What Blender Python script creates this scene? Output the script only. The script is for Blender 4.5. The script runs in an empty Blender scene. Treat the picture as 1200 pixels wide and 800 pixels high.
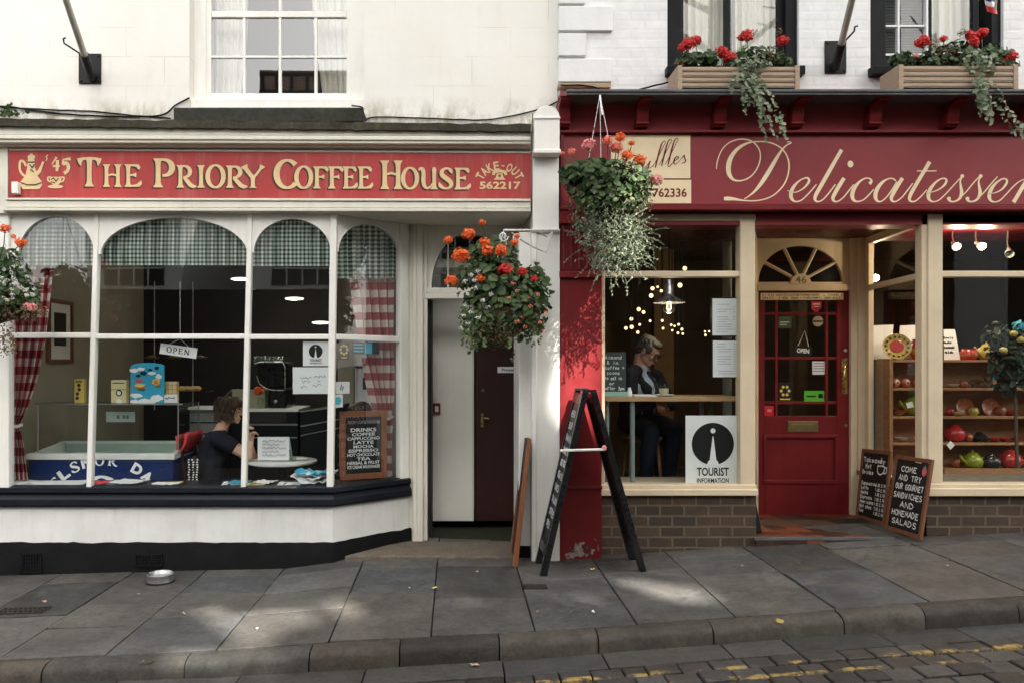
import bpy, bmesh, math, random
from mathutils import Vector, Matrix, noise
R = math.radians
rnd = random.Random(7)
scene = bpy.context.scene
col = scene.collection

# ------------------------------------------------------------------ camera, sky, sun, exposure
CX, CZ, D, F = -0.433, 1.53, 6.1, 915.0
cam_d = bpy.data.cameras.new('camera')
cam = bpy.data.objects.new('camera', cam_d)
col.objects.link(cam)
cam.location = (CX, -D, CZ)
cam.rotation_euler = (R(90), 0, 0)
cam_d.sensor_fit = 'HORIZONTAL'
cam_d.sensor_width = 36.0
cam_d.lens = 36.0 * F / 1200.0
cam_d.shift_x = (600 - 535) / 1200.0
cam_d.shift_y = (425 - 400) / 1200.0
cam_d.clip_start = 0.05
cam_d.clip_end = 400
scene.camera = cam

SUN_EL, SUN_AZ = 47.0, 25.0           # azimuth to the right of the street axis behind the camera
sdir = Vector((math.sin(R(SUN_AZ)) * math.cos(R(SUN_EL)), -math.cos(R(SUN_AZ)) * math.cos(R(SUN_EL)), math.sin(R(SUN_EL))))
world = bpy.data.worlds.new('World')
scene.world = world
world.use_nodes = True
wn, wl = world.node_tree.nodes, world.node_tree.links
wn.clear()
sky = wn.new('ShaderNodeTexSky')
sky.sky_type = 'NISHITA'
sky.sun_disc = False
sky.sun_elevation = R(SUN_EL)
sky.sun_rotation = math.atan2(sdir.x, sdir.y)
sky.air_density = 1.0
sky.dust_density = 3.0
sky.ozone_density = 1.0
hs = wn.new('ShaderNodeHueSaturation'); hs.inputs['Saturation'].default_value = 0.22
warm = wn.new('ShaderNodeMix'); warm.data_type = 'RGBA'; warm.blend_type = 'MULTIPLY'
warm.inputs[0].default_value = 1.0; warm.inputs[7].default_value = (1.0, 0.97, 0.915, 1)
bgn = wn.new('ShaderNodeBackground'); bgn.inputs['Strength'].default_value = 0.15
wo = wn.new('ShaderNodeOutputWorld')
wl.new(sky.outputs[0], hs.inputs['Color']); wl.new(hs.outputs[0], warm.inputs[6])
wl.new(warm.outputs[2], bgn.inputs['Color']); wl.new(bgn.outputs[0], wo.inputs['Surface'])
sun_d = bpy.data.lights.new('sun', 'SUN')
sun_d.energy = 5.0; sun_d.angle = R(0.6); sun_d.color = (1.0, 0.95, 0.86)
sun = bpy.data.objects.new('sun', sun_d); col.objects.link(sun)
sun.rotation_euler = sdir.to_track_quat('Z', 'Y').to_euler()
sun.location = sdir * 40
vs = scene.view_settings
vs.view_transform = 'Standard'; vs.look = 'None'; vs.gamma = 1.0; vs.exposure = 2.08; vs.use_curve_mapping = False
scene.cycles.use_denoising = True
scene.cycles.max_bounces = 8
scene.cycles.transparent_max_bounces = 16
scene.cycles.sample_clamp_indirect = 6.0
scene.cycles.caustics_reflective = False
scene.cycles.caustics_refractive = False

# ------------------------------------------------------------------ helpers
def X(px, Y=0.0): return CX + (px - 535.0) / F * (Y + D)
def Z(py, Y=0.0): return CZ + (425.0 - py) / F * (Y + D)
def P(px, py, Y=0.0): return Vector((X(px, Y), Y, Z(py, Y)))

class MB:
    def __init__(s): s.v = []; s.f = []; s.uv = []; s.mi = []; s.hasuv = False
    def add(s, vs, fs, uvs=None, mi=0):
        b = len(s.v); s.v += [tuple(p) for p in vs]
        for k, f in enumerate(fs):
            s.f.append([i + b for i in f]); s.mi.append(mi)
            if uvs: s.uv.append([uvs[i] for i in f]); s.hasuv = True
            else: s.uv.append([(0, 0)] * len(f))
        return s
    def box(s, x0, x1, y0, y1, z0, z1, mi=0):
        if x0 > x1: x0, x1 = x1, x0
        if y0 > y1: y0, y1 = y1, y0
        if z0 > z1: z0, z1 = z1, z0
        return s.add([(x0,y0,z0),(x1,y0,z0),(x1,y1,z0),(x0,y1,z0),(x0,y0,z1),(x1,y0,z1),(x1,y1,z1),(x0,y1,z1)],
              [(0,3,2,1),(4,5,6,7),(0,1,5,4),(1,2,6,5),(2,3,7,6),(3,0,4,7)], mi=mi)
    def pbox(s, px0, px1, py0, py1, Y0, Y1, mi=0):   # box whose front face spans these photo coordinates at depth Y0
        return s.box(X(px0,Y0), X(px1,Y0), Y0, Y1, Z(py1,Y0), Z(py0,Y0), mi)
    def prism(s, pts, ext, mi=0):                     # closed polygon (3D points) extruded by a vector
        pts = [Vector(p) for p in pts]; e = Vector(ext); n = len(pts)
        nrm = Vector((0,0,0))
        for i in range(n): nrm += pts[i].cross(pts[(i+1) % n])
        if nrm.dot(e) > 0: pts.reverse()
        vs = pts + [p + e for p in pts]
        fs = [tuple(range(n)), tuple(range(2*n-1, n-1, -1))]
        for i in range(n): fs.append((i, i+n, (i+1) % n + n, (i+1) % n))
        return s.add(vs, fs, mi=mi)
    def tube(s, pts, r, n=8, mi=0, caps=True):
        pts = [Vector(p) for p in pts]; m = len(pts)
        rr = r if isinstance(r, (list, tuple)) else [r] * m
        t0 = (pts[1] - pts[0]).normalized()
        a = t0.orthogonal().normalized()
        vs = []
        for i in range(m):
            t = (pts[min(i+1, m-1)] - pts[max(i-1, 0)])
            t = t.normalized() if t.length > 1e-9 else t0
            a = (a - t * a.dot(t)); a = a.normalized() if a.length > 1e-6 else t.orthogonal().normalized()
            b = t.cross(a)
            for k in range(n):
                q = 2 * math.pi * k / n
                vs.append(pts[i] + (a * math.cos(q) + b * math.sin(q)) * rr[i])
        fs = []
        for i in range(m - 1):
            for k in range(n):
                fs.append((i*n+k, i*n+(k+1) % n, (i+1)*n+(k+1) % n, (i+1)*n+k))
        if caps: fs.append(tuple(range(n-1, -1, -1))); fs.append(tuple(range((m-1)*n, m*n)))
        return s.add(vs, fs, mi=mi)
    def ball(s, c, rad, nu=12, nv=8, rot=None, mi=0):
        if not isinstance(rad, (list, tuple)): rad = (rad, rad, rad)
        c = Vector(c); vs = []; fs = []
        def pt(th, ph):
            p = Vector((rad[0]*math.sin(th)*math.cos(ph), rad[1]*math.sin(th)*math.sin(ph), rad[2]*math.cos(th)))
            if rot: p = rot @ p
            return c + p
        vs.append(pt(0, 0))
        for i in range(1, nv):
            for k in range(nu): vs.append(pt(math.pi*i/nv, 2*math.pi*k/nu))
        vs.append(pt(math.pi, 0))
        for k in range(nu):
            fs.append((0, 1+k, 1+(k+1) % nu))
            fs.append((len(vs)-1, 1+(nv-2)*nu+(k+1) % nu, 1+(nv-2)*nu+k))
        for i in range(nv-2):
            for k in range(nu):
                fs.append((1+i*nu+k, 1+(i+1)*nu+k, 1+(i+1)*nu+(k+1) % nu, 1+i*nu+(k+1) % nu))
        return s.add(vs, fs, mi=mi)
    def cap(s, p0, r0, p1, r1, n=10, steps=4):        # tapered capsule
        p0 = Vector(p0); p1 = Vector(p1)
        t = p1 - p0; L = t.length; t = t.normalized() if L > 1e-9 else Vector((0,0,1))
        pts = []; rr = []
        for i in range(steps):
            q = math.pi/2 * (i + .25) / steps
            pts.append(p0 - t * r0 * math.cos(q)); rr.append(r0 * math.sin(q))
        for i in range(3):
            k = i / 2; pts.append(p0.lerp(p1, k)); rr.append(r0 + (r1-r0)*k)
        for i in range(steps):
            q = math.pi/2 * (1 - (i + .75) / steps)
            pts.append(p1 + t * r1 * math.cos(q)); rr.append(r1 * math.sin(q))
        return s.tube(pts, rr, n)
    def lathe(s, c, prof, n=20, axis=None, mi=0):     # prof: (radius, height) pairs
        c = Vector(c); rot = Vector(axis).to_track_quat('Z', 'Y').to_matrix() if axis else None
        vs = []; fs = []; m = len(prof)
        for r, h in prof:
            for k in range(n):
                p = Vector((r*math.cos(2*math.pi*k/n), r*math.sin(2*math.pi*k/n), h))
                if rot: p = rot @ p
                vs.append(c + p)
        for i in range(m-1):
            for k in range(n): fs.append((i*n+k, i*n+(k+1) % n, (i+1)*n+(k+1) % n, (i+1)*n+k))
        return s.add(vs, fs, mi=mi)
    def mapped(s, fn): s.v = [tuple(fn(Vector(p))) for p in s.v]; return s
    def build(s, name, mat, parent=None, smooth=None, bevel=0.0, label=None, seg=2):
        me = bpy.data.meshes.new(name)
        me.from_pydata(s.v, [], s.f)
        mats = mat if isinstance(mat, (list, tuple)) else [mat]
        for m in mats: me.materials.append(m)
        if len(mats) > 1: me.polygons.foreach_set('material_index', s.mi)
        if s.hasuv:
            ul = me.uv_layers.new(name='UVMap')
            flat = [c for f in s.uv for q in f for c in q]
            ul.data.foreach_set('uv', flat)
        me.update()
        if smooth is not None:
            me.polygons.foreach_set('use_smooth', [True] * len(me.polygons))
            me.set_sharp_from_angle(angle=R(smooth))
        o = bpy.data.objects.new(name, me)
        col.objects.link(o)
        if parent is not None: attach(o, parent)
        if bevel:
            b = o.modifiers.new('bevel', 'BEVEL'); b.width = bevel; b.segments = seg; b.limit_method = 'ANGLE'; b.angle_limit = R(40)
            b.use_clamp_overlap = True
        if label: o['label'] = label
        return o

def wmat(o):
    m = Matrix.Translation(o.location)
    return (wmat(o.parent) @ o.matrix_parent_inverse @ m) if o.parent else m
def attach(o, parent):
    o.parent = parent; o.matrix_parent_inverse = wmat(parent).inverted()
def tag(o, label, cat, group=None, kind=None):
    o['label'] = label; o['category'] = cat
    if group: o['group'] = group
    if kind: o['kind'] = kind
    return o
def thing(name, label, cat, loc=(0,0,0), group=None):
    o = bpy.data.objects.new(name, None); col.objects.link(o); o.location = loc
    o.empty_display_size = 0.1
    return tag(o, label, cat, group)
def structure(o): o['kind'] = 'structure'; return o
def copy_tree(o, parent=None):
    c = o.copy(); col.objects.link(c)
    if parent is not None: c.parent = parent
    for ch in list(o.children): copy_tree(ch, c)
    return c

# ------------------------------------------------------------------ materials
def nt(name):
    m = bpy.data.materials.new(name); m.use_nodes = True
    n, l = m.node_tree.nodes, m.node_tree.links
    return m, n, l, n['Principled BSDF']
def ramp(n, stops):
    r = n.new('ShaderNodeValToRGB'); e = r.color_ramp.elements
    while len(e) < len(stops): e.new(0.5)
    for i, (p, c) in enumerate(stops):
        e[i].position = p; e[i].color = (c[0], c[1], c[2], 1) if isinstance(c, (tuple, list)) else (c, c, c, 1)
    return r
def mixc(n, l, fac, a, b, blend='MIX'):
    m = n.new('ShaderNodeMix'); m.data_type = 'RGBA'; m.blend_type = blend
    for sock, v in ((m.inputs[0], fac), (m.inputs[6], a), (m.inputs[7], b)):
        if hasattr(v, 'is_output') or isinstance(v, bpy.types.NodeSocket): l.new(v, sock)
        elif isinstance(v, (tuple, list)): sock.default_value = (v[0], v[1], v[2], 1)
        else: sock.default_value = v
    return m.outputs[2]
def noise_n(n, l, co, scale, detail=4, rough=0.6, stretch=None, dist=0.0):
    t = n.new('ShaderNodeTexNoise'); t.inputs['Scale'].default_value = scale
    t.inputs['Detail'].default_value = detail; t.inputs['Roughness'].default_value = rough; t.inputs['Distortion'].default_value = dist
    if stretch:
        mp = n.new('ShaderNodeMapping'); mp.inputs['Scale'].default_value = stretch; l.new(co, mp.inputs[0]); co = mp.outputs[0]
    l.new(co, t.inputs['Vector'])
    return t.outputs['Fac']
def coords(n, kind='Object'):
    return n.new('ShaderNodeTexCoord').outputs[kind]
def bump(n, l, h, bsdf, strength=0.3, dist=0.01):
    b = n.new('ShaderNodeBump'); b.inputs['Strength'].default_value = strength; b.inputs['Distance'].default_value = dist
    l.new(h, b.inputs['Height']); l.new(b.outputs[0], bsdf.inputs['Normal']); return b
def paint(name, c, rough=0.45, var=0.18, scale=3.0, streak=0.0, chips=0.0, chipc=(.35,.3,.25), bumpk=0.15, island=0.0, metal=0.0, spec=0.28, grime=(.12,.1,.07)):
    m, n, l, b = nt(name)
    co = coords(n)
    dark = tuple(x * (1 - var) for x in c); lite = tuple(min(1, x * (1 + var * .5)) for x in c)
    r = ramp(n, [(0.3, dark), (0.7, lite)])
    l.new(noise_n(n, l, co, scale, 6, .65), r.inputs[0]); out = r.outputs[0]
    if streak:
        s = ramp(n, [(0.50, 0.0), (0.75, 1.0)]); l.new(noise_n(n, l, co, 1.0, 5, .7, (9, 9, 0.9)), s.inputs[0])
        mm = n.new('ShaderNodeMath'); mm.operation = 'MULTIPLY'; mm.inputs[1].default_value = streak; l.new(s.outputs[0], mm.inputs[0])
        out = mixc(n, l, mm.outputs[0], out, grime)
    if chips:
        s = ramp(n, [(1 - chips - .02, 0.0), (1 - chips, 1.0)]); l.new(noise_n(n, l, co, 14.0, 5, .7), s.inputs[0])
        out = mixc(n, l, s.outputs[0], out, chipc)
    if island:
        g = n.new('ShaderNodeNewGeometry'); r2 = ramp(n, [(0, 1 - island), (1, 1 + island * .6)]); l.new(g.outputs['Random Per Island'], r2.inputs[0])
        out = mixc(n, l, 1.0, out, r2.outputs[0], 'MULTIPLY')
    l.new(out, b.inputs['Base Color'])
    rr = ramp(n, [(0.3, max(0, rough - .1)), (0.7, min(1, rough + .12))]); l.new(noise_n(n, l, co, scale * 4, 3), rr.inputs[0]); l.new(rr.outputs[0], b.inputs['Roughness'])
    b.inputs['Metallic'].default_value = metal; b.inputs['Specular IOR Level'].default_value = spec
    if bumpk: bump(n, l, noise_n(n, l, co, 28, 4), b, bumpk, 0.004)
    return m
def plain(name, c, rough=0.5, metal=0.0, var=0.1):
    return paint(name, c, rough, var, 8.0, bumpk=0.0, metal=metal)
def emit(name, c, k):
    m, n, l, b = nt(name); b.inputs['Base Color'].default_value = (.8,.8,.8,1)
    b.inputs['Emission Color'].default_value = (*c, 1); b.inputs['Emission Strength'].default_value = k; return m
def glass(name, refl=1.75, tint=(.93,.96,.95), rough=0.0):
    m = bpy.data.materials.new(name); m.use_nodes = True
    n, l = m.node_tree.nodes, m.node_tree.links; n.clear()
    t = n.new('ShaderNodeBsdfTransparent'); t.inputs[0].default_value = (*tint, 1)
    g = n.new('ShaderNodeBsdfGlossy'); g.inputs['Roughness'].default_value = rough
    fr = n.new('ShaderNodeFresnel'); ge = n.new('ShaderNodeNewGeometry'); mr = n.new('ShaderNodeMapRange'); mr.inputs[3].default_value = refl; mr.inputs[4].default_value = 1.0/refl
    l.new(ge.outputs['Backfacing'], mr.inputs[0]); l.new(mr.outputs[0], fr.inputs[0])
    mx = n.new('ShaderNodeMixShader'); o = n.new('ShaderNodeOutputMaterial')
    l.new(fr.outputs[0], mx.inputs[0]); l.new(t.outputs[0], mx.inputs[1]); l.new(g.outputs[0], mx.inputs[2]); l.new(mx.outputs[0], o.inputs[0])
    co = coords(n); bb = n.new('ShaderNodeBump'); bb.inputs['Strength'].default_value = 0.035; bb.inputs['Distance'].default_value = 0.01
    l.new(noise_n(n, l, co, 2.2, 1), bb.inputs['Height']); l.new(bb.outputs[0], g.inputs['Normal'])
    return m
def bricks(name, c1, c2, mortar, bw=0.225, bh=0.075, msize=0.010, rough=0.85, bk=0.5, stains=0.3):
    m, n, l, b = nt(name); co = coords(n)
    sp = n.new('ShaderNodeSeparateXYZ'); l.new(co, sp.inputs[0])
    ad = n.new('ShaderNodeMath'); ad.operation = 'ADD'; l.new(sp.outputs[0], ad.inputs[0]); l.new(sp.outputs[1], ad.inputs[1])
    cb = n.new('ShaderNodeCombineXYZ'); l.new(ad.outputs[0], cb.inputs[0]); l.new(sp.outputs[2], cb.inputs[1])
    # a little waviness in the courses
    t = n.new('ShaderNodeTexBrick'); t.inputs['Scale'].default_value = 1.0
    t.inputs['Brick Width'].default_value = bw; t.inputs['Row Height'].default_value = bh; t.inputs['Mortar Size'].default_value = msize
    t.inputs['Mortar Smooth'].default_value = 0.3; t.inputs['Bias'].default_value = 0.0
    t.inputs['Color1'].default_value = (*c1, 1); t.inputs['Color2'].default_value = (*c2, 1); t.inputs['Mortar'].default_value = (*mortar, 1)
    nz = n.new('ShaderNodeTexNoise'); nz.inputs['Scale'].default_value = 5.0; l.new(co, nz.inputs['Vector'])
    vm = n.new('ShaderNodeVectorMath'); vm.operation = 'MULTIPLY_ADD'; vm.inputs[1].default_value = (.010, .010, 0)
    l.new(nz.outputs['Color'], vm.inputs[0]); l.new(cb.outputs[0], vm.inputs[2]); l.new(vm.outputs[0], t.inputs['Vector'])
    r = ramp(n, [(0.3, 1 - stains), (0.75, 1.1)]); l.new(noise_n(n, l, co, 7, 6, .7), r.inputs[0])
    l.new(mixc(n, l, 1.0, t.outputs['Color'], r.outputs[0], 'MULTIPLY'), b.inputs['Base Color'])
    b.inputs['Roughness'].default_value = rough
    inv = n.new('ShaderNodeMath'); inv.operation = 'MULTIPLY_ADD'; inv.inputs[1].default_value = -1.0
    l.new(t.outputs['Fac'], inv.inputs[0])
    k = n.new('ShaderNodeMath'); k.operation = 'MULTIPLY'; k.inputs[1].default_value = 0.5; l.new(noise_n(n, l, co, 45, 4), k.inputs[0]); l.new(k.outputs[0], inv.inputs[2])
    bump(n, l, inv.outputs[0], b, bk, 0.006)
    return m
def gingham(name, dark, mid, lite, nu, nv):
    m, n, l, b = nt(name); uv = coords(n, 'UV')
    sp = n.new('ShaderNodeSeparateXYZ'); l.new(uv, sp.inputs[0]); st = []
    for k, f in ((0, nu), (1, nv)):
        a = n.new('ShaderNodeMath'); a.operation = 'MULTIPLY'; a.inputs[1].default_value = f; l.new(sp.outputs[k], a.inputs[0])
        fr = n.new('ShaderNodeMath'); fr.operation = 'FRACT'; l.new(a.outputs[0], fr.inputs[0])
        g = n.new('ShaderNodeMath'); g.operation = 'GREATER_THAN'; g.inputs[1].default_value = 0.5; l.new(fr.outputs[0], g.inputs[0]); st.append(g.outputs[0])
    a = n.new('ShaderNodeMath'); a.operation = 'ADD'; l.new(st[0], a.inputs[0]); l.new(st[1], a.inputs[1])
    h = n.new('ShaderNodeMath'); h.operation = 'MULTIPLY'; h.inputs[1].default_value = 0.5; l.new(a.outputs[0], h.inputs[0])
    r = ramp(n, [(0.0, lite), (0.5, mid), (1.0, dark)]); l.new(h.outputs[0], r.inputs[0])
    l.new(r.outputs[0], b.inputs['Base Color']); b.inputs['Roughness'].default_value = 0.9
    tr = n.new('ShaderNodeBsdfTranslucent'); l.new(r.outputs[0], tr.inputs[0])
    mx = n.new('ShaderNodeMixShader'); mx.inputs[0].default_value = 0.35
    l.new(b.outputs[0], mx.inputs[1]); l.new(tr.outputs[0], mx.inputs[2]); l.new(mx.outputs[0], n['Material Output'].inputs[0])
    return m
def leafm(name, c1, c2, c3, trans=0.25):
    m, n, l, b = nt(name); g = n.new('ShaderNodeNewGeometry')
    r = ramp(n, [(0.0, c1), (0.55, c2), (1.0, c3)]); l.new(g.outputs['Random Per Island'], r.inputs[0])
    l.new(r.outputs[0], b.inputs['Base Color']); b.inputs['Roughness'].default_value = 0.55
    tr = n.new('ShaderNodeBsdfTranslucent'); l.new(r.outputs[0], tr.inputs[0])
    mx = n.new('ShaderNodeMixShader'); mx.inputs[0].default_value = trans
    l.new(b.outputs[0], mx.inputs[1]); l.new(tr.outputs[0], mx.inputs[2]); l.new(mx.outputs[0], n['Material Output'].inputs[0])
    return m
def wood(name, c1, c2, scale=6, rough=0.5, axis=(1, 12, 12)):
    m, n, l, b = nt(name); co = coords(n)
    r = ramp(n, [(0.25, c1), (0.75, c2)]); l.new(noise_n(n, l, co, scale, 6, .6, axis, .6), r.inputs[0])
    l.new(r.outputs[0], b.inputs['Base Color']); b.inputs['Roughness'].default_value = rough
    bump(n, l, noise_n(n, l, co, scale * 2, 4, .6, axis), b, .15, .003)
    return m
def stone(name, c, var=.3, island=.25, rough=.75, moss=0.0, mossc=(.07,.08,.03), bk=.5, extra=None, blotch=0.0, spec=.25):
    m, n, l, b = nt(name); co = coords(n)
    r = ramp(n, [(0.28, tuple(x*(1-var) for x in c)), (0.72, tuple(x*(1+var*.8) for x in c))]); l.new(noise_n(n, l, co, 5, 8, .7), r.inputs[0])
    g = n.new('ShaderNodeNewGeometry')
    r2 = ramp(n, [(0, (1-island, 1-island*.97, 1-island)), (.3, (1.08, .98, .88)), (.55, (.86, .91, .96)), (.8, (1.12, 1.05, .95)), (1, (1+island*.8, 1+island*.77, 1+island*.72))]); l.new(g.outputs['Random Per Island'], r2.inputs[0])
    out = mixc(n, l, 1.0, r.outputs[0], r2.outputs[0], 'MULTIPLY')
    if blotch:
        r4 = ramp(n, [(.35, 1 - blotch), (.65, 1 + blotch * .5)]); l.new(noise_n(n, l, co, 1.1, 5, .65), r4.inputs[0])
        out = mixc(n, l, 1.0, out, r4.outputs[0], 'MULTIPLY')
    if moss:
        r3 = ramp(n, [(.55, 0.0), (.72, moss)]); l.new(noise_n(n, l, co, 4, 7, .75), r3.inputs[0]); out = mixc(n, l, r3.outputs[0], out, mossc)
    if extra: out = extra(n, l, out, co)
    sp_ = ramp(n, [(.32, .60), (.5, 1.0), (.68, 1.32)]); l.new(noise_n(n, l, co, 38, 6, .85), sp_.inputs[0]); out = mixc(n, l, 1.0, out, sp_.outputs[0], 'MULTIPLY')
    l.new(out, b.inputs['Base Color'])
    rr = ramp(n, [(.3, rough - .15), (.7, min(1, rough + .1))]); l.new(noise_n(n, l, co, 9, 4), rr.inputs[0]); l.new(rr.outputs[0], b.inputs['Roughness'])
    b.inputs['Specular IOR Level'].default_value = spec
    bump(n, l, noise_n(n, l, co, 22, 8, .75), b, bk, .008)
    return m

def wall_render():
    m, n, l, b = nt('white_render'); co = coords(n)
    r = ramp(n, [(.3, (.745,.72,.665)), (.7, (.82,.80,.745))]); l.new(noise_n(n, l, co, 1.4, 6, .6), r.inputs[0]); out = r.outputs[0]
    s = ramp(n, [(.55, 0.0), (.85, .28)]); l.new(noise_n(n, l, co, 1.0, 6, .7, (6, 6, .7)), s.inputs[0]); out = mixc(n, l, s.outputs[0], out, (.45,.40,.31))
    # faint ashlar lines showing through the paint
    sp = n.new('ShaderNodeSeparateXYZ'); l.new(co, sp.inputs[0]); cb = n.new('ShaderNodeCombineXYZ'); l.new(sp.outputs[0], cb.inputs[0]); l.new(sp.outputs[2], cb.inputs[1])
    t = n.new('ShaderNodeTexBrick'); t.inputs['Scale'].default_value = 1.0; t.inputs['Brick Width'].default_value = .62; t.inputs['Row Height'].default_value = .235
    t.inputs['Mortar Size'].default_value = .005; t.inputs['Mortar Smooth'].default_value = 0.6; l.new(cb.outputs[0], t.inputs['Vector'])
    k = n.new('ShaderNodeMath'); k.operation = 'MULTIPLY'; r5 = ramp(n, [(.47, 0.0), (.62, .5)]); l.new(noise_n(n, l, co, 1.9, 4), r5.inputs[0])
    l.new(t.outputs['Fac'], k.inputs[0]); l.new(r5.outputs[0], k.inputs[1]); out = mixc(n, l, k.outputs[0], out, (.50,.45,.37))
    # dark growth just above the ledge
    mr = n.new('ShaderNodeMapRange'); mr.inputs[1].default_value = Z(112, .2); mr.inputs[2].default_value = Z(142, .2); mr.inputs[3].default_value = 0.0; mr.inputs[4].default_value = 1.0
    l.new(sp.outputs[2], mr.inputs[0])
    sm = ramp(n, [(.42, 0.0), (.62, 1.0)]); l.new(noise_n(n, l, co, 7, 7, .75, (1, 1, .5)), sm.inputs[0])
    k2 = n.new('ShaderNodeMath'); k2.operation = 'MULTIPLY'; l.new(mr.outputs[0], k2.inputs[0]); l.new(sm.outputs[0], k2.inputs[1])
    out = mixc(n, l, k2.outputs[0], out, (.28,.26,.16))
    l.new(out, b.inputs['Base Color']); b.inputs['Roughness'].default_value = .8
    ad = n.new('ShaderNodeMath'); ad.operation = 'MULTIPLY_ADD'; ad.inputs[1].default_value = -.5; l.new(k.outputs[0], ad.inputs[0]); l.new(noise_n(n, l, co, 9, 7, .6), ad.inputs[2])
    bump(n, l, ad.outputs[0], b, .25, .008)
    return m

M = {}
M['render'] = wall_render()
M['cream'] = paint('cream_joinery_paint', (.70,.675,.585), .4, .10, 2.0, streak=.30, chips=.0, bumpk=.12, grime=(.38,.33,.24))
M['creamw'] = paint('white_joinery_paint', (.80,.79,.74), .4, .08, 2.0, streak=.22, bumpk=.1, grime=(.4,.36,.28))
M['panelw'] = paint('stallriser_white_paint', (.72,.73,.70), .5, .12, 2.5, streak=.26, chips=.0, bumpk=.35, grime=(.36,.33,.27))
M['blackplinth'] = paint('black_bitumen_plinth', (.006,.006,.0065), .7, .4, 6, streak=.0, chips=.22, chipc=(.022,.020,.018), bumpk=1.0, spec=.1)
M['navy'] = paint('worn_navy_black_gloss', (.005,.007,.012), .4, .3, 5, chips=.08, chipc=(.035,.042,.06), bumpk=.3, spec=.22)
M['fascia'] = paint('sign_red_faded', (.43,.048,.046), .5, .34, 1.1, streak=.55, chips=.0, bumpk=.08, grime=(.47,.17,.15))
M['gold'] = paint('letter_gold', (.72,.53,.29), .5, .12, 12, bumpk=0)
M['dkout'] = plain('letter_shadow_brown', (.07,.04,.025), .6)
M['delired'] = paint('deli_red_gloss', (.165,.015,.017), .42, .18, 2.5, streak=.35, chips=.012, chipc=(.25,.12,.10), bumpk=.12, grime=(.070,.008,.012), spec=.22)
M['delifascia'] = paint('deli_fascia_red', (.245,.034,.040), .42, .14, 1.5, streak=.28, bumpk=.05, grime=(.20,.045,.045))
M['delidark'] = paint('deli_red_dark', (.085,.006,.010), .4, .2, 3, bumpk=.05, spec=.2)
M['delicream'] = paint('deli_cream_paint', (.64,.53,.375), .42, .12, 2.5, streak=.18, chips=.0, bumpk=.1, grime=(.40,.27,.14))
M['lettercream'] = paint('letter_cream', (.80,.66,.43), .5, .06, 10, bumpk=0)
M['wbrick'] = bricks('white_painted_brick', (.76,.77,.76), (.74,.75,.75), (.735,.74,.74), .225, .075, .012, .7, .20, .10)
M['quoin'] = paint('white_quoin_paint', (.76,.77,.76), .6, .08, 2, streak=.25, bumpk=.4, grime=(.36,.34,.30))
M['brick'] = bricks('brown_brick', (.074,.043,.024), (.040,.025,.015), (.125,.095,.062), .19, .083, .009, .7, .7, .35)
M['sandstone'] = paint('sandstone', (.38,.30,.2), .85, .25, 12, bumpk=.5)
M['lead'] = paint('grey_lead', (.10,.105,.11), .5, .3, 4, streak=.3, bumpk=.4, grime=(.22,.22,.2))
M['black'] = paint('black_paint', (.010,.011,.013), .5, .3, 5, streak=.15, bumpk=.2, grime=(.03,.03,.03), spec=.12)
M['blackgloss'] = paint('black_gloss_worn', (.010,.010,.011), .3, .3, 7, chips=.06, chipc=(.13,.12,.11), bumpk=.2)
M['moss'] = stone('mossy_ledge', (.055,.052,.04), .5, .0, .95, 1.0, (.13,.14,.035), .9)
M['sillstone'] = stone('dark_green_sill_stone', (.035,.038,.034), .4, .0, .9, .5, (.08,.09,.04), .7)
M['glass'] = glass('window_glass', 1.85)
M['glassup'] = glass('upstairs_glass', 2.3)
M['glass2'] = glass('deli_window_glass', 1.55)
M['clear'] = glass('clear_glass', 1.45, (.9,.96,.94))
def gum(n, l, out, co):
    v = n.new('ShaderNodeTexVoronoi'); v.inputs['Scale'].default_value = 5.5; l.new(co, v.inputs['Vector'])
    s = ramp(n, [(.035, 1.0), (.055, 0.0)]); l.new(v.outputs['Distance'], s.inputs[0])
    sp = n.new('ShaderNodeSeparateColor'); l.new(v.outputs['Color'], sp.inputs[0]); g = n.new('ShaderNodeMath'); g.operation = 'GREATER_THAN'; g.inputs[1].default_value = .62; l.new(sp.outputs[0], g.inputs[0])
    k = n.new('ShaderNodeMath'); k.operation = 'MULTIPLY'; l.new(s.outputs[0], k.inputs[0]); l.new(g.outputs[0], k.inputs[1])
    r = ramp(n, [(.4, (.03,.03,.03)), (.6, (.13,.125,.115))]); l.new(sp.outputs[1], r.inputs[0])
    k2 = n.new('ShaderNodeMath'); k2.operation = 'MULTIPLY'; k2.inputs[1].default_value = .6; l.new(k.outputs[0], k2.inputs[0])
    out = mixc(n, l, k2.outputs[0], out, r.outputs[0])
    w = ramp(n, [(.52, 0.0), (.66, .5)]); l.new(noise_n(n, l, co, 2.6, 8, .72, dist=.8), w.inputs[0])
    out = mixc(n, l, w.outputs[0], out, (.115,.100,.082))
    d = ramp(n, [(.55, 0.0), (.68, .55)]); l.new(noise_n(n, l, co, 3.7, 8, .75, dist=1.2), d.inputs[0])
    return mixc(n, l, d.outputs[0], out, (.034,.032,.030))
M['flag'] = stone('flagstone', (.084,.084,.084), .30, .50, .62, .30, (.060,.055,.036), .6, gum, blotch=.30)
M['kerb'] = stone('kerb_stone', (.058,.053,.046), .45, .42, .7, .45, (.045,.044,.028), .7, blotch=.2)
M['grout'] = stone('dark_joint', (.022,.021,.017), .4, 0, .95)
M['stepstone'] = stone('door_step_stone', (.135,.118,.097), .25, .1, .85, .3, (.15,.13,.10))
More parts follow.
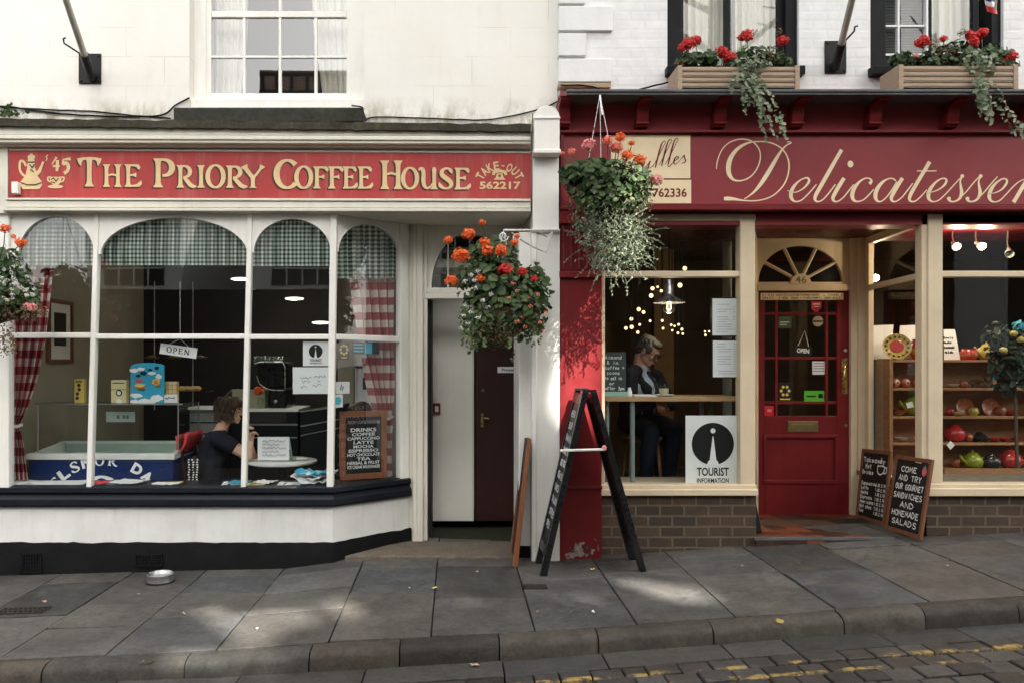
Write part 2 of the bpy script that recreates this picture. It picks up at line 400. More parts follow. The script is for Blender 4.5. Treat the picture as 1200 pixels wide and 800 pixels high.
def yellow(n, l, out, co):
    uv = n.new('ShaderNodeUVMap').outputs[0]; sp = n.new('ShaderNodeSeparateXYZ'); l.new(uv, sp.inputs[0])
    acc = None
    for c in (0.345, 0.485):
        d = n.new('ShaderNodeMath'); d.operation = 'SUBTRACT'; d.inputs[1].default_value = c; l.new(sp.outputs[1], d.inputs[0])
        a = n.new('ShaderNodeMath'); a.operation = 'ABSOLUTE'; l.new(d.outputs[0], a.inputs[0])
        s = n.new('ShaderNodeMath'); s.operation = 'LESS_THAN'; s.inputs[1].default_value = .026; l.new(a.outputs[0], s.inputs[0])
        if acc is None: acc = s.outputs[0]
        else:
            q = n.new('ShaderNodeMath'); q.operation = 'ADD'; l.new(acc, q.inputs[0]); l.new(s.outputs[0], q.inputs[1]); acc = q.outputs[0]
    r = ramp(n, [(.50, 0.0), (.58, .8)]); l.new(noise_n(n, l, co, 6, 8, .8), r.inputs[0])
    k = n.new('ShaderNodeMath'); k.operation = 'MULTIPLY'; l.new(acc, k.inputs[0]); l.new(r.outputs[0], k.inputs[1])
    return mixc(n, l, k.outputs[0], out, (.40,.27,.08))
M['sett'] = stone('granite_sett', (.050,.047,.046), .35, .45, .6, .15, (.04,.038,.03), .6, yellow)
M['gutter'] = stone('gutter_slab', (.056,.055,.054), .3, .35, .65, .2, (.05,.045,.035), .5)
M['road'] = stone('road_surface', (.018,.017,.016), .3, 0, 1.0, spec=0.0)
M['redging'] = gingham('red_gingham', (.27,.010,.022), (.47,.13,.15), (.84,.79,.72), 7, 12)
M['greenging'] = gingham('green_gingham', (.035,.085,.065), (.30,.38,.345), (.84,.83,.77), 1, 1)
M['net'] = paint('cream_curtain', (.72,.69,.62), .9, .08, 4, bumpk=.1)
M['white'] = plain('white_card', (.80,.80,.80), .5, var=.04)
M['paper'] = plain('paper', (.74,.75,.76), .6, var=.05)
M['ink'] = plain('black_ink', (.012,.012,.012), .5)
M['greyink'] = plain('grey_ink', (.25,.25,.26), .6)
M['slate'] = paint('chalkboard_black', (.012,.013,.014), .55, .4, 5, bumpk=.05, streak=.0)
M['slateg'] = paint('chalkboard_green_grey', (.045,.062,.066), .6, .25, 5, bumpk=.05)
M['chalk'] = paint('chalk', (.72,.74,.74), .9, .3, 40, bumpk=0)
M['frame'] = wood('brown_wood_frame', (.11,.040,.018), (.21,.085,.042), 5, .5, (8, 8, 1))
M['frameorange'] = wood('orange_wood_frame', (.17,.055,.02), (.28,.10,.045), 5, .5, (8, 8, 1))
M['pine'] = wood('pine', (.33,.20,.10), (.46,.30,.16), 6, .45, (1, 12, 12))
M['shelfwood'] = wood('shelf_wood', (.23,.11,.05), (.38,.20,.095), 5, .5, (2, 2, 10))
M['deck'] = wood('planter_timber', (.27,.19,.125), (.43,.33,.235), 5, .7, (1, 14, 14))
M['darkdoor'] = wood('dark_mahogany', (.022,.006,.005), (.042,.012,.009), 5, .35, (10, 10, 1))
M['steel'] = plain('steel', (.62,.62,.62), .30, .7, .2)
M['steelb'] = paint('brushed_steel', (.42,.42,.42), .35, .2, 20, metal=.9, bumpk=.05)
M['brass'] = plain('brass', (.60,.42,.17), .3, 1.0, .2)
M['dimbrass'] = plain('dull_brass', (.28,.21,.10), .4, .8, .2)
M['iron'] = plain('black_iron', (.012,.012,.013), .45, .3, .2)
M['whiteiron'] = plain('white_iron', (.7,.69,.64), .45)
M['pole'] = paint('flagpole_paint', (.58,.55,.48), .5, .2, 4, streak=.4, bumpk=.1)
M['intwall'] = paint('interior_beige_wall', (.34,.30,.23), .8, .15, 2, bumpk=.1)
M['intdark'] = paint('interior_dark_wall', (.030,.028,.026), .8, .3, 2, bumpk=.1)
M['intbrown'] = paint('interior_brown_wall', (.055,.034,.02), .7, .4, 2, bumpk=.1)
M['intfloor'] = wood('interior_floor', (.04,.026,.016), (.07,.045,.028), 3, .5, (1, 8, 8))
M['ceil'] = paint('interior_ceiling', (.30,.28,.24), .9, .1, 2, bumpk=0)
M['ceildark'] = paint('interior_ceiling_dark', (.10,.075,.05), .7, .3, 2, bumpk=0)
M['mat'] = paint('green_door_mat', (.022,.028,.014), .95, .4, 12, bumpk=.6)
M['tile'] = None
M['blue'] = plain('freezer_blue', (.006,.022,.10), .35)
M['freezerwhite'] = plain('freezer_white', (.66,.67,.65), .4)
M['freezerin'] = plain('freezer_inside', (.36,.42,.38), .4)
M['yellow'] = plain('yellow_card', (.72,.55,.13), .5)
M['paleyellow'] = plain('pale_yellow_card', (.72,.64,.33), .5)
M['orange'] = plain('orange_card', (.65,.26,.04), .5)
M['skyblue'] = plain('sky_blue_card', (.04,.36,.55), .4)
M['cyanp'] = plain('cyan_sticker', (.10,.48,.66), .4)
M['coral'] = paint('coral_red_cloth', (.72,.075,.085), .85, .2, 9, bumpk=.2)
M['skin'] = paint('skin', (.62,.37,.26), .5, .12, 14, bumpk=.08)
M['skin2'] = paint('ruddy_skin', (.54,.30,.22), .5, .15, 14, bumpk=.08)
M['hairbrown'] = paint('brown_hair', (.060,.035,.021), .5, .6, 40, bumpk=.6)
M['hairgrey'] = paint('grey_hair', (.085,.080,.072), .55, .5, 40, bumpk=.6)
M['tee'] = paint('navy_tee', (.008,.010,.020), .85, .3, 8, bumpk=.3)
M['suit'] = paint('dark_navy_suit', (.007,.009,.016), .8, .3, 8, bumpk=.2)
M['shirt'] = paint('pale_blue_shirt', (.46,.56,.68), .8, .08, 8, bumpk=.1)
M['tie'] = plain('navy_tie', (.010,.016,.040), .5)
M['jeans'] = paint('blue_jeans', (.007,.011,.024), .85, .3, 20, bumpk=.2)
M['eye'] = plain('dark_eye', (.015,.012,.010), .2)
M['lips'] = plain('lips', (.34,.13,.11), .5)
M['bulb'] = emit('warm_bulb', (1.0, .72, .36), .55)
M['bulb2'] = emit('warm_filament_bulb', (1.0, .58, .22), 3.0)
M['strip'] = emit('ceiling_light_glow', (1.0, .93, .80), .5)
M['leaf'] = leafm('geranium_leaves', (.020,.045,.014), (.040,.085,.022), (.085,.12,.035))
M['leaflight'] = leafm('light_leaves', (.05,.09,.03), (.09,.13,.045), (.17,.19,.07))
M['ivy'] = leafm('variegated_ivy', (.09,.13,.07), (.20,.25,.15), (.38,.40,.29))
M['silver'] = leafm('silver_foliage', (.075,.10,.06), (.17,.20,.125), (.31,.34,.24))
M['dry'] = leafm('dried_stems', (.10,.055,.03), (.17,.10,.05), (.24,.16,.085))
M['petorange'] = leafm('orange_petals', (.70,.10,.015), (.85,.16,.03), (.90,.25,.06), .3)
M['petred'] = leafm('red_petals', (.50,.015,.015), (.68,.03,.025), (.78,.06,.04), .3)
M['petpink'] = leafm('pink_petals', (.70,.22,.22), (.80,.34,.32), (.85,.46,.44), .3)
M['petsalmon'] = leafm('salmon_petals', (.80,.17,.10), (.85,.26,.17), (.88,.36,.26), .3)
M['petwhite'] = leafm('white_petals', (.66,.66,.60), (.75,.75,.70), (.82,.82,.78), .3)
M['coir'] = paint('coir_liner', (.07,.045,.025), .95, .4, 20, bumpk=.8)
M['treeleaf'] = leafm('tree_leaves', (.03,.06,.02), (.05,.09,.03), (.08,.12,.04), .15)
M['bark'] = stone('bark', (.10,.08,.06), .4, 0, .95, .3)
M['roofslate'] = stone('slate_roof', (.08,.08,.09), .3, 0, .7)

# ------------------------------------------------------------------ writing helpers
def lerp(a, b, t): return a + (b - a) * t
def interp(x, pts):
    if x <= pts[0][0]:
        (x0, y0), (x1, y1) = pts[0], pts[1]
    elif x >= pts[-1][0]:
        (x0, y0), (x1, y1) = pts[-2], pts[-1]
    else:
        for i in range(len(pts)-1):
            if pts[i][0] <= x <= pts[i+1][0]: (x0, y0), (x1, y1) = pts[i], pts[i+1]; break
    return y0 + (y1-y0) * (x-x0) / (x1-x0)
class Plane:                       # a flat writing surface: origin, right, up, outward
    def __init__(s, o, u, v, n=None):
        s.o = Vector(o); s.u = Vector(u).normalized(); s.v = Vector(v).normalized()
        s.n = Vector(n).normalized() if n else s.u.cross(s.v).normalized()
    def __call__(s, a, b, h=0.0): return s.o + s.u * a + s.v * b + s.n * h
def catmull(pts, k=8):
    out = []
    n = len(pts)
    for i in range(n - 1):
        p0 = pts[max(i-1, 0)]; p1 = pts[i]; p2 = pts[i+1]; p3 = pts[min(i+2, n-1)]
        for j in range(k):
            t = j / k; t2 = t*t; t3 = t2*t
            out.append(tuple(.5*((2*b) + (-a+c)*t + (2*a-5*b+4*c-d)*t2 + (-a+3*b-3*c+d)*t3) for a, b, c, d in zip(p0, p1, p2, p3)))
    out.append(tuple(pts[-1])); return out
_lift = [0]
def ribbon(mb, pl, pts, w=None, h=0.0, capk=0.0):     # pts (u, v[, halfwidth])
    _lift[0] = (_lift[0] + 1) % 12
    h = h + _lift[0] * 0.00012
    P2 = [Vector((p[0], p[1])) for p in pts]; W = [(p[2] if len(p) > 2 else w) for p in pts]; n = len(P2)
    vs = []
    for i in range(n):
        a = P2[i] - P2[i-1] if i else P2[1] - P2[0]
        b = P2[i+1] - P2[i] if i < n-1 else P2[n-1] - P2[n-2]
        a = a.normalized() if a.length > 1e-9 else Vector((1, 0)); b = b.normalized() if b.length > 1e-9 else a
        t = a + b; t = t.normalized() if t.length > 1e-6 else a
        nn = Vector((-t.y, t.x)); k = max(.5, abs(t.dot(a)))
        q = P2[i].copy()
        if i == 0: q -= a * W[i] * capk
        if i == n-1: q += b * W[i] * capk
        vs.append(pl(*(q + nn * (W[i]/k)), h)); vs.append(pl(*(q - nn * (W[i]/k)), h))
    mb.add(vs, [(2*i, 2*i+1, 2*i+3, 2*i+2) for i in range(n-1)])
def disc(mb, pl, cu, cv, r, h=0.0, n=20, ry=None):
    _lift[0] = (_lift[0] + 1) % 12; h += _lift[0] * 0.00012
    ry = ry or r
    mb.add([pl(cu + r*math.cos(2*math.pi*k/n), cv + ry*math.sin(2*math.pi*k/n), h) for k in range(n)], [tuple(range(n))])
def poly(mb, pl, pts, h=0.0):
    _lift[0] = (_lift[0] + 1) % 12; h += _lift[0] * 0.00012
    mb.add([pl(p[0], p[1], h) for p in pts], [tuple(range(len(pts)))])
def rect(mb, pl, u0, u1, v0, v1, h=0.0): poly(mb, pl, [(u0,v0),(u1,v0),(u1,v1),(u0,v1)], h)
_fc = {}
def font2d(txt, bold):
    key = (txt, bold)
    if key not in _fc:
        c = bpy.data.curves.new('t', 'FONT'); c.body = txt; c.size = 1.0; c.offset = bold; c.resolution_u = 3
        o = bpy.data.objects.new('t', c); col.objects.link(o); bpy.context.view_layer.update()
        m = bpy.data.meshes.new_from_object(o.evaluated_get(bpy.context.evaluated_depsgraph_get()))
        vs = [tuple(v.co[:2]) for v in m.vertices]; fs = [tuple(p.vertices) for p in m.polygons]
        bpy.data.objects.remove(o); bpy.data.curves.remove(c); bpy.data.meshes.remove(m)
        _fc[key] = (vs, fs)
    return _fc[key]
def sans(mb, pl, txt, u0, u1, v0, v1, h=0.0, bold=0.02, warp=None):   # fitted into a rectangle
    vs, fs = font2d(txt, bold)
    if not vs: return
    xs = [v[0] for v in vs]; ys = [v[1] for v in vs]
    ax, bx, ay, by = min(xs), max(xs), min(ys), max(ys)
    out = []
    for x, y in vs:
        q = (u0 + (x-ax)/(bx-ax)*(u1-u0), v0 + (y-ay)/max(1e-6, by-ay)*(v1-v0))
        if warp: q = warp(*q)
        out.append(pl(q[0], q[1], h))
    mb.add(out, fs)
# a single-stroke hand alphabet on a 4 x 6 grid
HAND = {
'A':'0,0 2,6 4,0|.8,2.2 3.3,2.1','B':'.2,0 .2,6 2.4,6 3.3,4.8 2.3,3.3 .3,3.1|2.3,3.3 3.7,1.8 2.4,0 .2,0','C':'3.8,5 2.6,6 1,5.3 .1,3 1,.6 2.6,0 3.9,1',
'D':'.2,0 .2,6 2,5.7 3.8,3.2 2.4,.5 .2,0','E':'3.6,6 .3,6 .3,0 3.8,0|.3,3.1 2.8,3.2','F':'3.7,6 .3,6 .3,0|.3,3.2 2.8,3.2','G':'3.7,5 2.4,6 .8,5.2 .1,3 1,.5 2.6,0 3.8,1 3.8,2.7 2.3,2.7',
'H':'.2,0 .2,6|3.8,0 3.8,6|.2,3 3.8,3.1','I':'2,0 2,6','J':'3,6 3,1.4 2,0 .6,.6','K':'.3,0 .3,6|3.6,6 .4,2.8 3.9,0','L':'.4,6 .3,0 3.7,.1','M':'0,0 .5,6 2,2 3.5,6 4,0','N':'.2,0 .3,6 3.6,0 3.8,6',
'O':'2,6 .6,5 .1,3 .8,.8 2.1,0 3.4,1 3.9,3.1 3.2,5.2 2,6','P':'.3,0 .3,6 2.5,6 3.7,4.6 2.6,3 .3,2.8','Q':'2,6 .4,4.6 .4,1.5 2,0 3.6,1.4 3.6,4.6 2,6|2.4,1.5 4,-.4','R':'.3,0 .3,6 2.5,6 3.6,4.6 2.5,3.1 .4,2.9|1.8,3 3.9,0',
'S':'3.6,5.2 2.2,6 .6,5.2 .7,3.8 3.1,2.6 3.7,1.2 2.2,0 .3,.8','T':'0,6 4,6|2,6 2,0','U':'.2,6 .3,1.4 1.8,0 3.4,1.2 3.8,6','V':'0,6 1.9,0 4,6','W':'0,6 .9,0 2,4 3.1,0 4,6','X':'.2,0 3.8,6|.2,6 3.8,0','Y':'.1,6 2,3 3.9,6|2,3 1.9,0','Z':'.2,6 3.8,6 .2,0 3.9,0',
'0':'2,6 .5,4.6 .5,1.4 2,0 3.5,1.4 3.5,4.6 2,6','1':'1,4.8 2.2,6 2.2,0','2':'.4,4.8 1.8,6 3.4,4.8 .2,0 3.8,0','3':'.4,5.4 2.4,6 3.4,4.6 1.6,3.2 3.6,1.6 2,0 .2,.8','4':'2.8,0 2.8,6 .2,1.8 3.9,1.8','5':'3.6,6 .8,6 .6,3.5 2.6,3.6 3.6,1.8 2.2,0 .3,.6','6':'3.2,6 1,4 .4,1.6 2,0 3.6,1.4 2.4,3 .6,2.2','7':'.2,6 3.8,6 1.4,0','8':'2,3.2 .6,4.6 2,6 3.4,4.6 2,3.2 .4,1.4 2,0 3.6,1.4 2,3.2','9':'3.4,4.2 1.8,3 .6,4.6 2,6 3.5,4.6 3.2,1.8 1.6,0',
'.':'1.8,0 2.1,.5','-':'.6,3 3.4,3','+':'2,1 2,5|.2,3 3.8,3','&':'3.8,0 .8,4.6 1.8,6 2.8,4.8 .4,1.8 1.6,0 3.8,2.4','(':'2.6,6.5 1.4,3 2.6,-.5',')':'1.4,6.5 2.6,3 1.4,-.5',"'":'2,6.4 1.8,5',
'a':'3.4,3.4 1.4,3.9 .3,1.8 1.6,0 3.3,1.4 3.4,3.8 3.6,0','c':'3.4,3.2 1.8,3.9 .4,2 1.6,0 3.5,.8','d':'3.4,3 1.4,3.8 .4,1.8 1.6,0 3.4,1.4|3.5,6.2 3.4,0','e':'.5,2 3.4,2.2 2,3.9 .5,2.2 1.6,0 3.5,.8','f':'3.4,5.6 2.2,6 1.6,4.4 1.5,0|.3,3.6 3,3.6','h':'.4,0 .4,6.2|.4,2.4 2,3.9 3.4,2.8 3.5,0','i':'2,0 2,3.8|2,5.2 2.1,5.5','k':'.5,0 .5,6|3.2,3.8 .6,1.8 3.6,0','l':'2,0 2,6.2','m':'.1,0 .2,3.8|.2,2.6 1.2,3.9 2,2.8 2,0|2,2.8 3,3.9 3.8,2.8 3.9,0','n':'.4,0 .4,3.8|.4,2.4 2,3.9 3.4,2.8 3.5,0','o':'2,3.9 .4,2 1.9,0 3.6,1.9 2,3.9','p':'.5,-2 .5,3.8|.5,2.6 2.4,3.9 3.5,2 2.2,0 .6,.8','r':'.6,0 .6,3.8|.6,2.2 1.8,3.7 3.2,3.5','s':'3.2,3.3 1.6,3.9 .9,2.9 3,1.4 1.8,0 .4,.6','t':'1.8,6 1.8,.8 3.2,0|.3,4 3.4,4','u':'.4,3.8 .5,.8 1.8,0 3.2,1|3.4,3.8 3.4,0','w':'0,3.8 1,0 2,3 3,0 4,3.8','y':'.4,3.8 2,.4|3.6,3.8 1,-2'}
def hand(mb, pl, txt, u0, u1, v0, v1, w, h=0.0, jit=.10, seed=1, slant=0.0):
    rr = random.Random(seed + len(txt)); n = len(txt)
    step = (u1-u0) / max(1, n); su = step * .78 / 4.0; sv = (v1-v0) / 6.0
    for i, ch in enumerate(txt):
        if ch == ' ': continue
        dj = rr.uniform(-jit, jit) * (v1-v0); k = rr.uniform(.92, 1.08); du = rr.uniform(-.05, .05) * step
        for st in HAND.get(ch, HAND.get(ch.upper(), '0,3 4,3')).split('|'):
            pts = []
            for q in st.split():
                a, b = map(float, q.split(','))
                b = b * k
                pts.append((u0 + i*step + du + a*su + b*sv*slant, v0 + dj + b*sv))
            if len(pts) > 2: pts = catmull(pts, 3) if ch in 'BCDGJOPQRSU0235689acdehmnopsu&' else pts
            ribbon(mb, pl, pts, w, h, .4)
# serif sign-writer's capitals, cap height 1; each stroke is (u, v, halfwidth)
def stem(x, y0=0.0, y1=1.0, w=.095, x1=None, foot=1.95, head=1.95):
    x1 = x if x1 is None else x1
    return [(lerp(x, x1, t), lerp(y0, y1, t), w*k) for t, k in ((0, foot), (.045, foot*.92), (.10, 1.22), (.2, 1.02), (.5, .94), (.8, 1.02), (.90, 1.22), (.955, head*.92), (1, head))]
def arc(cx, cy, rx, ry, a0, a1, wthick, wthin, n=28, flare0=0, flare1=0):
    o = []
    for i in range(n+1):
        a = R(lerp(a0, a1, i/n)); k = abs(math.cos(a)) ** 1.2
        w = lerp(wthin, wthick, k)
        if flare0 and i < 4: w = max(w, flare0 * (1 - i/5))
        if flare1 and i > n-4: w = max(w, flare1 * (1 - (n-i)/5))
        o.append((cx + rx*math.cos(a), cy + ry*math.sin(a), w))
    return o
SER = {
'T': (.86, [stem(.43, head=1.0), [(.10,.70,.012),(.07,.82,.07),(.05,.90,.085),(.2,.945,.05),(.43,.95,.048),(.66,.945,.05),(.81,.90,.085),(.79,.82,.07),(.76,.70,.012)]]),
'H': (1.0, [stem(.22), stem(.80), [(.25,.50,.045),(.5,.56,.05),(.77,.50,.045)]]),
'E': (.82, [stem(.22), [(.22,.955,.045),(.5,.955,.05),(.66,.93,.075),(.72,.84,.09),(.74,.76,.012)], [(.22,.52,.042),(.45,.53,.05),(.56,.53,.10),(.60,.53,.11)], [(.22,.045,.045),(.52,.05,.05),(.70,.08,.085),(.79,.17,.09),(.83,.28,.012)]]),
'F': (.74, [stem(.22), [(.22,.955,.045),(.5,.955,.05),(.64,.93,.075),(.70,.84,.09),(.72,.76,.012)], [(.22,.52,.042),(.44,.53,.05),(.54,.53,.10),(.57,.53,.11)]]),
'P': (.84, [stem(.24), [(.26,.95,.045),(.42,.955,.05)] + arc(.44,.68,.29,.27,84,-100,.115,.045)]),
'R': (.94, [stem(.22), [(.24,.95,.045),(.38,.955,.05)] + arc(.40,.71,.26,.245,84,-100,.105,.045), [(.38,.47,.07),(.52,.30,.095),(.68,.12,.10),(.82,.045,.085),(.97,.06,.03)]]),
'I': (.46, [stem(.23)]),
'O': (1.0, [arc(.5,.5,.39,.475,0,360,.115,.05,40)]),
'C': (.92, [arc(.54,.5,.43,.475,42,318,.125,.05,36,.11,.02)]),
'Y': (.92, [[(.08,1.0,.17),(.10,.955,.16),(.16,.86,.10),(.30,.66,.095),(.46,.46,.09)], [(.88,1.0,.13),(.86,.955,.12),(.78,.84,.06),(.62,.62,.055),(.46,.44,.06)], stem(.46,0,.5,head=.95)]),
'U': (.95, [[(.02,.86,.03),(.10,.93,.08),(.22,.90,.10),(.26,.70,.10),(.25,.40,.105),(.30,.15,.085),(.44,.05,.055),(.58,.12,.05),(.70,.28,.04)], stem(.76,0,1.0,head=.9)]),
'S': (.74, [[(.66,.72,.02),(.62,.84,.085)] + [(.50,.94,.05),(.33,.93,.06),(.20,.80,.095),(.24,.63,.11),(.44,.48,.115),(.60,.34,.11),(.63,.18,.09),(.50,.06,.055),(.30,.06,.055),(.13,.18,.09),(.08,.33,.012)]]),
}
def serif(mb, pl, ch, u0, u1, v0, v1, h=0.0):
    wd, sts = SER[ch]; sx = (u1-u0) / wd; sy = v1-v0; s = (sx + sy) / 2
    for st in sts:
        pts = [(u0 + a*sx, v0 + b*sy, w*s*.92) for a, b, w in st]
        if ch in 'SU' and len(pts) > 8: pts = catmull(pts, 3)
        ribbon(mb, pl, pts, None, h)
def squiggle(mb, pl, u0, u1, v, s, w, seed=0, h=0.0):   # handwriting too small to read in the photo
    rr = random.Random(seed); pts = []; x = u0
    while x < u1:
        pts.append((x, v + rr.uniform(-s, s))); x += s * rr.uniform(.5, 1.1)
    if len(pts) > 1: ribbon(mb, pl, pts, w, h)
def facing(px0, py1, Y): return Plane((X(px0, Y), Y, Z(py1, Y)), (1,0,0), (0,0,1), (0,-1,0))
def pxplane(Y): return Plane((0, Y, 0), (1,0,0), (0,0,1), (0,-1,0))   # u = world x, v = world z

# ------------------------------------------------------------------ the ground
FG = [(-200,684),(0,675),(200,670),(330,667),(410,657),(480,653),(600,654),(655,655),(705,652),(885,641),(1040,633),(1200,625),(1400,616)]
def zf(x): return Z(interp(535 + (x-CX)/D*F, FG), 0)
def kd(px): return 4.30 + .40*px/1200
KB = [(-200,785),(0,773),(235,763),(400,750),(533,744),(683,735),(827,725),(980,713),(1067,706),(1200,697),(1400,683)]
KBOT = [(-200,812),(0,802),(200,796),(400,786),(533,779),(700,765),(967,744),(1200,728),(1400,714)]
_kx = []
for px in range(-500, 1701, 50):
    d = kd(px); x = CX + (px-535)/F*d
    _kx.append((x, d - D, CZ + (425-interp(px, KB))/F*d, CZ + (425-interp(px, KBOT))/F*(d-.14)))
KY = [(a, b) for a, b, c, e in _kx]; KZ = [(a, c) for a, b, c, e in _kx]; KZB = [(a, e) for a, b, c, e in _kx]
def ky(x): return interp(x, KY)
def kz(x): return interp(x, KZ)
def kzb(x): return min(interp(x, KZB), kz(x) - .07)
def zg(x, y):                      # pavement height
    k = y / ky(x)
    return zf(x) + (kz(x) - zf(x)) * max(-.4, min(1.0, k))
def xk(px): return CX + (px-535)/F*kd(px)

bed = MB(); xs = [-40, -20, -12] + [-9 + .5*i for i in range(37)] + [12, 20, 40]
for i in range(len(xs)-1):
    a, b = xs[i], xs[i+1]
    bed.add([(a, .9, zg(a,.9)-.02), (b, .9, zg(b,.9)-.02), (b, ky(b)+.02, kz(b)-.02), (a, ky(a)+.02, kz(a)-.02)], [(0,1,2,3)])
structure(bed.build('pavement_bed', M['grout']))
pv = MB()
cols_px = [-640,-520,-395,-262,-130,-4,122,253,385,505,627,747,862,980,1090,1212,1335,1460,1590,1720]
splits = {122:[.10,.34,.64], 253:[.12,.40,.66], 385:[.16,.52], 505:[.14,.60], 627:[.36], 747:[.30,.40], 862:[.12,.46], 980:[.50], 1090:[.12,.44], -4:[.10,.46,.72]}
rr = random.Random(3)
for i in range(len(cols_px)-1):
    x0, x1 = xk(cols_px[i]), xk(cols_px[i+1])
    sp = [0.0] + splits.get(cols_px[i], [.14, rr.uniform(.4,.6)]) + [1.0]
    tilt = {122:.02, 862:-.03}.get(cols_px[i], 0)
    for j in range(len(sp)-1):
        g = .0045; dz = rr.uniform(-.003,.003); tx = rr.uniform(-.003,.003); ty = rr.uniform(-.003,.003); sk = rr.uniform(-.012,.012)
        def q(x, v, a, b):
            yk = ky(x) + .004; y0 = .55
            y = lerp(y0, yk, v) if v > 0 else y0
            y = 0.02 + (yk-.02) * v if v > 0 else .62
            return (x, y, zg(x, y) + dz + a*tx + b*ty)
        na, nb = 4, 4; vs = []; fs = []
        for b in range(nb+1):
            for a in range(na+1):
                x = lerp(x0+g, x1-g, a/na); v = lerp(sp[j], sp[j+1], b/nb)
                e = .0035 * noise.noise((x*9, v*14, i*3.1+j))
                x, y, z = q(x, v, a/na*2-1, b/nb*2-1)
                if b == 0 and j > 0: y -= g
                if b == nb: y += g
                if b in (0, nb): y += e*1.5
                if a in (0, na): x += e
                vs.append((x, y + sk*(a/na-.5), z + .0015*noise.noise((x*6, y*6, 1))))
        for b in range(nb):
            for a in range(na): fs.append((b*(na+1)+a, (b+1)*(na+1)+a, (b+1)*(na+1)+a+1, b*(na+1)+a+1))
        ring = [a for a in range(na+1)] + [(k+1)*(na+1)+na for k in range(nb)] + [nb*(na+1)+na-1-k for k in range(na)] + [(nb-1-k)*(na+1) for k in range(nb-1)]
        base = len(vs)
        for k in ring: vs.append((vs[k][0], vs[k][1], vs[k][2]-.045))
        for k in range(len(ring)):
            k2 = (k+1) % len(ring); fs.append((ring[k], ring[k2], base+k2, base+k))
        pv.add(vs, fs)
structure(pv.build('pavement', M['flag'], bevel=.004, seg=2))
# kerb
kb = MB()
kpx = [-560,-430,-300,-170,-60,62,225,367,470,584,697,828,977,1070,1177,1300,1420,1560,1700]
for i in range(len(kpx)-1):
    x0, x1 = xk(kpx[i])+.004, xk(kpx[i+1])-.004; n = 14
    dz = rr.uniform(-.005,.005); dy = rr.uniform(-.008,.008); vs = []; fs = []
    for k in range(n+1):
        x = lerp(x0, x1, k/n); yb = ky(x); zt = kz(x) + dz; zb = kzb(x) - .06; w = .125
        wob = .016*noise.noise((x*6, i, 2)) + .007*noise.noise((x*19, i, 3)); wo2 = .009*noise.noise((x*9, i, 5))
        en = .012 if k in (0, n) else 0
        prof = [(0, zb), (0, zt-.004), (-.02, zt+.001+wo2*.5), (-w*.5, zt+wo2), (-w*.80, zt-.010+wo2), (-w*.95+wob, zt-.026), (-w+wob-.002, zt-.050), (-w-.006+wob, zt-.09), (-w-.012, zb)]
        if en: prof = [(a*.97, b - (en*.5 if j in (2,3,4,5) else 0)) for j, (a, b) in enumerate(prof)]
        for a, b in prof: vs.append((x, yb + a + dy, b))
    m = 9
    for k in range(n):
        for j in range(m-1): fs.append((k*m+j, (k+1)*m+j, (k+1)*m+j+1, k*m+j+1))
    fs.append(tuple(range(m))); fs.append(tuple(range(n*m+m-1, n*m-1, -1)))
    kb.add(vs, fs)
kerb = structure(kb.build('kerb', M['kerb'], smooth=50))
# dabs of old yellow paint on the kerb stones
dab = MB()
for px, py, w in ((182, 771, 10), (905, 729, 9)):
    x = xk(px); y = ky(x); z = kz(x)
    pts = []
    for k in range(16):
        a = 2*math.pi*k/16; r = rr.uniform(.6, 1.15)
        pts.append((x + .032*w/10*r*math.cos(a), y - .105 + .014*r*math.sin(a), z - .010 - .012*(-math.sin(a))*r*.8 + .006))
    dab.add(pts, [tuple(range(16))])
structure(dab.build('kerb_paint', paint('old_yellow_paint', (.36,.26,.08), .8, .3, 30, chips=.50, chipc=(.05,.046,.036), bumpk=.3)))
# road: gutter slabs, granite setts, then the sheet that runs off to the horizon
gt = MB(); x = xk(-420); i = 0
gpx = [xk(p) for p in (-420,-280,-140,20,150,290,432,587,700,835,905,1012,1100,1190,1320,1450,1600)]
def roadz(x, dist): return kzb(x) + .012*min(1, dist/.5) + .02*min(1, dist/4)
def roady(x, dist): return ky(x) - .145 - dist
def slab(mb, x0, x1, d0, d1, g, top, uvs=True):
    vs = []; uv = []
    for lay in (0, 1):
        for (xx, dd) in ((x0+g, d0+g), (x1-g, d0+g), (x1-g, d1-g), (x0+g, d1-g)):
            vs.append((xx, roady(xx, dd), roadz(xx, dd) + (top if lay else top-.05))); uv.append((xx, dd))
    mb.add(vs, [(4,7,6,5),(4,5,1,0),(5,6,2,1),(6,7,3,2),(7,4,0,3)], uv)
for i in range(len(gpx)-1): slab(gt, gpx[i], gpx[i+1], -.02, .215, .004, rr.uniform(-.003,.003))
structure(gt.build('gutter', M['gutter'], bevel=.005))
st = MB(); d = .22; row = 0
while d < 1.6:
    h = rr.uniform(.132, .15); x = -6.4 + rr.uniform(0, .15)
    while x < 6.2:
        w = rr.choice((.13,.15,.165,.18,.2)) * rr.uniform(.94, 1.06)
        slab(st, x, x+w, d+rr.uniform(-.004,.004), d+h+rr.uniform(-.004,.004), .0048, rr.uniform(-.007,.005)); x += w
    d += h; row += 1
structure(st.build('setts', M['sett'], bevel=.008, seg=3))
rd = MB()
for i in range(len(xs)-1):
    a, b = xs[i], xs[i+1]
    for d0, d1, dz in ((-.05, 1.62, -.045), (1.62, 9.2, 0.0)):
        rd.add([(a, roady(a,d0), roadz(a,d0)+dz), (b, roady(b,d0), roadz(b,d0)+dz), (b, roady(b,d1), roadz(b,d1)+dz), (a, roady(a,d1), roadz(a,d1)+dz)], [(0,3,2,1)], [(a,d0+5),(b,d0+5),(b,d1+5),(a,d1+5)])
structure(rd.build('road', M['road']))
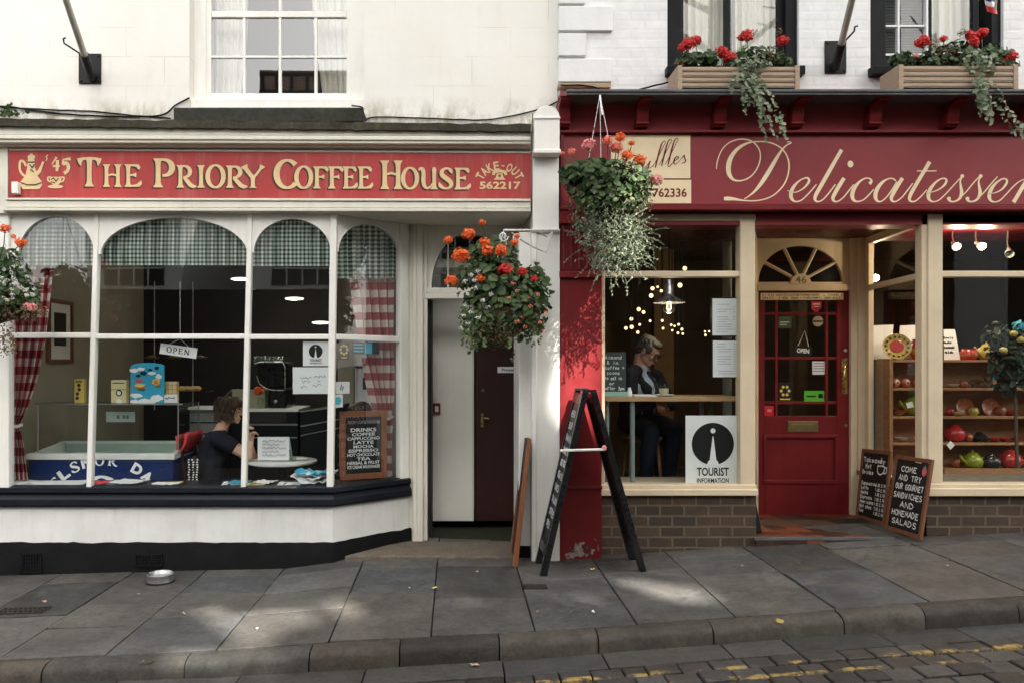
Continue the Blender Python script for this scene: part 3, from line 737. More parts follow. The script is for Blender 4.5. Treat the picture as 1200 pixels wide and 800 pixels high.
gnd = MB(); gnd.add([(-160,-160,-.6),(160,-160,-.6),(160,160,-.6),(-160,160,-.6)], [(0,1,2,3)])
structure(gnd.build('ground', M['road']))

# ------------------------------------------------------------------ the coffee house
ch = thing('coffee_house', 'white rendered house with the arched coffee house shopfront on its ground floor', 'building', (X(300), 0.4, 0))
WL = -7.0
def cpart(name, mb, mat, **k): return mb.build(name, mat, ch, **k)
# upper wall with a hole for the sash window
w = MB(); yw = .20
wx0, wx1, wz0 = X(222, yw), X(427, yw), Z(126, yw)
xr = X(653.5, yw); ztop = 7.6; zb = Z(146, yw)
w.box(WL, wx0, yw, yw+.4, zb, ztop); w.box(wx1, xr, yw, yw+.4, zb, ztop); w.box(wx0, wx1, yw, yw+.4, zb, wz0); w.box(wx0, wx1, yw, yw+.4, wz0+2.1, ztop)
cpart('upper_wall', w, M['render'])
lw = MB(); lw.box(WL, X(-14, .1), .10, .5, -.6, Z(250,.1)); cpart('pier', lw, M['cream'])
sh = MB()                                                       # room shell: back, sides, floor, ceiling
RX0, RX1, RY1, RZ1 = -4.2, X(497,.62), 3.3, 2.95
sh.box(RX0-.1, RX0, .5, RY1, -.2, RZ1); cpart('side_wall', sh, M['intwall'])
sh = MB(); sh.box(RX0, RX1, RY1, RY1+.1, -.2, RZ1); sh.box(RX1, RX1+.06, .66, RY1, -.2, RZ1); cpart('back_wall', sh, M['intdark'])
sh = MB(); sh.box(RX0, RX1, .08, RY1, RZ1, RZ1+.08); cpart('ceiling', sh, M['ceil'])
sh = MB(); sh.box(RX0, RX1, .12, RY1, -.1, -.02); cpart('floor_boards', sh, M['intfloor'])
sh = MB(); sh.box(WL, xr, yw+.4, 6.0, Z(146, yw), Z(146,yw)+.1); sh.box(WL, WL+.1, .5, 6, -.5, ztop); sh.box(WL, xr, 5.9, 6.0, -.5, ztop); cpart('rear_wall', sh, M['intdark'])
rf = MB(); rf.prism([(WL-.2, -.1, ztop), (WL-.2, 3.1, ztop+2.2), (WL-.2, 6.3, ztop)], (xr-WL+.2, 0, 0)); cpart('roof', rf, M['roofslate'])
# mossy ledge, cornice, frieze
led = MB(); Yl = -.14; n = 150; vs = []; fs = []
x0, x1 = WL, X(622, Yl)
for i in range(n+1):
    x = lerp(x0, x1, i/n); e = .012*noise.noise((x*6, 0, 0)) + .008*noise.noise((x*19, 3, 0))
    zt = lerp(Z(139,Yl), Z(146,Yl), max(0,(x-X(0))/(x1-X(0)))) ; zb_ = zt - .055
    vs += [(x, Yl+.012*noise.noise((x*14,7,1)), zb_+.010*noise.noise((x*23,2,1))), (x, Yl-.005, zt+e), (x, yw+.002, zt+.03+e*.5), (x, yw+.002, zb_)]
for i in range(n):
    for j in range(4): fs.append((i*4+j, (i+1)*4+j, (i+1)*4+(j+1)%4, i*4+(j+1)%4))
led.add(vs, fs); cpart('mossy_ledge', led, M['moss'], smooth=60)
cor = MB()
def tbox(mb, px0, px1, pyl0, pyl1, pyr0, pyr1, Y0, Y1, mi=0):   # band that drops a little to the right, as the old front has
    xa, xb = X(px0,Y0), X(px1,Y0)
    mb.prism([(xa,Y0,Z(pyl0,Y0)),(xb,Y0,Z(pyr0,Y0)),(xb,Y0,Z(pyr1,Y0)),(xa,Y0,Z(pyl1,Y0))], (0,Y1-Y0,0), mi)
tbox(cor, -420, 622, 138,157, 151.5,160, -.10, .2)
tbox(cor, -420, 622, 157,161.5, 160,165, -.13, .2)
tbox(cor, -420, 622, 161.5,166, 165,169, -.115, .2)
tbox(cor, -420, 622, 166,170, 169,173, -.07, .2)
cpart('cornice', cor, M['cream'], bevel=.006)
fr = MB(); tbox(fr, -420, 622, 170,249, 173,250, .0, .2); cpart('frieze', fr, M['cream'])
mo = MB()
tbox(mo, 6, 622, 232,234.5, 233,236, -.05, .02); tbox(mo, 6, 622, 235.5,243, 237,244, -.035, .02); tbox(mo, 2, 622, 243.5,247, 244.5,248, -.06, .02)
tbox(mo, 10, 622, 174.5,176.5, 177.5,180, -.03, .02)
tbox(mo, -60, 9, 170,250, 171,250, -.025, .02)
cpart('moulding', mo, M['cream'], bevel=.004)
so = MB(); so.box(X(390), X(622), .04, .62, Z(250,0)+.004, Z(250,0)+.05); so.box(RX0, X(622), .03, .25, Z(248,0)+.055, Z(248,0)+.12); cpart('soffit', so, M['cream'])
# bay window
YB = .03
SA = Vector((X(390,YB), YB)); SB = Vector((X(479,.52), .52))
def spl(px):                       # photo column -> point on the splayed side
    lo, hi = -.2, 1.3
    for _ in range(40):
        m = (lo+hi)/2; p = SA.lerp(SB, m); q = 535 + (p.x-CX)*F/(p.y+D)
        if q < px: lo = m
        else: hi = m
    return (lo+hi)/2
sn = Vector(((SB-SA).y, -(SB-SA).x, 0)).normalized()   # outward normal of the splay
def S3(t, z, off=0.0):
    p = SA.lerp(SB, t); return Vector((p.x, p.y, z)) + sn*off
def Zs(py, t): p = SA.lerp(SB, t); return Z(py, p.y)
def archboard(mb, P3, u0, u1, vt, uc, hw, vs_, rise, ext, n=24):
    pts = [(u0, vs_)] + [(uc - hw*math.cos(math.pi*k/n), vs_ + rise*math.sin(math.pi*k/n)) for k in range(n+1)] + [(u1, vs_)]
    pts = [p for i, p in enumerate(pts) if i == 0 or abs(p[0]-pts[i-1][0]) > 1e-5]
    for a, b in zip(pts[:-1], pts[1:]):
        mb.prism([P3(a[0], a[1]), P3(b[0], b[1]), P3(b[0], vt), P3(a[0], vt)], ext)
bay = MB(); Pf = lambda u, v: Vector((u, YB+.012, v)); vt = Z(249, YB)
for (a, b, l, r, ap, spv) in ((10,112,20,110.5,253,300), (112,293,117,290,254.5,298), (293,390,296.5,388,256,296)):
    archboard(bay, Pf, X(a,YB), X(b,YB), vt, X((l+r)/2,YB), (X(r,YB)-X(l,YB))/2, Z(spv,YB), Z(ap,YB)-Z(spv,YB), (0,.035,0))
tL, tR = spl(397), spl(470)
sl = (SB-SA).length
archboard(bay, lambda u, v: S3(u/sl, v, -.012), 0, sl, Z(250,.0), (tL+tR)/2*sl, (tR-tL)/2*sl, Zs(299,(tL+tR)/2), Zs(262.5,(tL+tR)/2)-Zs(299,(tL+tR)/2), -sn*.035)
bayo = cpart('bay_window', bay, M['creamw'])
def bpart(name, mb, mat, **k): return mb.build(name, mat, bayo, **k)
bead = MB()                        # thin raised rim round each arch
for (l, r, ap, spv) in ((20,110.5,253,300), (117,290,254.5,298), (296.5,388,256,296)):
    uc, hw = X((l+r)/2,YB), (X(r,YB)-X(l,YB))/2
    bead.tube([(uc-hw*math.cos(math.pi*k/24), YB+.012, Z(spv,YB)+(Z(ap,YB)-Z(spv,YB))*math.sin(math.pi*k/24)) for k in range(25)], .006, 6)
bead.tube([S3((tL+tR)/2-(tR-tL)/2*math.cos(math.pi*k/24), Zs(299,(tL+tR)/2)+(Zs(262.5,(tL+tR)/2)-Zs(299,(tL+tR)/2))*math.sin(math.pi*k/24), -.012) for k in range(25)], .006, 6)
bpart('arch_rim', bead, M['creamw'], smooth=60)
ZS = Z(570, YB)
def lean(px_t, px_b, wt, wb, py_t=249, py_b=571, Y0=YB-.005, Y1=YB+.06):
    m = MB(); zt, zb2 = Z(py_t,YB), Z(py_b,YB)
    m.prism([(X(px_t-wt/2,YB),Y0,zt),(X(px_t+wt/2,YB),Y0,zt),(X(px_b+wb/2,YB),Y0,zb2),(X(px_b-wb/2,YB),Y0,zb2)], (0,Y1-Y0,0)); return m
for pt, pb, wd in ((113,104,6), (293,285,6), (391,386.5,8)):
    bpart('mullion', lean(pt, pb, wd, wd), M['creamw'], bevel=.008)
pst = lean(4, 4, 16, 16, Y0=YB-.02); bpart('corner_post', pst, M['creamw'], bevel=.008)
em = MB(); em.prism([S3(spl(469),ZS-.04,.005), S3(1.0,ZS-.04,.005), S3(1.0,Z(249,.3),.005), S3(spl(469),Z(249,.3),.005)], -sn*.07); bpart('mullion', em, M['creamw'], bevel=.006)
for a, b, y0, y1 in ((12,107,389.5,396), (110,289,391,397), (291,388,391.5,397.5)):
    t = MB(); t.pbox(a, b, y0, y1, YB+.004, YB+.05); bpart('transom', t, M['creamw'], bevel=.006)
t = MB(); t.prism([S3(.0,Zs(391,.0),-.004), S3(spl(470),Zs(394,.9),-.004), S3(spl(470),Zs(401,.9),-.004), S3(.0,Zs(397.5,.0),-.004)], -sn*.045); bpart('transom', t, M['creamw'], bevel=.005)
YG = YB + .030
for a, b in ((11,108), (108,290), (290,389)):
    for z0, z1 in ((Z(571,YB), Z(394,YB)), (Z(394,YB), Z(250,YB))):
        g = MB(); g.add([(X(a,YB),YG,z0),(X(b,YB),YG,z0),(X(b,YB),YG,z1),(X(a,YB),YG,z1)], [(0,1,2,3)]); bpart('pane', g, M['glass'])
for z0, z1 in ((ZS, Z(395,.3)), (Z(395,.3), Z(251,.2))):
    g = MB(); g.add([S3(0,z0,-.03), S3(.97,z0,-.03), S3(.97,z1,-.03), S3(0,z1,-.03)], [(0,1,2,3)]); bpart('pane', g, M['glass'])
# sill (black, moulded), white stall riser, black plinth
def band(prof, name, mat, parent, x0=X(-70), tend=1.0, bevel=0.0):   # profile (offset out, z) swept along the front and round the splay
    m = MB(); k = len(prof); sn2 = Vector((sn.x, sn.y)); fn = Vector((0,-1)); mit = (sn2+fn).normalized(); mk = 1/mit.dot(fn)
    st_ = []
    for i in range(9):
        x = lerp(x0, SA.x, i/8); st_.append([Vector((x, YB, z)) + (Vector((0,-o,0)) if i < 8 else Vector((mit.x*o*mk, mit.y*o*mk, 0))) for o, z in prof])
    for i in range(1, 5):
        p = SA.lerp(SB, tend*i/4); st_.append([Vector((p.x, p.y, z)) + sn*o for o, z in prof])
    vs = [p for s_ in st_ for p in s_]; fs = []
    for i in range(len(st_)-1):
        for j in range(k): fs.append((i*k+j, (i+1)*k+j, (i+1)*k+(j+1)%k, i*k+(j+1)%k))
    fs.append(tuple(range(k-1,-1,-1))); fs.append(tuple(range(len(vs)-k, len(vs))))
    m.add(vs, fs); return m.build(name, mat, parent, bevel=bevel)
zA, zB_ = Z(569,YB), Z(592,YB)
band([(-.34,zA-.004),(-.02,zA),(.030,zA-.012),(.034,zA-.045),(.012,zA-.062),(.030,zA-.085),(.040,zA-.10),(.045,zB_+.012),(.040,zB_),(-.1,zB_)], 'window_sill', M['navy'], ch)
zC = Z(637.5,YB)
band([(-.10,zB_+.002),(.0,zB_+.002),(.004,zC-.06),(-.10,zC-.06)], 'stallriser', M['panelw'], ch)
# plinth with a wavering top edge
pl_ = MB(); vs = []; fs = []
path = [(lerp(WL, SA.x, i/110), YB, Vector((0,-1,0))) for i in range(110)] + [(SA.lerp(SB, i/14*1.03).x, SA.lerp(SB, i/14*1.03).y, sn) for i in range(15)]
for i, (x, y, nn) in enumerate(path):
    e = .010*noise.noise((x*5,1,4)) + .007*noise.noise((x*17,6,4))
    b = Vector((x, y, 0)); o = .012 + .006*noise.noise((x*11,2,8))
    zt = zC + .018 + e + .02*max(0, (x-SA.x))
    vs += [b + nn*(o+.002) + Vector((0,0,-.6)), b + nn*o + Vector((0,0,zt-.01)), b + nn*(o-.008) + Vector((0,0,zt)), b - nn*.1 + Vector((0,0,zt))]
for i in range(len(path)-1):
    for j in range(3): fs.append((i*4+j, (i+1)*4+j, (i+1)*4+j+1, i*4+j+1))
pl_.add(vs, fs); plo = cpart('plinth', pl_, M['blackplinth'], smooth=50)
for a, b, c, d in ((24,48,648,671), (158,190,649,664)):
    v = MB(); yv = YB-.026
    v.pbox(a, b, c, c+1.5, yv, yv+.02); v.pbox(a, b, d-1.5, d, yv, yv+.02); v.pbox(a, a+1.5, c, d, yv, yv+.02); v.pbox(b-1.5, b, c, d, yv, yv+.02)
    for k in range(1, 8): v.pbox(lerp(a,b,k/8)-.5, lerp(a,b,k/8)+.5, c, d, yv+.004, yv+.02)
    for k in range(1, 5): v.pbox(a, b, lerp(c,d,k/5)-.5, lerp(c,d,k/5)+.5, yv+.005, yv+.02)
    v.build('vent', M['iron'], plo)
# doorway, set back
YD = .55
dw = MB()
for a, b, y0 in ((479,484,YD-.02), (484,489,YD-.05), (489,496,YD-.06), (496,501,YD-.03)):
    dw.box(X(a,YD), X(b,YD), y0, YD+.10, -.1, Z(262,YD))
for a, b, y0 in ((607,613,YD-.03), (613,619,YD-.06), (619,632,YD-.02)):
    dw.box(X(a,YD), X(b,YD), y0, YD+.10, -.1, Z(262,YD))
dw.box(X(470,YD), X(632,YD), YD+.02, YD+.10, Z(275,YD), Z(245,YD))
cdf = cpart('door_frame', dw, M['cream'], bevel=.006)
fl = MB(); Pd = lambda u, v: Vector((u, YD, v))
archboard(fl, Pd, X(501,YD), X(607,YD), Z(262,YD), X(550,YD), (X(595,YD)-X(505,YD))/2, Z(337,YD), Z(272,YD)-Z(337,YD), (0,.05,0))
flo = cpart('fanlight', fl, M['cream'])
m = MB(); m.pbox(499, 609, 337, 343, YD-.02, YD+.06); m.pbox(498, 610, 343, 350, YD-.045, YD+.06); m.build('transom', M['cream'], flo, bevel=.006)
g = MB(); g.add([Pd(X(501,YD),Z(340,YD))+Vector((0,.03,0)), Pd(X(607,YD),Z(340,YD))+Vector((0,.03,0)), Pd(X(607,YD),Z(266,YD))+Vector((0,.03,0)), Pd(X(501,YD),Z(266,YD))+Vector((0,.03,0))], [(0,1,2,3)]); g.build('pane', M['glass'], flo)
m = MB(); m.tube([(X(550,YD)-(X(595,YD)-X(505,YD))/2*math.cos(math.pi*k/24), YD, Z(337,YD)+(Z(272,YD)-Z(337,YD))*math.sin(math.pi*k/24)) for k in range(25)], .009, 6); m.build('arch_rim', M['cream'], flo, smooth=60)
m = MB(); m.pbox(524, 526, 280, 337, YD+.015, YD+.04); m.pbox(572, 574, 280, 337, YD+.015, YD+.04); m.build('glazing_bar', M['cream'], flo)
YL = 1.15
lob = MB(); zl = Z(608,YL)
lob.box(X(500,YD)-.03, X(500,YD), YD+.1, YL+.1, -.2, 2.4); lob.box(X(609,YD), X(609,YD)+.05, YD+.1, YL+.1, -.2, 2.4)
lob.box(X(500,YD)-.03, X(609,YD)+.05, YL, YL+.08, Z(350,YL)-.2, 2.6); lob.box(X(500,YD)-.03, X(609,YD)+.05, YD+.08, YL+.1, 2.35, 2.42)
cpart('lobby_wall', lob, M['cream'])
flr = MB(); flr.box(X(500,YD)-.03, X(609,YD)+.05, YD+.0, YL+.1, -.2, -.004); cpart('lobby_floor', flr, M['intfloor'])
wd_ = MB(); wd_.pbox(505, 555, 346, 610, YL-.035, YL-.001); wdo = cpart('white_door', wd_, paint('lobby_white_paint', (.86,.84,.77), .5, .05, 2, streak=.15, bumpk=.08, grime=(.5,.45,.36)), bevel=.004)
m = MB(); m.pbox(553.6, 555.4, 346, 610, YL-.042, YL-.036); m.build('door_edge', M['cream'], wdo)
dd = MB(); dd.pbox(557, 608, 350, 610, YL-.03, YL-.001); ddo = cpart('brown_door', dd, M['darkdoor'], bevel=.004)
m = MB(); m.pbox(563.5,566.5,484,500, YL-.036, YL-.031); m.tube([P(565,489,YL-.036), P(565,489,YL-.07), P(573,490,YL-.07)], .009, 8); m.build('door_handle', M['brass'], ddo, smooth=50)
m = MB(); m.lathe(P(566,457,YL-.031), [(0,.006),(.014,.006),(.014,0)], 14, axis=(0,-1,0)); m.build('keyhole_cover', M['dimbrass'], ddo)
mt = MB(); mt.box(X(501,YD)+.01, X(607,YD)-.01, YD+.03, YL-.05, -.003, .012); mato = mt.build('door_mat', M['mat'], bevel=.003)
tag(mato, 'dark green matting covering the floor of the white recessed doorway', 'doormat')
th = MB(); th.box(X(498,YD), X(609,YD), YD-.05, YD+.025, -.05, Z(637,YD)+.006); cpart('threshold', th, M['creamw'], bevel=.003)
ds = MB(); vs = [(X(404,.02),.0,.03),(X(602,-.02),-.02,.03),(X(607,.50),.50,.02),(X(470,.48),.50,.02)]
ds.prism([(a,b,Z(655,0)+.03) for a,b,c in vs], (0,0,-.25)); cpart('door_step', ds, M['stepstone'], bevel=.012, seg=3)
# pilaster between the shops
pi = MB(); YP = -.06
pi.pbox(623, 656, 271, 700, YP+.0, .6); pi.pbox(624.5, 655, 178, 270, YP-.02, .6); pi.pbox(622.5,656.5, 268.5,272, YP-.035, .6)
pi.pbox(623, 629, 272, 700, YP-.02, .0); pi.pbox(608, 624, 272, 700, .05, .6)
pio = cpart('pilaster', pi, M['creamw'], bevel=.006)
cs = MB(); YC = -.2
zc0, zc1 = Z(177,YC), Z(138,YC); r_ = (X(656,YC)-X(626,YC))/2; xc = X(641,YC)
pts = [(xc-r_,YC,zc0),(xc+r_,YC,zc0)] + [(xc+r_*math.cos(math.pi*k/14), YC, zc1+r_*.95*math.sin(math.pi*k/14)) for k in range(15)]
cs.prism(pts, (0,.4,0))
cs.box(xc-r_-.008, xc+r_+.008, YC-.012, .1, zc0-.02, zc0+.01); cs.box(xc-r_-.004, xc+r_+.004, YC-.01, .1, zc1-.012, zc1+.006)
cs.build('console', M['creamw'], pio, bevel=.006)
bs = MB(); bs.pbox(607, 624, 640, 700, .02, .3); bs.build('pilaster_base', M['blackplinth'], pio)
# sash window upstairs
sw = MB(); YW = .32
sw.box(wx0, X(242,YW), YW-.02, YW+.2, Z(126,YW), wz0+2.1); sw.box(X(411,YW), wx1, YW-.02, YW+.2, Z(126,YW), wz0+2.1); sw.box(wx0, wx1, YW-.02, YW+.2, wz0+2.0, wz0+2.1)
sw.box(wx0, wx1, YW-.10, YW+.05, Z(126,YW-.1), Z(116,YW-.1))
swo = cpart('sash_window', sw, M['creamw'], bevel=.005)
def spart(name, mb, mat, **k): return mb.build(name, mat, swo, **k)
sf = MB()
for y0, y1 in ((109.5,117), (13,20.5)): sf.pbox(247.6, 405.9, y0, y1, YW, YW+.05)
sf.pbox(241, 247.5, -150, 117, YW, YW+.05); sf.pbox(406, 412, -150, 117, YW, YW+.05)
for x in (286, 328, 370): sf.pbox(x-1.7, x+1.7, 20, 110, YW+.004, YW+.04); sf.pbox(x-1.7, x+1.7, -150, 13, YW+.024, YW+.06)
sf.pbox(247, 406, 65.3, 68.3, YW+.006, YW+.038); sf.pbox(247, 406, -40, -37, YW+.006, YW+.038)
spart('sash', sf, M['creamw'], bevel=.004)
for y0, y1, o in ((20,110,.02), (-150,13,.03)):
    g = MB(); g.add([P(246,y1,YW+o), P(408,y1,YW+o), P(408,y0,YW+o), P(246,y0,YW+o)], [(0,1,2,3)]); spart('pane', g, M['glassup'])
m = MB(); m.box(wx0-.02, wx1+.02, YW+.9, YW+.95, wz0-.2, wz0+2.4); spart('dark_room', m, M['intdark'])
def cloth(rows, Y, folds, amp, mat, name, parent, ul=1.0, vl=1.0, nu=60, label=None, ph=0.0, fn=None):
    m = MB(); vs = []; uv = []; fs = []; n = len(rows)
    for j, (py, a, b) in enumerate(rows):
        for i in range(nu+1):
            t = i/nu; px = lerp(a, b, t)
            y = Y + amp*(math.sin(t*folds*2*math.pi + ph) + .35*math.sin(t*folds*5.1 + 2*ph + j*.4)) + .004*noise.noise((t*9, j*.6, ph))
            vs.append(fn(px, py, y) if fn else P(px, py, y)); uv.append((t*ul, (rows[-1][0]-py)/(rows[-1][0]-rows[0][0])*vl))
    for j in range(n-1):
        for i in range(nu): fs.append((j*(nu+1)+i, (j+1)*(nu+1)+i, (j+1)*(nu+1)+i+1, j*(nu+1)+i+1))
    m.add(vs, fs, uv); return m.build(name, mat, parent, smooth=80, label=label)
cur = thing('upstairs_curtains', 'pale net curtains drawn back behind the white sash window upstairs', 'curtain', P(328,115,YW+.2))
cloth([(-60,248,292),(40,248,290),(80,249,287),(112,249,283)], YW+.2, 5, .02, M['net'], 'curtain', cur)
cloth([(-60,362,410),(40,368,410),(80,374,409),(112,378,409)], YW+.2, 5, .02, M['net'], 'curtain', cur)
m = MB(); m.pbox(203, 425, 126, 143.5, yw-.16, yw+.1); cpart('stone_sill', m, M['sillstone'], bevel=.012, seg=3)

# ------------------------------------------------------------------ the delicatessen
de = thing('delicatessen', 'white painted brick house with the dark red delicatessen shopfront on its ground floor', 'building', (X(930), 0.4, 0))
def dpart(name, mb, mat, **k): return mb.build(name, mat, de, **k)
XE = 7.5; yu = .16
dwl = MB(); xl = X(653.5, yw)+.006; zb = Z(112,yu); zt = 7.9
def ux(px): return X(px, yu)
zw0 = Z(84, yu); zw1 = zw0 + 1.9
dwl.box(xl, ux(782), yu, yu+.4, zb, zt); dwl.box(ux(936), ux(1020), yu, yu+.4, zb, zt); dwl.box(ux(1176), XE, yu, yu+.4, zb, zt)
for a, b in ((782,936),(1020,1176)): dwl.box(ux(a), ux(b), yu, yu+.4, zb, zw0); dwl.box(ux(a), ux(b), yu, yu+.4, zw1, zt)
dpart('upper_wall', dwl, M['wbrick'])
for a, b, c, d in ((654.5,686,-26,4.5), (654.5,718,7,36), (654.5,687,39,65.5), (654.5,717,69,96), (654.5,718,-59,-29)):
    q = MB(); q.pbox(a, b, c, d, yu-.03, yu+.1); dpart('quoin', q, M['quoin'], bevel=.006)
q = MB(); q.pbox(654.5, 716, 97.5, 103, yu-.05, yu+.1); dpart('stone_footing', q, M['sandstone'], bevel=.006)
m = MB(); m.box(xl, XE, 5.9, 6.0, -.4, zt); m.box(XE-.1, XE, .4, 6, -.4, zt); m.box(xl, XE, yu+.4, 6, 3.1, 3.16); m.box(xl, xl+.04, yu+.4, 6, 3.1, zt); dpart('rear_wall', m, M['intdark'])
rf = MB(); rf.prism([(xl, -.1, zt), (xl, 3.1, zt+2.2), (xl, 6.3, zt)], (XE-xl+.2, 0, 0)); dpart('roof', rf, M['roofslate'])
for k, (a, b, mul) in enumerate(((782,936,853),(1020,1176,None))):
    wn_ = MB(); y = yu+.06
    wn_.box(ux(a), X(a+16,y), y-.03, y+.2, zw0-.03, zw1); wn_.box(X(b-17,y), ux(b), y-.03, y+.2, zw0-.03, zw1); wn_.box(ux(a), ux(b), y-.04, y+.2, zw1-.08, zw1); wn_.box(ux(a)-.02, ux(b)+.02, y-.14, y+.2, zw0-.05, zw0+.02)
    o = dpart('upstairs_window', wn_, M['black'], bevel=.006)
    f = MB()
    if mul:
        f.pbox(mul-3, mul+3, -160, 84, y+.02, y+.08); f.pbox(912,918,-160,84,y+.02,y+.08); f.pbox(798,801,-160,84,y+.02,y+.08)
        f.build('glazing_bar', M['black'], o, bevel=.004)
    else:
        f.pbox(1032,1035,-160,66,y+.02,y+.07); f.pbox(1085.5,1088,-160,66,y+.02,y+.07); f.pbox(1052,1054.5,-160,66,y+.03,y+.07); f.pbox(1035.1,1085.4,63,66,y+.02,y+.07); f.pbox(1035.1,1085.4,29.5,32,y+.034,y+.066); f.pbox(1035.1,1085.4,-8,-5.5,y+.034,y+.066)
        f.build('casement', M['white'], o, bevel=.003)
        f = MB(); f.pbox(1088,1092,-160,84,y+.03,y+.08); f.pbox(1140,1147,-160,84,y+.03,y+.08); f.pbox(1032,1088,66,84,y+.03,y+.08); f.build('glazing_bar', M['black'], o, bevel=.004)
    g = MB(); g.add([P(a+14,86,y+.05), P(b-14,86,y+.05), P(b-14,-160,y+.05), P(a+14,-160,y+.05)], [(0,1,2,3)]); g.build('pane', M['glass2'], o)
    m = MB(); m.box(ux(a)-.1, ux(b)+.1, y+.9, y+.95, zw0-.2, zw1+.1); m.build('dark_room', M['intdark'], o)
c1 = thing('upstairs_curtains', 'long cream curtains behind the black window above the deli sign and left planter', 'curtain', P(855,84,.45))
cloth([(-120,800,852),(0,800,851),(86,801,850)], yu+.2, 6, .018, M['net'], 'curtain', c1)
cloth([(-120,856,914),(0,857,913),(86,858,912)], yu+.2, 7, .018, M['net'], 'curtain', c1, ph=1)
c2 = thing('upstairs_curtains', 'beige curtain behind the black window with the small white casement', 'curtain', P(1118,84,.45))
cloth([(-120,1092,1141),(0,1092,1141),(86,1092,1141)], yu+.2, 4, .014, M['net'], 'curtain', c2)
bl = MB()
for k in range(26): bl.pbox(1033, 1087, -20+k*3.3, -20+k*3.3+2.4, yu+.16, yu+.165)
bl = bl.build('venetian_blind', M['lead']); tag(bl, 'grey slatted blind behind the small white casement window', 'blind')
# gutter ledge, frieze, brackets, fascia background
gu = MB(); YGt = -.25
gu.box(xl-.0, XE, YGt, yu+.001, Z(111.5,YGt), Z(106,YGt)); gu.box(xl, XE, YGt-.012, YGt+.03, Z(108.5,YGt), Z(105.2,YGt)); dpart('gutter', gu, M['lead'], bevel=.004)
fz = MB(); YF = .0
fz.box(xl, XE, YF+.06, yu+.1, Z(262,0), Z(104,YF)); dpart('frieze', fz, M['delifascia'])
cv = MB()                         # the coved red board under the ledge
prof = [(YF+.04, Z(154,YF)), (YF+.03, Z(140,YF)), (YF+.00, Z(128,YF)), (YF-.05, Z(118,YF-.05)), (YF-.10, Z(112,YF-.10)), (YF+.10, Z(112,YF-.10)), (YF+.10, Z(154,YF))]
cv.prism([(xl+.002, a, b) for a, b in prof], (XE-xl-.01, 0, 0)); dpart('cove', cv, M['delifascia'], smooth=50)
for px in (664, 758, 851, 944, 1037, 1130, 1223, 1316):
    x = X(px, -.2); hw = .045
    prof = [(YF+.05, Z(152,0)), (YF-.055, Z(151.5,0)), (YF-.07, Z(147,0)), (YF-.06, Z(146,0)), (YF-.075, Z(140,0)), (YF-.09, Z(130,0)), (YF-.14, Z(121,-.14)), (YF-.205, Z(117,-.205)), (YF-.21, Z(112.3,-.21)), (YF+.05, Z(112.3,-.21))]
    b = MB(); b.prism([(x-hw, a, c) for a, c in prof], (2*hw, 0, 0)); b.box(x-hw-.006, x+hw+.006, YF-.082, YF+.04, Z(149,0), Z(147.2,0)); b.box(x-hw-.006, x+hw+.006, YF-.218, YF+.04, Z(114,-.21), Z(112.3,-.21)-.001); dpart('bracket', b, M['delired'], bevel=.004)
ml = MB(); ml.pbox(657, 1500, 152.5, 155.5, YF-.06, .06); ml.pbox(657, 1500, 155.5, 158, YF-.03, .06); ml.pbox(657, 1500, 241, 246, YF-.07, .06); ml.pbox(657, 1500, 238.8, 241, YF-.045, .06); ml.pbox(657, 661, 158, 239, YF-.04, .06); dpart('moulding', ml, M['delired'], bevel=.004)
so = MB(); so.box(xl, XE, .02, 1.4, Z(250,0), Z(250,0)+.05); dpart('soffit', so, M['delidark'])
# red pilaster
rp = MB(); YR = -.03
rp.pbox(656, 705, 325, 720, YR, .3); rp.pbox(656, 703, 252, 325, YR+.01, .3); rp.pbox(655, 706, 318, 325.5, YR-.03, .3); rp.pbox(655, 706, 247, 262, YR-.03, .3); rp.pbox(656,706, 569,573, YR-.012, .3)
for k in range(5): rp.pbox(659.5+k*9, 661.5+k*9, 264, 316, YR-.014, .1)
rpo = dpart('pilaster', rp, M['delired'], bevel=.005)
pe = MB(); plp = pxplane(YR-.0015)
for cx, cy, rx, ry, s in ((676,645,11,9,2),(688,646,10,7,3),(668,650,6,5,4),(698,630,1.5,4,5),(701,640,1.2,5,6),(682,637,5,4,7),(688,569.5,4,1.2,8),(672,571,2.5,1.5,9)):
    r2 = random.Random(s); nn = 22
    poly(pe, plp, [(X(cx + rx*math.cos(2*math.pi*k/nn)*r2.uniform(.55,1.15),YR), Z(cy + ry*math.sin(2*math.pi*k/nn)*r2.uniform(.5,1.15),YR)) for k in range(nn)], .0)
pe.build('peeled_patch', paint('peeled_plaster', (.34,.27,.24), .9, .5, 30, chips=.46, chipc=(.10,.025,.025), bumpk=.9), rpo)
# left shop window of the deli
YV = .06
sw = MB()
sw.pbox(705, 709, 250, 572, YV, YV+.1); sw.pbox(867.5, 885, 250, 572, YV-.01, YV+.1); sw.pbox(705, 886, 249, 259, YV-.003, YV+.1); sw.pbox(709, 868, 317.5, 324.5, YV+.004, YV+.09)
dso = dpart('shop_window', sw, M['delicream'], bevel=.005)
m = MB(); m.pbox(703, 887, 567.5, 576, YV-.03, YV+.1); m.pbox(702, 889, 573, 580.5, YV-.05, YV+.1); m.build('window_sill', M['delicream'], dso, bevel=.006)
m = MB(); m.box(X(709,YV), X(868,YV), YV+.1, YV+.5, Z(569,YV)-.05, Z(569,YV)); m.build('inner_sill', M['delicream'], dso)
for y0, y1 in ((259,320),(320,570)):
    g = MB(); g.add([P(708,y1,YV+.05), P(869,y1,YV+.05), P(869,y0,YV+.05), P(708,y0,YV+.05)], [(0,1,2,3)]); g.build('pane', M['glass2'], dso)
br = MB(); br.pbox(705, 886, 579, 720, YV-.004, YV+.2); dpart('brick_stallriser', br, M['brick'])
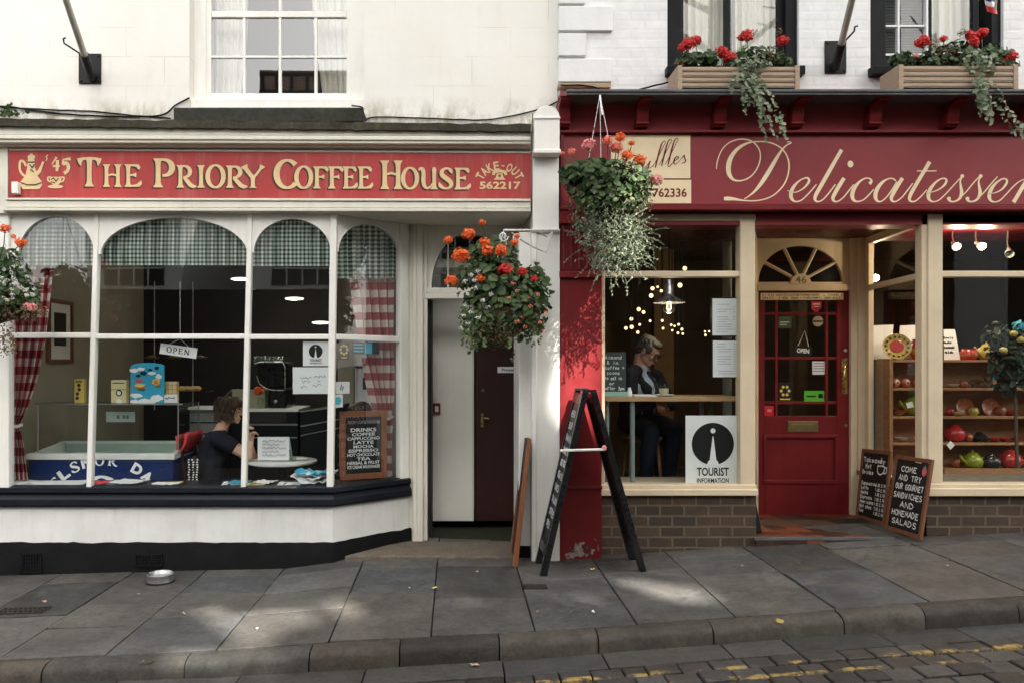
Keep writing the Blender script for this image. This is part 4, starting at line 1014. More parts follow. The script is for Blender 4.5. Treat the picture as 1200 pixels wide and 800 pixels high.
# recessed entrance
YT = 1.25
rw = MB(); xL = X(885.5,YV); 
rw.prism([(xL-.02, YV+.2, -.3),(xL, YV+.1, -.3),(X(885,YT)+.02, YT, -.3),(X(885,YT)-.04, YT, -.3)], (0,0,3.1)); dpart('recess_wall', rw, M['delicream'])
df = MB()
df.box(X(883,YT), X(888,YT), YT-.02, YT+.1, .0, Z(276,YT)); df.box(X(995.5,YT), X(1003,YT), YT-.03, YT+.1, .0, Z(276,YT)); df.box(X(1003,YT), X(1013,YT), YT-.05, YT+.1, .0, Z(250,YT)); df.box(X(880,YT), X(1013,YT), YT-.0, YT+.1, Z(282,YT), Z(240,YT)); df.box(X(880,YT), X(1012,YT), YT-.02, YT+.1, Z(341,YT), Z(333.5,YT))
dpart('door_frame', df, M['delicream'], bevel=.005)
fl = MB(); Pt = lambda u, v: Vector((u, YT+.004, v)); zsp, zap = Z(330.5,YT), Z(288,YT); xcn, xhw = X(938.5,YT), (X(988,YT)-X(889,YT))/2
archboard(fl, Pt, X(887,YT), X(996,YT), Z(281,YT), xcn, xhw, zsp, zap-zsp, (0,.04,0))
fl.box(X(887,YT), X(996,YT), YT+.004, YT+.044, Z(333.6,YT), zsp)
flo2 = dpart('fanlight', fl, M['delicream'])
m = MB()
for a in (33, 68, 112, 147):
    c, s = math.cos(R(a)), math.sin(R(a)); p0 = Vector((xcn+.07*c, YT+.02, zsp+.07*s)); p1 = Vector((xcn+xhw*c*.99, YT+.02, zsp+(zap-zsp)*s*.99)); m.tube([p0, p1], .016, 6)
m.build('glazing_bar', M['delicream'], flo2, smooth=50)
m = MB(); m.prism([(xcn+.098*math.cos(math.pi*k/16), YT-.004, zsp-.02+.098*math.sin(math.pi*k/16)) for k in range(17)], (0,.03,0)); hub = m.build('number_plate', M['delicream'], flo2)
m = MB(); sans(m, pxplane(YT-.0055), '46', xcn-.055, xcn+.052, zsp-.012, zsp+.052, 0, .01)
m.build('number', M['dimbrass'], flo2)
g = MB(); g.add([P(887,333,YT+.03), P(996,333,YT+.03), P(996,285,YT+.03), P(887,285,YT+.03)], [(0,1,2,3)]); g.build('pane', M['glass2'], flo2)
# red door
dr = MB(); yd = YT+.01
def dbox(a, b, c, d, y0=yd, y1=yd+.045): dr.pbox(a, b, c, d, y0, y1)
dbox(888,896,341.5,603); dbox(981,995.5,341.5,603); dbox(896,981,341.5,352); dbox(896,981,487,511); dbox(896,981,565,603)
dbox(896,981,511,565, yd+.014, yd+.04)
door = dpart('entrance_door', dr, M['delired'], bevel=.004)
m = MB(); m.pbox(895,983,509,513,yd-.012,yd+.01); m.pbox(895,983,562,566.5,yd-.012,yd+.01); m.pbox(895,899,513,562,yd-.012,yd+.01); m.pbox(979,983,513,562,yd-.012,yd+.01); m.build('panel_moulding', M['delired'], door, bevel=.004)
m = MB(); m.pbox(908.5,911.5,352,487,yd+.006,yd+.04); m.pbox(967.5,970.5,352,487,yd+.006,yd+.04)
for y in (367.5, 419.5, 471.5): m.pbox(896,981,y-1.6,y+1.6,yd+.008,yd+.038)
m.build('glazing_bar', M['delired'], door, bevel=.003)
g = MB(); g.add([P(895,488,yd+.026), P(982,488,yd+.026), P(982,351,yd+.026), P(895,351,yd+.026)], [(0,1,2,3)]); g.build('pane', M['glass2'], door)
m = MB(); m.pbox(923,959,493,505.5,yd-.008,yd+.01); lb = m.build('letter_plate', M['dimbrass'], door, bevel=.003); m = MB(); m.pbox(928,955,496.5,502.5,yd-.012,yd-.0085); m.build('letter_flap', M['dimbrass'], lb, bevel=.002)
m = MB(); m.pbox(986.5,993,419.5,461,yd-.006,yd+.01); m.tube([P(990,427,yd-.01), P(989.6,432,yd-.05), P(989.4,440,yd-.058), P(989.6,449,yd-.05), P(990,454,yd-.01)], [.008,.010,.013,.010,.008], 8); m.build('pull_handle', M['brass'], door, smooth=50)
m = MB(); m.lathe(P(990.5,410.5,yd), [(0,.008),(.016,.008),(.016,0)], 14, axis=(0,-1,0)); m.build('lock', M['steel'], door)
m = MB(); m.lathe(P(991,498,yd), [(0,.008),(.016,.008),(.016,0)], 14, axis=(0,-1,0)); m.build('lock', M['dimbrass'], door)
# tiled recess floor and step
def tilemat():
    m, n, l, b = nt('terracotta_tiles'); co = coords(n); t = n.new('ShaderNodeTexChecker'); 
    g = n.new('ShaderNodeNewGeometry'); r = ramp(n, [(0.0,(.030,.014,.010)), (.38,(.05,.022,.015)), (.5,(.14,.04,.02)), (1.0,(.20,.065,.03))]); l.new(g.outputs['Random Per Island'], r.inputs[0])
    r2 = ramp(n, [(.3,.6),(.7,1.1)]); l.new(noise_n(n,l,co,9,5), r2.inputs[0]); l.new(mixc(n,l,1.0,r.outputs[0],r2.outputs[0],'MULTIPLY'), b.inputs['Base Color']); b.inputs['Roughness'].default_value = .45; return m
M['tile'] = tilemat()
ZT = Z(602.5, YT); zt2 = Z(631,.05)
tl = MB(); nx, ny = 10, 8
for j in range(ny):
    for i in range(nx):
        y0, y1 = lerp(.05,YT+.02,j/ny), lerp(.05,YT+.02,(j+1)/ny)
        xa, xb = X(884,.05), 3.42
        q0, q1 = lerp(xa,xb,i/nx), lerp(xa,xb,(i+1)/nx); z = lerp(zt2, ZT, j/ny)
        tl.box(q0+.0015, q1-.0015, y0+.0015, y1-.0015, min(zt2,ZT)-.03, lerp(zt2,ZT,(j+.5)/ny))
for i in range(8): tl.box(X(886+i*20,.03)+.001, X(886+(i+1)*20,.03)-.001, .03, .048, zt2-.15, zt2-.010)
tlo = dpart('tiled_floor', tl, M['tile'])
m = MB(); m.pbox(884,1049,629.5,632.5,.028,.06); m.build('step_edge', M['lead'], tlo)
m = MB(); m.pbox(880,1100,634,700,.052,.9); m.build('step_base', M['brick'], tlo)
# side window of the recess and the right shop window
XS = X(1083,YV); XB = X(1012,YT-.05)+.012
def xs_(y): return lerp(XS, XB, (y-YV)/(YT-.05-YV))
def sbox(mb, off0, off1, y0, y1, z0, z1): mb.prism([(xs_(y0)+off0,y0,z0),(xs_(y1)+off0,y1,z0),(xs_(y1)+off1,y1,z0),(xs_(y0)+off1,y0,z0)], (0,0,z1-z0))
sw = MB()
sw.box(XS-.02, XS+.06, YV-.0, YV+.09, Z(580,YV), Z(250,0)); sw.pbox(1088, 1105, 250, 572, YV-.015, YV+.1)
sbox(sw, 0, .05, YV+.09, YT-.05, Z(318,YV)-.045, Z(318,YV)); sbox(sw, 0, .05, YV+.09, YT-.05, Z(262,YV), Z(250,0)); sbox(sw, 0, .06, YV+.09, YT-.05, Z(575,YV)-.06, Z(571,YV)); sbox(sw, 0, .05, YT-.13, YT-.05, -.1, Z(250,0))
swo2 = dpart('display_window', sw, M['delicream'], bevel=.005)
m = MB(); m.pbox(1104, 1500, 249, 262, YV, YV+.1); m.pbox(1104, 1500, 317.5, 324.5, YV+.004, YV+.09); m.pbox(1470,1500,250,570,YV,YV+.1); m.build('window_rail', M['delicream'], swo2, bevel=.005)
m = MB(); m.pbox(1086, 1500, 566.5, 573, YV-.03, YV+.1); m.pbox(1084, 1500, 572, 581, YV-.055, YV+.1); m.build('window_sill', M['delicream'], swo2, bevel=.006)
for y0, y1 in ((261,320),(320,570)):
    g = MB(); g.add([P(1104,y1,YV+.05), P(1490,y1,YV+.05), P(1490,y0,YV+.05), P(1104,y0,YV+.05)], [(0,1,2,3)]); g.build('pane', M['glass2'], swo2)
    g = MB(); g.add([(xs_(YT-.08)+.025,YT-.08,Z(y1,YV)),(xs_(YV+.05)+.025,YV+.05,Z(y1,YV)),(xs_(YV+.05)+.025,YV+.05,Z(y0,YV)),(xs_(YT-.08)+.025,YT-.08,Z(y0,YV))], [(0,1,2,3)]); g.build('pane', M['glass2'], swo2)
br = MB(); br.pbox(1086, 1500, 580, 720, YV-.004, YV+.2); sbox(br, -.006, .08, YV+.2, YT-.03, -.2, Z(575,YV)-.058); dpart('brick_stallriser', br, M['brick'])
wb = MB()
for k in range(9): wb.box(XB+.02, XB+.10, 1.3, 1.37, Z(560,1.3)+k*.155, Z(560,1.3)+k*.155+.15)
dpart('glazed_tile_pier', wb, plain('grey_glazed_tile', (.20,.19,.17), .25), bevel=.004)
m = MB(); m.box(XS+.06, XE, YV+.1, 1.5, Z(571,YV)-.06, Z(571,YV)-.02); dpart('window_bed', m, paint('window_bed_cloth', (.20,.18,.14), .8, .3, 12, bumpk=.3))
# deli room shell
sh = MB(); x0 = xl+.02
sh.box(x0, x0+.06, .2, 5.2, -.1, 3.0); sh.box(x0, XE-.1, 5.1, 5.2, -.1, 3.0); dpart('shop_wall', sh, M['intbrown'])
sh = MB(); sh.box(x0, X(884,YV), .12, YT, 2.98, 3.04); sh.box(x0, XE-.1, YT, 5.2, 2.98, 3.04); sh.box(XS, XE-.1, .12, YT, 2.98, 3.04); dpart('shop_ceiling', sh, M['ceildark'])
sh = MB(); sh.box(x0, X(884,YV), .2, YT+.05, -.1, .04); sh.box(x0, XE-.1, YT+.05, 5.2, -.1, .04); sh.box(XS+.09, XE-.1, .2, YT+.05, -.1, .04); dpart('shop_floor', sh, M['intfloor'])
pr = MB()
pr.box(2.1, 2.35, 3.9, 4.1, 0, 3.0); pr.box(.9, 1.05, 4.2, 4.4, 0, 3.0); pr.box(1.5, 1.95, 4.6, 5.0, .0, 2.1); dpart('inner_column', pr, paint('ochre_column', (.20,.13,.06), .7, .3, 3))
pp = MB(); pp.tube([P(852,260,1.6), P(852,640,1.6)], .045, 12); dpart('pipe', pp, plain('grey_pipe', (.22,.24,.22), .5), smooth=60)

# ------------------------------------------------------------------ the other side of the street (houses seen in the window glass; trees added to block the sun)
op = thing('opposite_house', 'white house across the street, mirrored faintly in the coffee house windows', 'building', (-2, -13, 0))
YO = -12.6
m = MB()
for xa_, xb_ in ((-9.35,-7.05), (-5.35,-2.9), (-1.6,1.5)): m.box(xa_, xb_, YO-6, YO, 3.3, 6.6)
m.build('upper_wall', M['quoin'], op)
m = MB(); m.box(-16, 1.5, YO-6, YO-.15, -.6, 3.29); m.build('shopfront', paint('dark_shopfront', (.012,.012,.014), .6, .3, 2, bumpk=0, spec=.05), op)
m = MB()
for xa_, xb_ in ((-9.5,-6.9), (-5.5,-2.75), (-1.75,1.6)): m.prism([(xa_, YO+.3, 6.6), (xa_, YO-6.3, 6.6), (xa_, YO-3, 7.6)], (xb_-xa_, 0, 0))
m.build('roof', M['roofslate'], op)
for x in (-8.2, -4.15, -.1):
    m = MB(); m.box(x-.72, x+.72, YO-.02, YO+.03, 3.4, 5.3); f = m.build('window', M['black'], op)
    m = MB()
    for a in (-.36, 0, .36): m.box(x+a-.02, x+a+.02, YO+.032, YO+.05, 3.4, 5.3)
    for z in (3.8, 4.35, 4.8): m.box(x-.72, x+.72, YO+.034, YO+.048, z-.02, z+.02)
    m.build('glazing_bar', M['white'], f)
m = MB(); m.prism([(-6.9,YO-6.2,.0),(-3.8,YO-6.2,.0),(-3.8,YO-6.2,11.1),(-6.9,YO-6.2,11.1)], (0,-4,0)); g_ = m.build('brick_gable', bricks('red_brick_far', (.42,.22,.15), (.36,.18,.12), (.5,.46,.4)), op)
m = MB()
for k in range(7): m.box(-6.85+k*.49, -6.74+k*.49, YO-6.198, YO-6.17, 7.7, 11.0)
for z in (8.9, 9.6, 10.3, 10.9): m.box(-6.9, -3.8, YO-6.195, YO-6.165, z, z+.12)
m.build('timber', M['black'], g_)
op2 = thing('opposite_house', 'dark brick house across the street, mirrored faintly in the deli windows', 'building', (10, -13, 0))
m = MB(); m.box(1.6, 26, YO-6, YO-.02, -.6, 8.6); m.build('wall', M['brick'], op2)
m = MB(); m.box(11.6, 12.9, YO-.02, YO+.05, 1.8, 5.2); m.build('white_panel', M['quoin'], op2)
m = MB(); m.prism([(1.6, YO+.3, 8.6), (1.6, YO-6.3, 8.6), (1.6, YO-3, 10.2)], (24.6, 0, 0)); m.build('roof', M['roofslate'], op2)
for x in (4.0, 7.2, 15.0):
    m = MB(); m.box(x-.7, x+.7, YO-.02, YO+.03, 3.4, 5.2); f = m.build('window', M['black'], op2)
    m = MB(); m.box(x-.7, x+.7, YO+.032, YO+.045, 4.28, 4.33); m.box(x-.025, x+.025, YO+.032, YO+.05, 3.4, 5.2); m.build('glazing_bar', M['white'], f)
op3 = thing('opposite_house', 'low dark house far left across the street, mirrored at the edge of the bay', 'building', (-22, -13, 0))
m = MB(); m.box(-30, -16.1, YO-6, YO-.02, -.6, 5.8); m.build('wall', M['brick'], op3)
m = MB(); m.prism([(-30, YO+.3, 5.8), (-30, YO-6.3, 5.8), (-30, YO-3, 7.6)], (13.9, 0, 0)); m.build('roof', M['roofslate'], op3)
def dapple_ok(p):                   # gaps cut in the added crowns so sun patches fall where wanted
    for q, r in GAPS:
        d = Vector(p) - q; k = d.dot(sdir); 
        if (d - sdir*k).length < r: return False
    return True
GAPS = []
for px, py, r, stretch in ((722,700,.19,1),(744,690,.13,1),(800,706,.16,1),(690,705,.12,1),(292,722,.19,1),(250,712,.14,1),(335,720,.17,1),(300,748,.14,1),(215,755,.12,1),(395,705,.11,1),(215,760,.10,1),(420,720,.12,1),(560,705,.10,1),(905,690,.10,1)):
    d = 1.56*F/(py-425); GAPS.append((Vector((CX+(px-535)/F*d, d-D, CZ-(py-425)/F*d)), r*1.25+.02))
for px, py, r in ((682,350,.12),(680,385,.16),(682,420,.17),(676,455,.16),(688,480,.14)):
    GAPS.append((P(px,py,-.03), r*1.35+.05))
def sun_block_tree(x, y, zc, rad, hz, n, label, seed):  # trees added out of view to keep direct sun off this side
    t = thing('sun_block_tree', label, 'tree', (x, y, -.1), 'added trees that block the sun')
    r = random.Random(seed); m = MB()
    m.tube([(x,y,-.6),(x+.1,y,zc*.4),(x,y+.1,zc*.8),(x+.1,y,zc+rad*.4)], [.32,.26,.18,.06], 10)
    for k in range(9):
        a = r.uniform(0,6.28); z0 = zc*r.uniform(.5,.9); m.tube([(x,y,z0),(x+rad*.4*math.cos(a),y+rad*.4*math.sin(a),z0+rad*.3),(x+rad*.8*math.cos(a),y+rad*.8*math.sin(a),z0+rad*.5)],[.09,.06,.02],6)
    m.build('trunk', M['bark'], t, smooth=60)
    c = MB(); clumps = [(Vector((r.gauss(0,1),r.gauss(0,1),r.gauss(0,1))).normalized()*r.random()**.4, r.uniform(.25,.42)) for _ in range(70)]
    k = 0
    while k < n:
        q, s = clumps[r.randrange(len(clumps))]
        d = Vector((r.gauss(0,1),r.gauss(0,1),r.gauss(0,1))).normalized()*s*r.random()**.33
        p = Vector((x+(q.x+d.x)*rad, y+(q.y+d.y)*rad, zc+(q.z+d.z)*hz)); k += 1
        if not dapple_ok(p): continue
        u = Vector((r.gauss(0,1),r.gauss(0,1),r.gauss(0,1))).normalized(); v = u.orthogonal().normalized(); s2 = r.uniform(.11,.19)
        c.add([p-u*s2*1.3, p-v*s2*.7, p+u*s2*1.3, p+v*s2*.7], [(0,1,2,3)])
    c.build('crown', M['treeleaf'], t)
sc_ = lambda X0, k: (X0 + sdir.x*k, sdir.y*k)
TY = -11.5; kk = TY/sdir.y
sun_block_tree(-3.6+sdir.x*kk, TY, 2.6+sdir.z*kk, 4.0, 3.9, 16000, 'unseen leafy tree added to block the sun, left of the three', 1)
sun_block_tree(.4+sdir.x*kk, TY-.6, 2.3+sdir.z*kk, 3.9, 3.9, 16000, 'unseen leafy tree added to block the sun, middle of the three', 2)
sun_block_tree(4.2+sdir.x*kk, TY, 2.4+sdir.z*kk, 3.8, 3.9, 15000, 'unseen leafy tree added to block the sun, right of the three', 3)

# ------------------------------------------------------------------ shop signs
YS_ = -.022
sg = MB(); xa, xb = X(10,YS_), X(622.5,YS_)
sg.prism([(xa,YS_,Z(176,YS_)),(xb,YS_,Z(179.5,YS_)),(xb,YS_,Z(233,YS_)),(xa,YS_,Z(232,YS_))], (0,.02,0))
sgo = sg.build('shop_sign', M['fascia']); tag(sgo, 'long faded red fascia sign reading THE PRIORY COFFEE HOUSE in gold letters', 'sign')
pl = pxplane(YS_-.002)
let = MB(); shd = MB()
def su(px): return X(px, YS_-.002)
def sv(py): return Z(py, YS_-.002)
row = [('T',92,118,184.5,219),('H',120,143,193,219.5),('E',145,165.5,193,219.5),
 ('P',177.5,205.5,186,220),('R',206,230,194,220.3),('I',230,241.5,194,220.4),('O',241,264.5,193.5,220.7),('R',263.5,289.5,194.5,220.6),('Y',284,309,194.5,220.7),
 ('C',321,348,187.5,221.3),('O',345,367,195,221.3),('F',366,384.5,195.5,221.3),('F',383.5,402,195.5,221.4),('E',401,418.5,195.5,221.5),('E',418.5,436.5,195.5,221.6),
 ('H',445,472,188.5,222),('O',470,491,196.5,222),('U',490,513.5,196.5,222.2),('S',512.5,531.5,196.5,222.4),('E',531.5,551,197,222.4)]
for c, a, b, t, bt in row:
    serif(let, pl, c, su(a), su(b), sv(bt), sv(t), .003)
    serif(shd, pl, c, su(a-2.1), su(b-2.1), sv(bt+1.3), sv(t+1.3), .0)
    serif(shd, pl, c, su(a-1.1), su(b-1.1), sv(bt+.7), sv(t+.7), .0)
shd.build('letter_shadow', M['dkout'], sgo); let.build('lettering', M['gold'], sgo)
sm = MB()
for i, ch_ in enumerate('TAKE-OUT'):
    a = R(lerp(152, 28, i/7)); cx, cy, rr_ = 585.5, 217.5, 23.0
    pu, pv = su(cx + rr_*1.12*math.cos(a)), sv(cy - rr_*math.sin(a)); tilt = a - math.pi/2
    q = Plane(pl(pu, pv), (math.cos(tilt), 0, math.sin(tilt)), (-math.sin(tilt), 0, math.cos(tilt)), (0,-1,0))
    hw = .021; 
    if ch_ == '-': rect(sm, q, -.012, .012, -.004, .004, .002)
    else: sans(sm, q, ch_, -hw, hw, -.034, .034, .002, .03)
sans(sm, pl, '562217', su(562), su(610), sv(222), sv(213), .002, .03)
rect(sm, pl, su(579), su(592), sv(211), sv(209.5), .002); poly(sm, pl, [(su(580.5),sv(209.5)),(su(590.5),sv(209.5)),(su(588.5),sv(203.5)),(su(582.5),sv(203.5))], .002)
ribbon(sm, pl, [(su(578),sv(205.5)),(su(579),sv(202)),(su(585.5),sv(200.5)),(su(592),sv(202)),(su(593),sv(205.5))], .011, .002)
sm.build('small_lettering', M['gold'], sgo)
sm = MB(); disc(sm, pl, su(585.5), sv(206.5), .012, .004, 14); sm.build('phone_dial', M['fascia'], sgo)
pot = MB(); ol = MB()
def ppts(*a): return [(su(x), sv(y)) for x, y in a]
poly(pot, pl, ppts((33,186.5),(40.5,186.5),(41.5,197),(44,206),(49,213),(49.5,218),(46,222),(27,222),(24,218),(24.5,213),(30,206),(32,197)), .002)
disc(pot, pl, su(37), sv(184.5), .030, .002, 16, .020); disc(pot, pl, su(37), sv(181.8), .010, .002)
ribbon(pot, pl, [(su(43),sv(204),.018),(su(46.5),sv(201),.014),(su(49.5),sv(193.5),.008),(su(51),sv(190),.010)], None, .002)
ribbon(pot, pl, catmull(ppts((31,195),(27.5,189.5),(23.8,190),(23.5,199),(26,204),(29.5,207)),4), .009, .002)
ribbon(pot, pl, catmull(ppts((54,189),(55.5,186),(54.5,184),(56.5,182)),4), .004, .002)
poly(pot, pl, ppts((58,207.5),(72.5,207.5),(71.5,214),(68.5,217),(62.5,217),(59.5,214)), .002); disc(pot, pl, su(65), sv(219), .060, .002, 20, .014)
ribbon(pot, pl, catmull(ppts((72,208),(75,208.5),(74.5,212),(71.5,213.5)),4), .006, .002); ribbon(pot, pl, catmull(ppts((59,208),(56.2,208.5),(56.6,212),(59.6,213.5)),4), .006, .002)
for q in (((61,193,.004),(65,187,.006),(66.5,184.5,.010)),((62,195,.008),(70.5,195,.008)),((67.5,188,.013),(67,201,.011)),((74,187.5,.006),(83,186.5,.013)),((74.5,187.5,.008),(73.5,193,.006))): ribbon(pot, pl, [(su(a),sv(b),w) for a,b,w in q], None, .002)
ribbon(pot, pl, [(p[0],p[1],.013) for p in catmull(ppts((73.5,193),(78,191.5),(80.5,196),(79,201),(75,203.5)),4)], None, .002)
pot.build('coffee_pot_emblem', M['gold'], sgo)
for q in (((33,190.5),(41,190.5)),((25,214.5),(32,217),(42,217),(49,214.5)),((35,193),(38,197),(41,193)),((36,199),(40,202)),((60,211),(63,209),(66,213),(69,209)),((60,213.5),(65,215))): ribbon(ol, pl, ppts(*q), .0045, .0045)
ol.build('emblem_outline', M['dkout'], sgo)
bx = MB(); bx.pbox(13, 20.5, 213, 227, YS_-.05, YS_-.001); o = bx.build('junction_box', M['creamw'], bevel=.006); tag(o, 'small off white electrical box at the left end of the coffee house sign', 'box')

YDf = -.012
dsg = MB(); dsg.pbox(661, 1500, 158, 239.5, YDf, .055); dso_ = dsg.build('shop_sign', M['delifascia']); tag(dso_, 'dark red fascia board with large cream script reading Delicatessen', 'sign')
pl = pxplane(YDf-.002)
def du(px): return X(px, YDf-.002)
def dv(py): return Z(py, YDf-.002)
scr = MB(); K = 6.316; SC = (D/F)/K
def script(mb, pts, ox, hn=0.9):
    ribbon(mb, pl, [(du(ox + p[0]/K), dv(150 + p[1]/K), max(p[2], 2.2)*SC*hn) for p in catmull(pts, 6)], None, .0, .3)
script(scr, [(60,305,3),(66,255,4),(85,195,4),(115,145,4),(160,108,4.5),(215,88,5),(265,85,5),(315,97,5),(352,125,5),(378,165,5),(386,215,5),(375,270,5),(350,320,5),(315,360,5),(270,385,5),(225,393,6),(185,383,10),(158,350,17),(149,305,20),(155,255,20),(175,208,17),(210,163,14),(255,130,11),(305,110,7),(360,103,4.5),(420,104,4.5),(480,118,5),(535,148,5),(575,195,5.5),(595,250,6),(597,305,6),(585,365,6),(560,420,6),(520,468,5.5),(475,504,5),(420,527,5),(360,539,5),(300,540,5),(240,535,7),(190,527,12),(150,524,16),(120,524,14)], 830)
script(scr, [(615,112,5),(582,128,5.5),(550,158,7),(522,198,11),(490,252,15),(455,312,17),(418,372,17),(380,427,14),(340,473,9),(300,506,5),(268,525,4)], 830)
script(scr, [(587,465,3),(640,478,4),(690,458,5),(728,425,8),(746,393,10),(735,372,7),(705,376,5),(665,400,7),(630,440,13),(612,485,16),(617,525,13),(645,546,6),(685,538,5),(730,500,5),(775,450,5),(800,420,4)], 830)
script(scr, [(985,166,15),(945,235,15),(905,305,16),(865,375,16),(825,445,16),(795,500,15),(790,532,11),(812,547,6),(850,530,5),(895,480,5),(940,420,5)], 830)
script(scr, [(1003,376,15),(970,428,16),(940,480,16),(922,520,14),(932,544,8),(960,544,5),(1000,515,5),(1045,460,5),(1075,420,4)], 830)
disc(scr, pl, du(830+1052/K), dv(150+269/K), 22*SC, 0, 20, 25*SC)
script(scr, [(1195,412,14),(1208,396,9),(1196,378,6),(1165,374,5),(1125,395,8),(1085,440,15),(1066,490,17),(1072,530,13),(1100,546,7),(1145,535,5),(1185,500,5),(1225,455,4)], 830)
script(scr, [(250,392,6),(225,376,5),(185,382,6),(140,415,13),(108,465,17),(100,512,16),(115,542,9),(145,544,5),(185,510,5),(225,455,5),(258,400,5)], 1010)
script(scr, [(298,376,15),(265,428,16),(235,480,16),(217,520,14),(227,544,8),(255,544,5),(295,515,5),(340,460,5),(375,412,4)], 1010)
script(scr, [(500,255,16),(465,315,15),(430,372,15),(393,435,15),(363,490,15),(352,527,12),(367,546,7),(400,540,5),(440,505,5),(480,460,4)], 1010)
script(scr, [(408,320,4),(480,320,5),(552,320,4)], 1010)
script(scr, [(478,480,3),(530,473,4),(580,450,6),(615,418,9),(626,390,9),(612,375,6),(580,381,6),(540,410,9),(506,455,15),(492,500,16),(500,532,11),(530,547,5),(570,535,5),(620,490,5),(680,425,5),(735,365,4)], 1010)
for ox in (0, 136):
    script(scr, [(742+ox,364,9),(733+ox,378,7),(728+ox,405,7),(733+ox,440,11),(738+ox,480,14),(725+ox,520,11),(695+ox,543,7),(665+ox,546,7),(645+ox,535,10),(640+ox,520,12)], 1010)
    disc(scr, pl, du(1010+(743+ox)/K), dv(150+358/K), 14*SC); disc(scr, pl, du(1010+(645+ox)/K), dv(150+524/K), 14*SC)
    script(scr, [(735+ox,510,4),(775+ox,470,5),(820+ox,415,5),(868+ox,362,4)], 1010)
script(scr, [(930,490,3),(980,483,4),(1030,460,6),(1062,425,9),(1074,395,9),(1060,378,6),(1030,383,6),(990,412,9),(956,457,15),(942,502,16),(950,534,11),(978,549,5),(1020,538,5),(1065,495,5),(1120,435,5),(1165,398,4),(1200,382,4)], 1010)
script(scr, [(1225,380,14),(1195,430,16),(1160,490,16),(1125,548,16)], 1010)
script(scr, [(1160,490,4),(1215,430,5),(1265,390,6),(1300,378,10),(1312,400,14),(1295,450,15),(1272,505,14),(1275,540,9),(1300,546,5),(1345,510,5),(1395,445,4)], 1010)
scr.build('script_lettering', M['lettercream'], dso_)
pn = MB(); pn.pbox(716, 809, 158.5, 209.2, YDf-.006, YDf-.0005); pn.pbox(716, 810, 211, 238.5, YDf-.006, YDf-.0005)
pno = pn.build('cream_panel', M['lettercream'], dso_)
pl = pxplane(YDf-.0075); tf = MB(); K2 = 8.42
def tr(pts, w=1.0): ribbon(tf, pl, [(du(720+a/K2), dv(150+b/K2), w*k*(D/F)) for a, b, k in catmull(pts, 6)], None, 0, .3)
tr([(120,285,.5),(160,272,.8),(200,278,.7),(250,265,.4)]); tr([(215,275,.5),(190,320,.9),(165,370,.9),(140,395,.5),(120,380,.4)]); tr([(205,400,.7),(222,350,.7),(240,330,.4),(262,335,.5)])
tr([(300,335,.6),(283,370,.8),(274,400,.8),(290,408,.5),(320,375,.4),(352,330,.6)]); tr([(352,330,.8),(338,370,.8),(333,395,.7),(348,400,.4),(375,375,.4)])
for dx, dy in ((0,0),(62,-18),(125,-28)):
    tr([(375+dx,390+dy,.3),(425+dx,300+dy,.4),(480+dx,190+dy,.35),(500+dx,150+dy,.35),(488+dx,135+dy,.4),(465+dx,160+dy,.7),(440+dx,240+dy,.9),(420+dx,320+dy,.9),(402+dx,395+dy,.7)])
tr([(520,375,.4),(540,385,.5),(575,345,.4),(610,318,.4),(630,298,.6),(622,285,.4),(598,300,.7),(585,335,.8),(592,362,.5),(620,350,.4),(655,310,.3),(685,275,.5)])
tr([(688,272,.6),(690,300,.7),(700,325,.8),(690,345,.6),(665,352,.5)])
sans(tf, pl, '762336', du(765), du(804.5), dv(231.5), dv(221), 0, .02)
tf.build('panel_lettering', M['delired'], pno)

# ------------------------------------------------------------------ wall fittings: flagpoles, cables
def flagpole(plate, base, end, hook, label, mir):
    a, b, c, d = plate; y = .2 if not mir else .16
    t = thing('flagpole_bracket', label, 'flagpole', P((a+b)/2, d, y), 'flagpoles on the front walls')
    m = MB(); m.pbox(a, b, c, d, y-.015, y+.001)
    for px, py in ((a+3,c+3),(b-3,c+3),(a+3,d-3),(b-3,d-3)): m.lathe(P(px,py,y-.015), [(0,.008),(.01,.006),(.012,0)], 8, axis=(0,-1,0))
    m.build('wall_plate', M['iron'], t, bevel=.003)
    p0 = P(base[0], base[1], y-.02); p1 = P(end[0], end[1], end[2])
    dr_ = (p1-p0).normalized()
    m = MB(); m.tube([p0, p0+dr_*.24], [.035,.036], 12); m.build('socket', M['iron'], t, smooth=40)
    m = MB(); m.tube([p0+dr_*.12, p1], [.026,.022], 12); m.build('pole', M['pole'], t, smooth=40)
    m = MB(); q = p0+dr_*.22; h = P(hook[0], hook[1], q.y-.05); m.tube([q, q.lerp(h,.6), h, h+Vector((0,-.01,.03)), h+Vector((.02,-.015,.035))], .007, 6); m.build('hook', M['iron'], t, smooth=50)
flagpole((92,118,63,98), (108,92), (57,-60,-.85), (75,51), 'white flagpole leaning out left from its black bracket on the rendered wall', 0)
flagpole((967,992,48,86), (979,80), (1018,-80,-.85), (1001,37), 'white flagpole leaning out right from its dark bracket between the two planters', 1)
def cable(pts, Y, r, label, mat='iron'):
    m = MB(); q = catmull([tuple(P(a,b,Y)) for a,b in pts], 8)
    q = [Vector(p)+Vector((0,0,.004*noise.noise((p[0]*12,1,2)))) for p in q]
    o = m.tube(q, r, 6).build('cable', M[mat], smooth=60); tag(o, label, 'cable')
cable([(-40,128),(6,125),(40,130),(90,135),(150,137),(190,135),(205,124),(222,115)], .185, .007, 'black cable running along the mossy ledge to the left end of the stone sill')
cable([(0,126),(60,129),(110,131),(160,136),(200,139)], .188, .006, 'thinner black cable sagging just above the left end of the mossy ledge')
cable([(428,142),(440,137.5),(500,139),(560,141),(590,138),(630,129),(655,119)], .185, .006, 'black cable running right from the stone sill along the ledge to the pilaster')
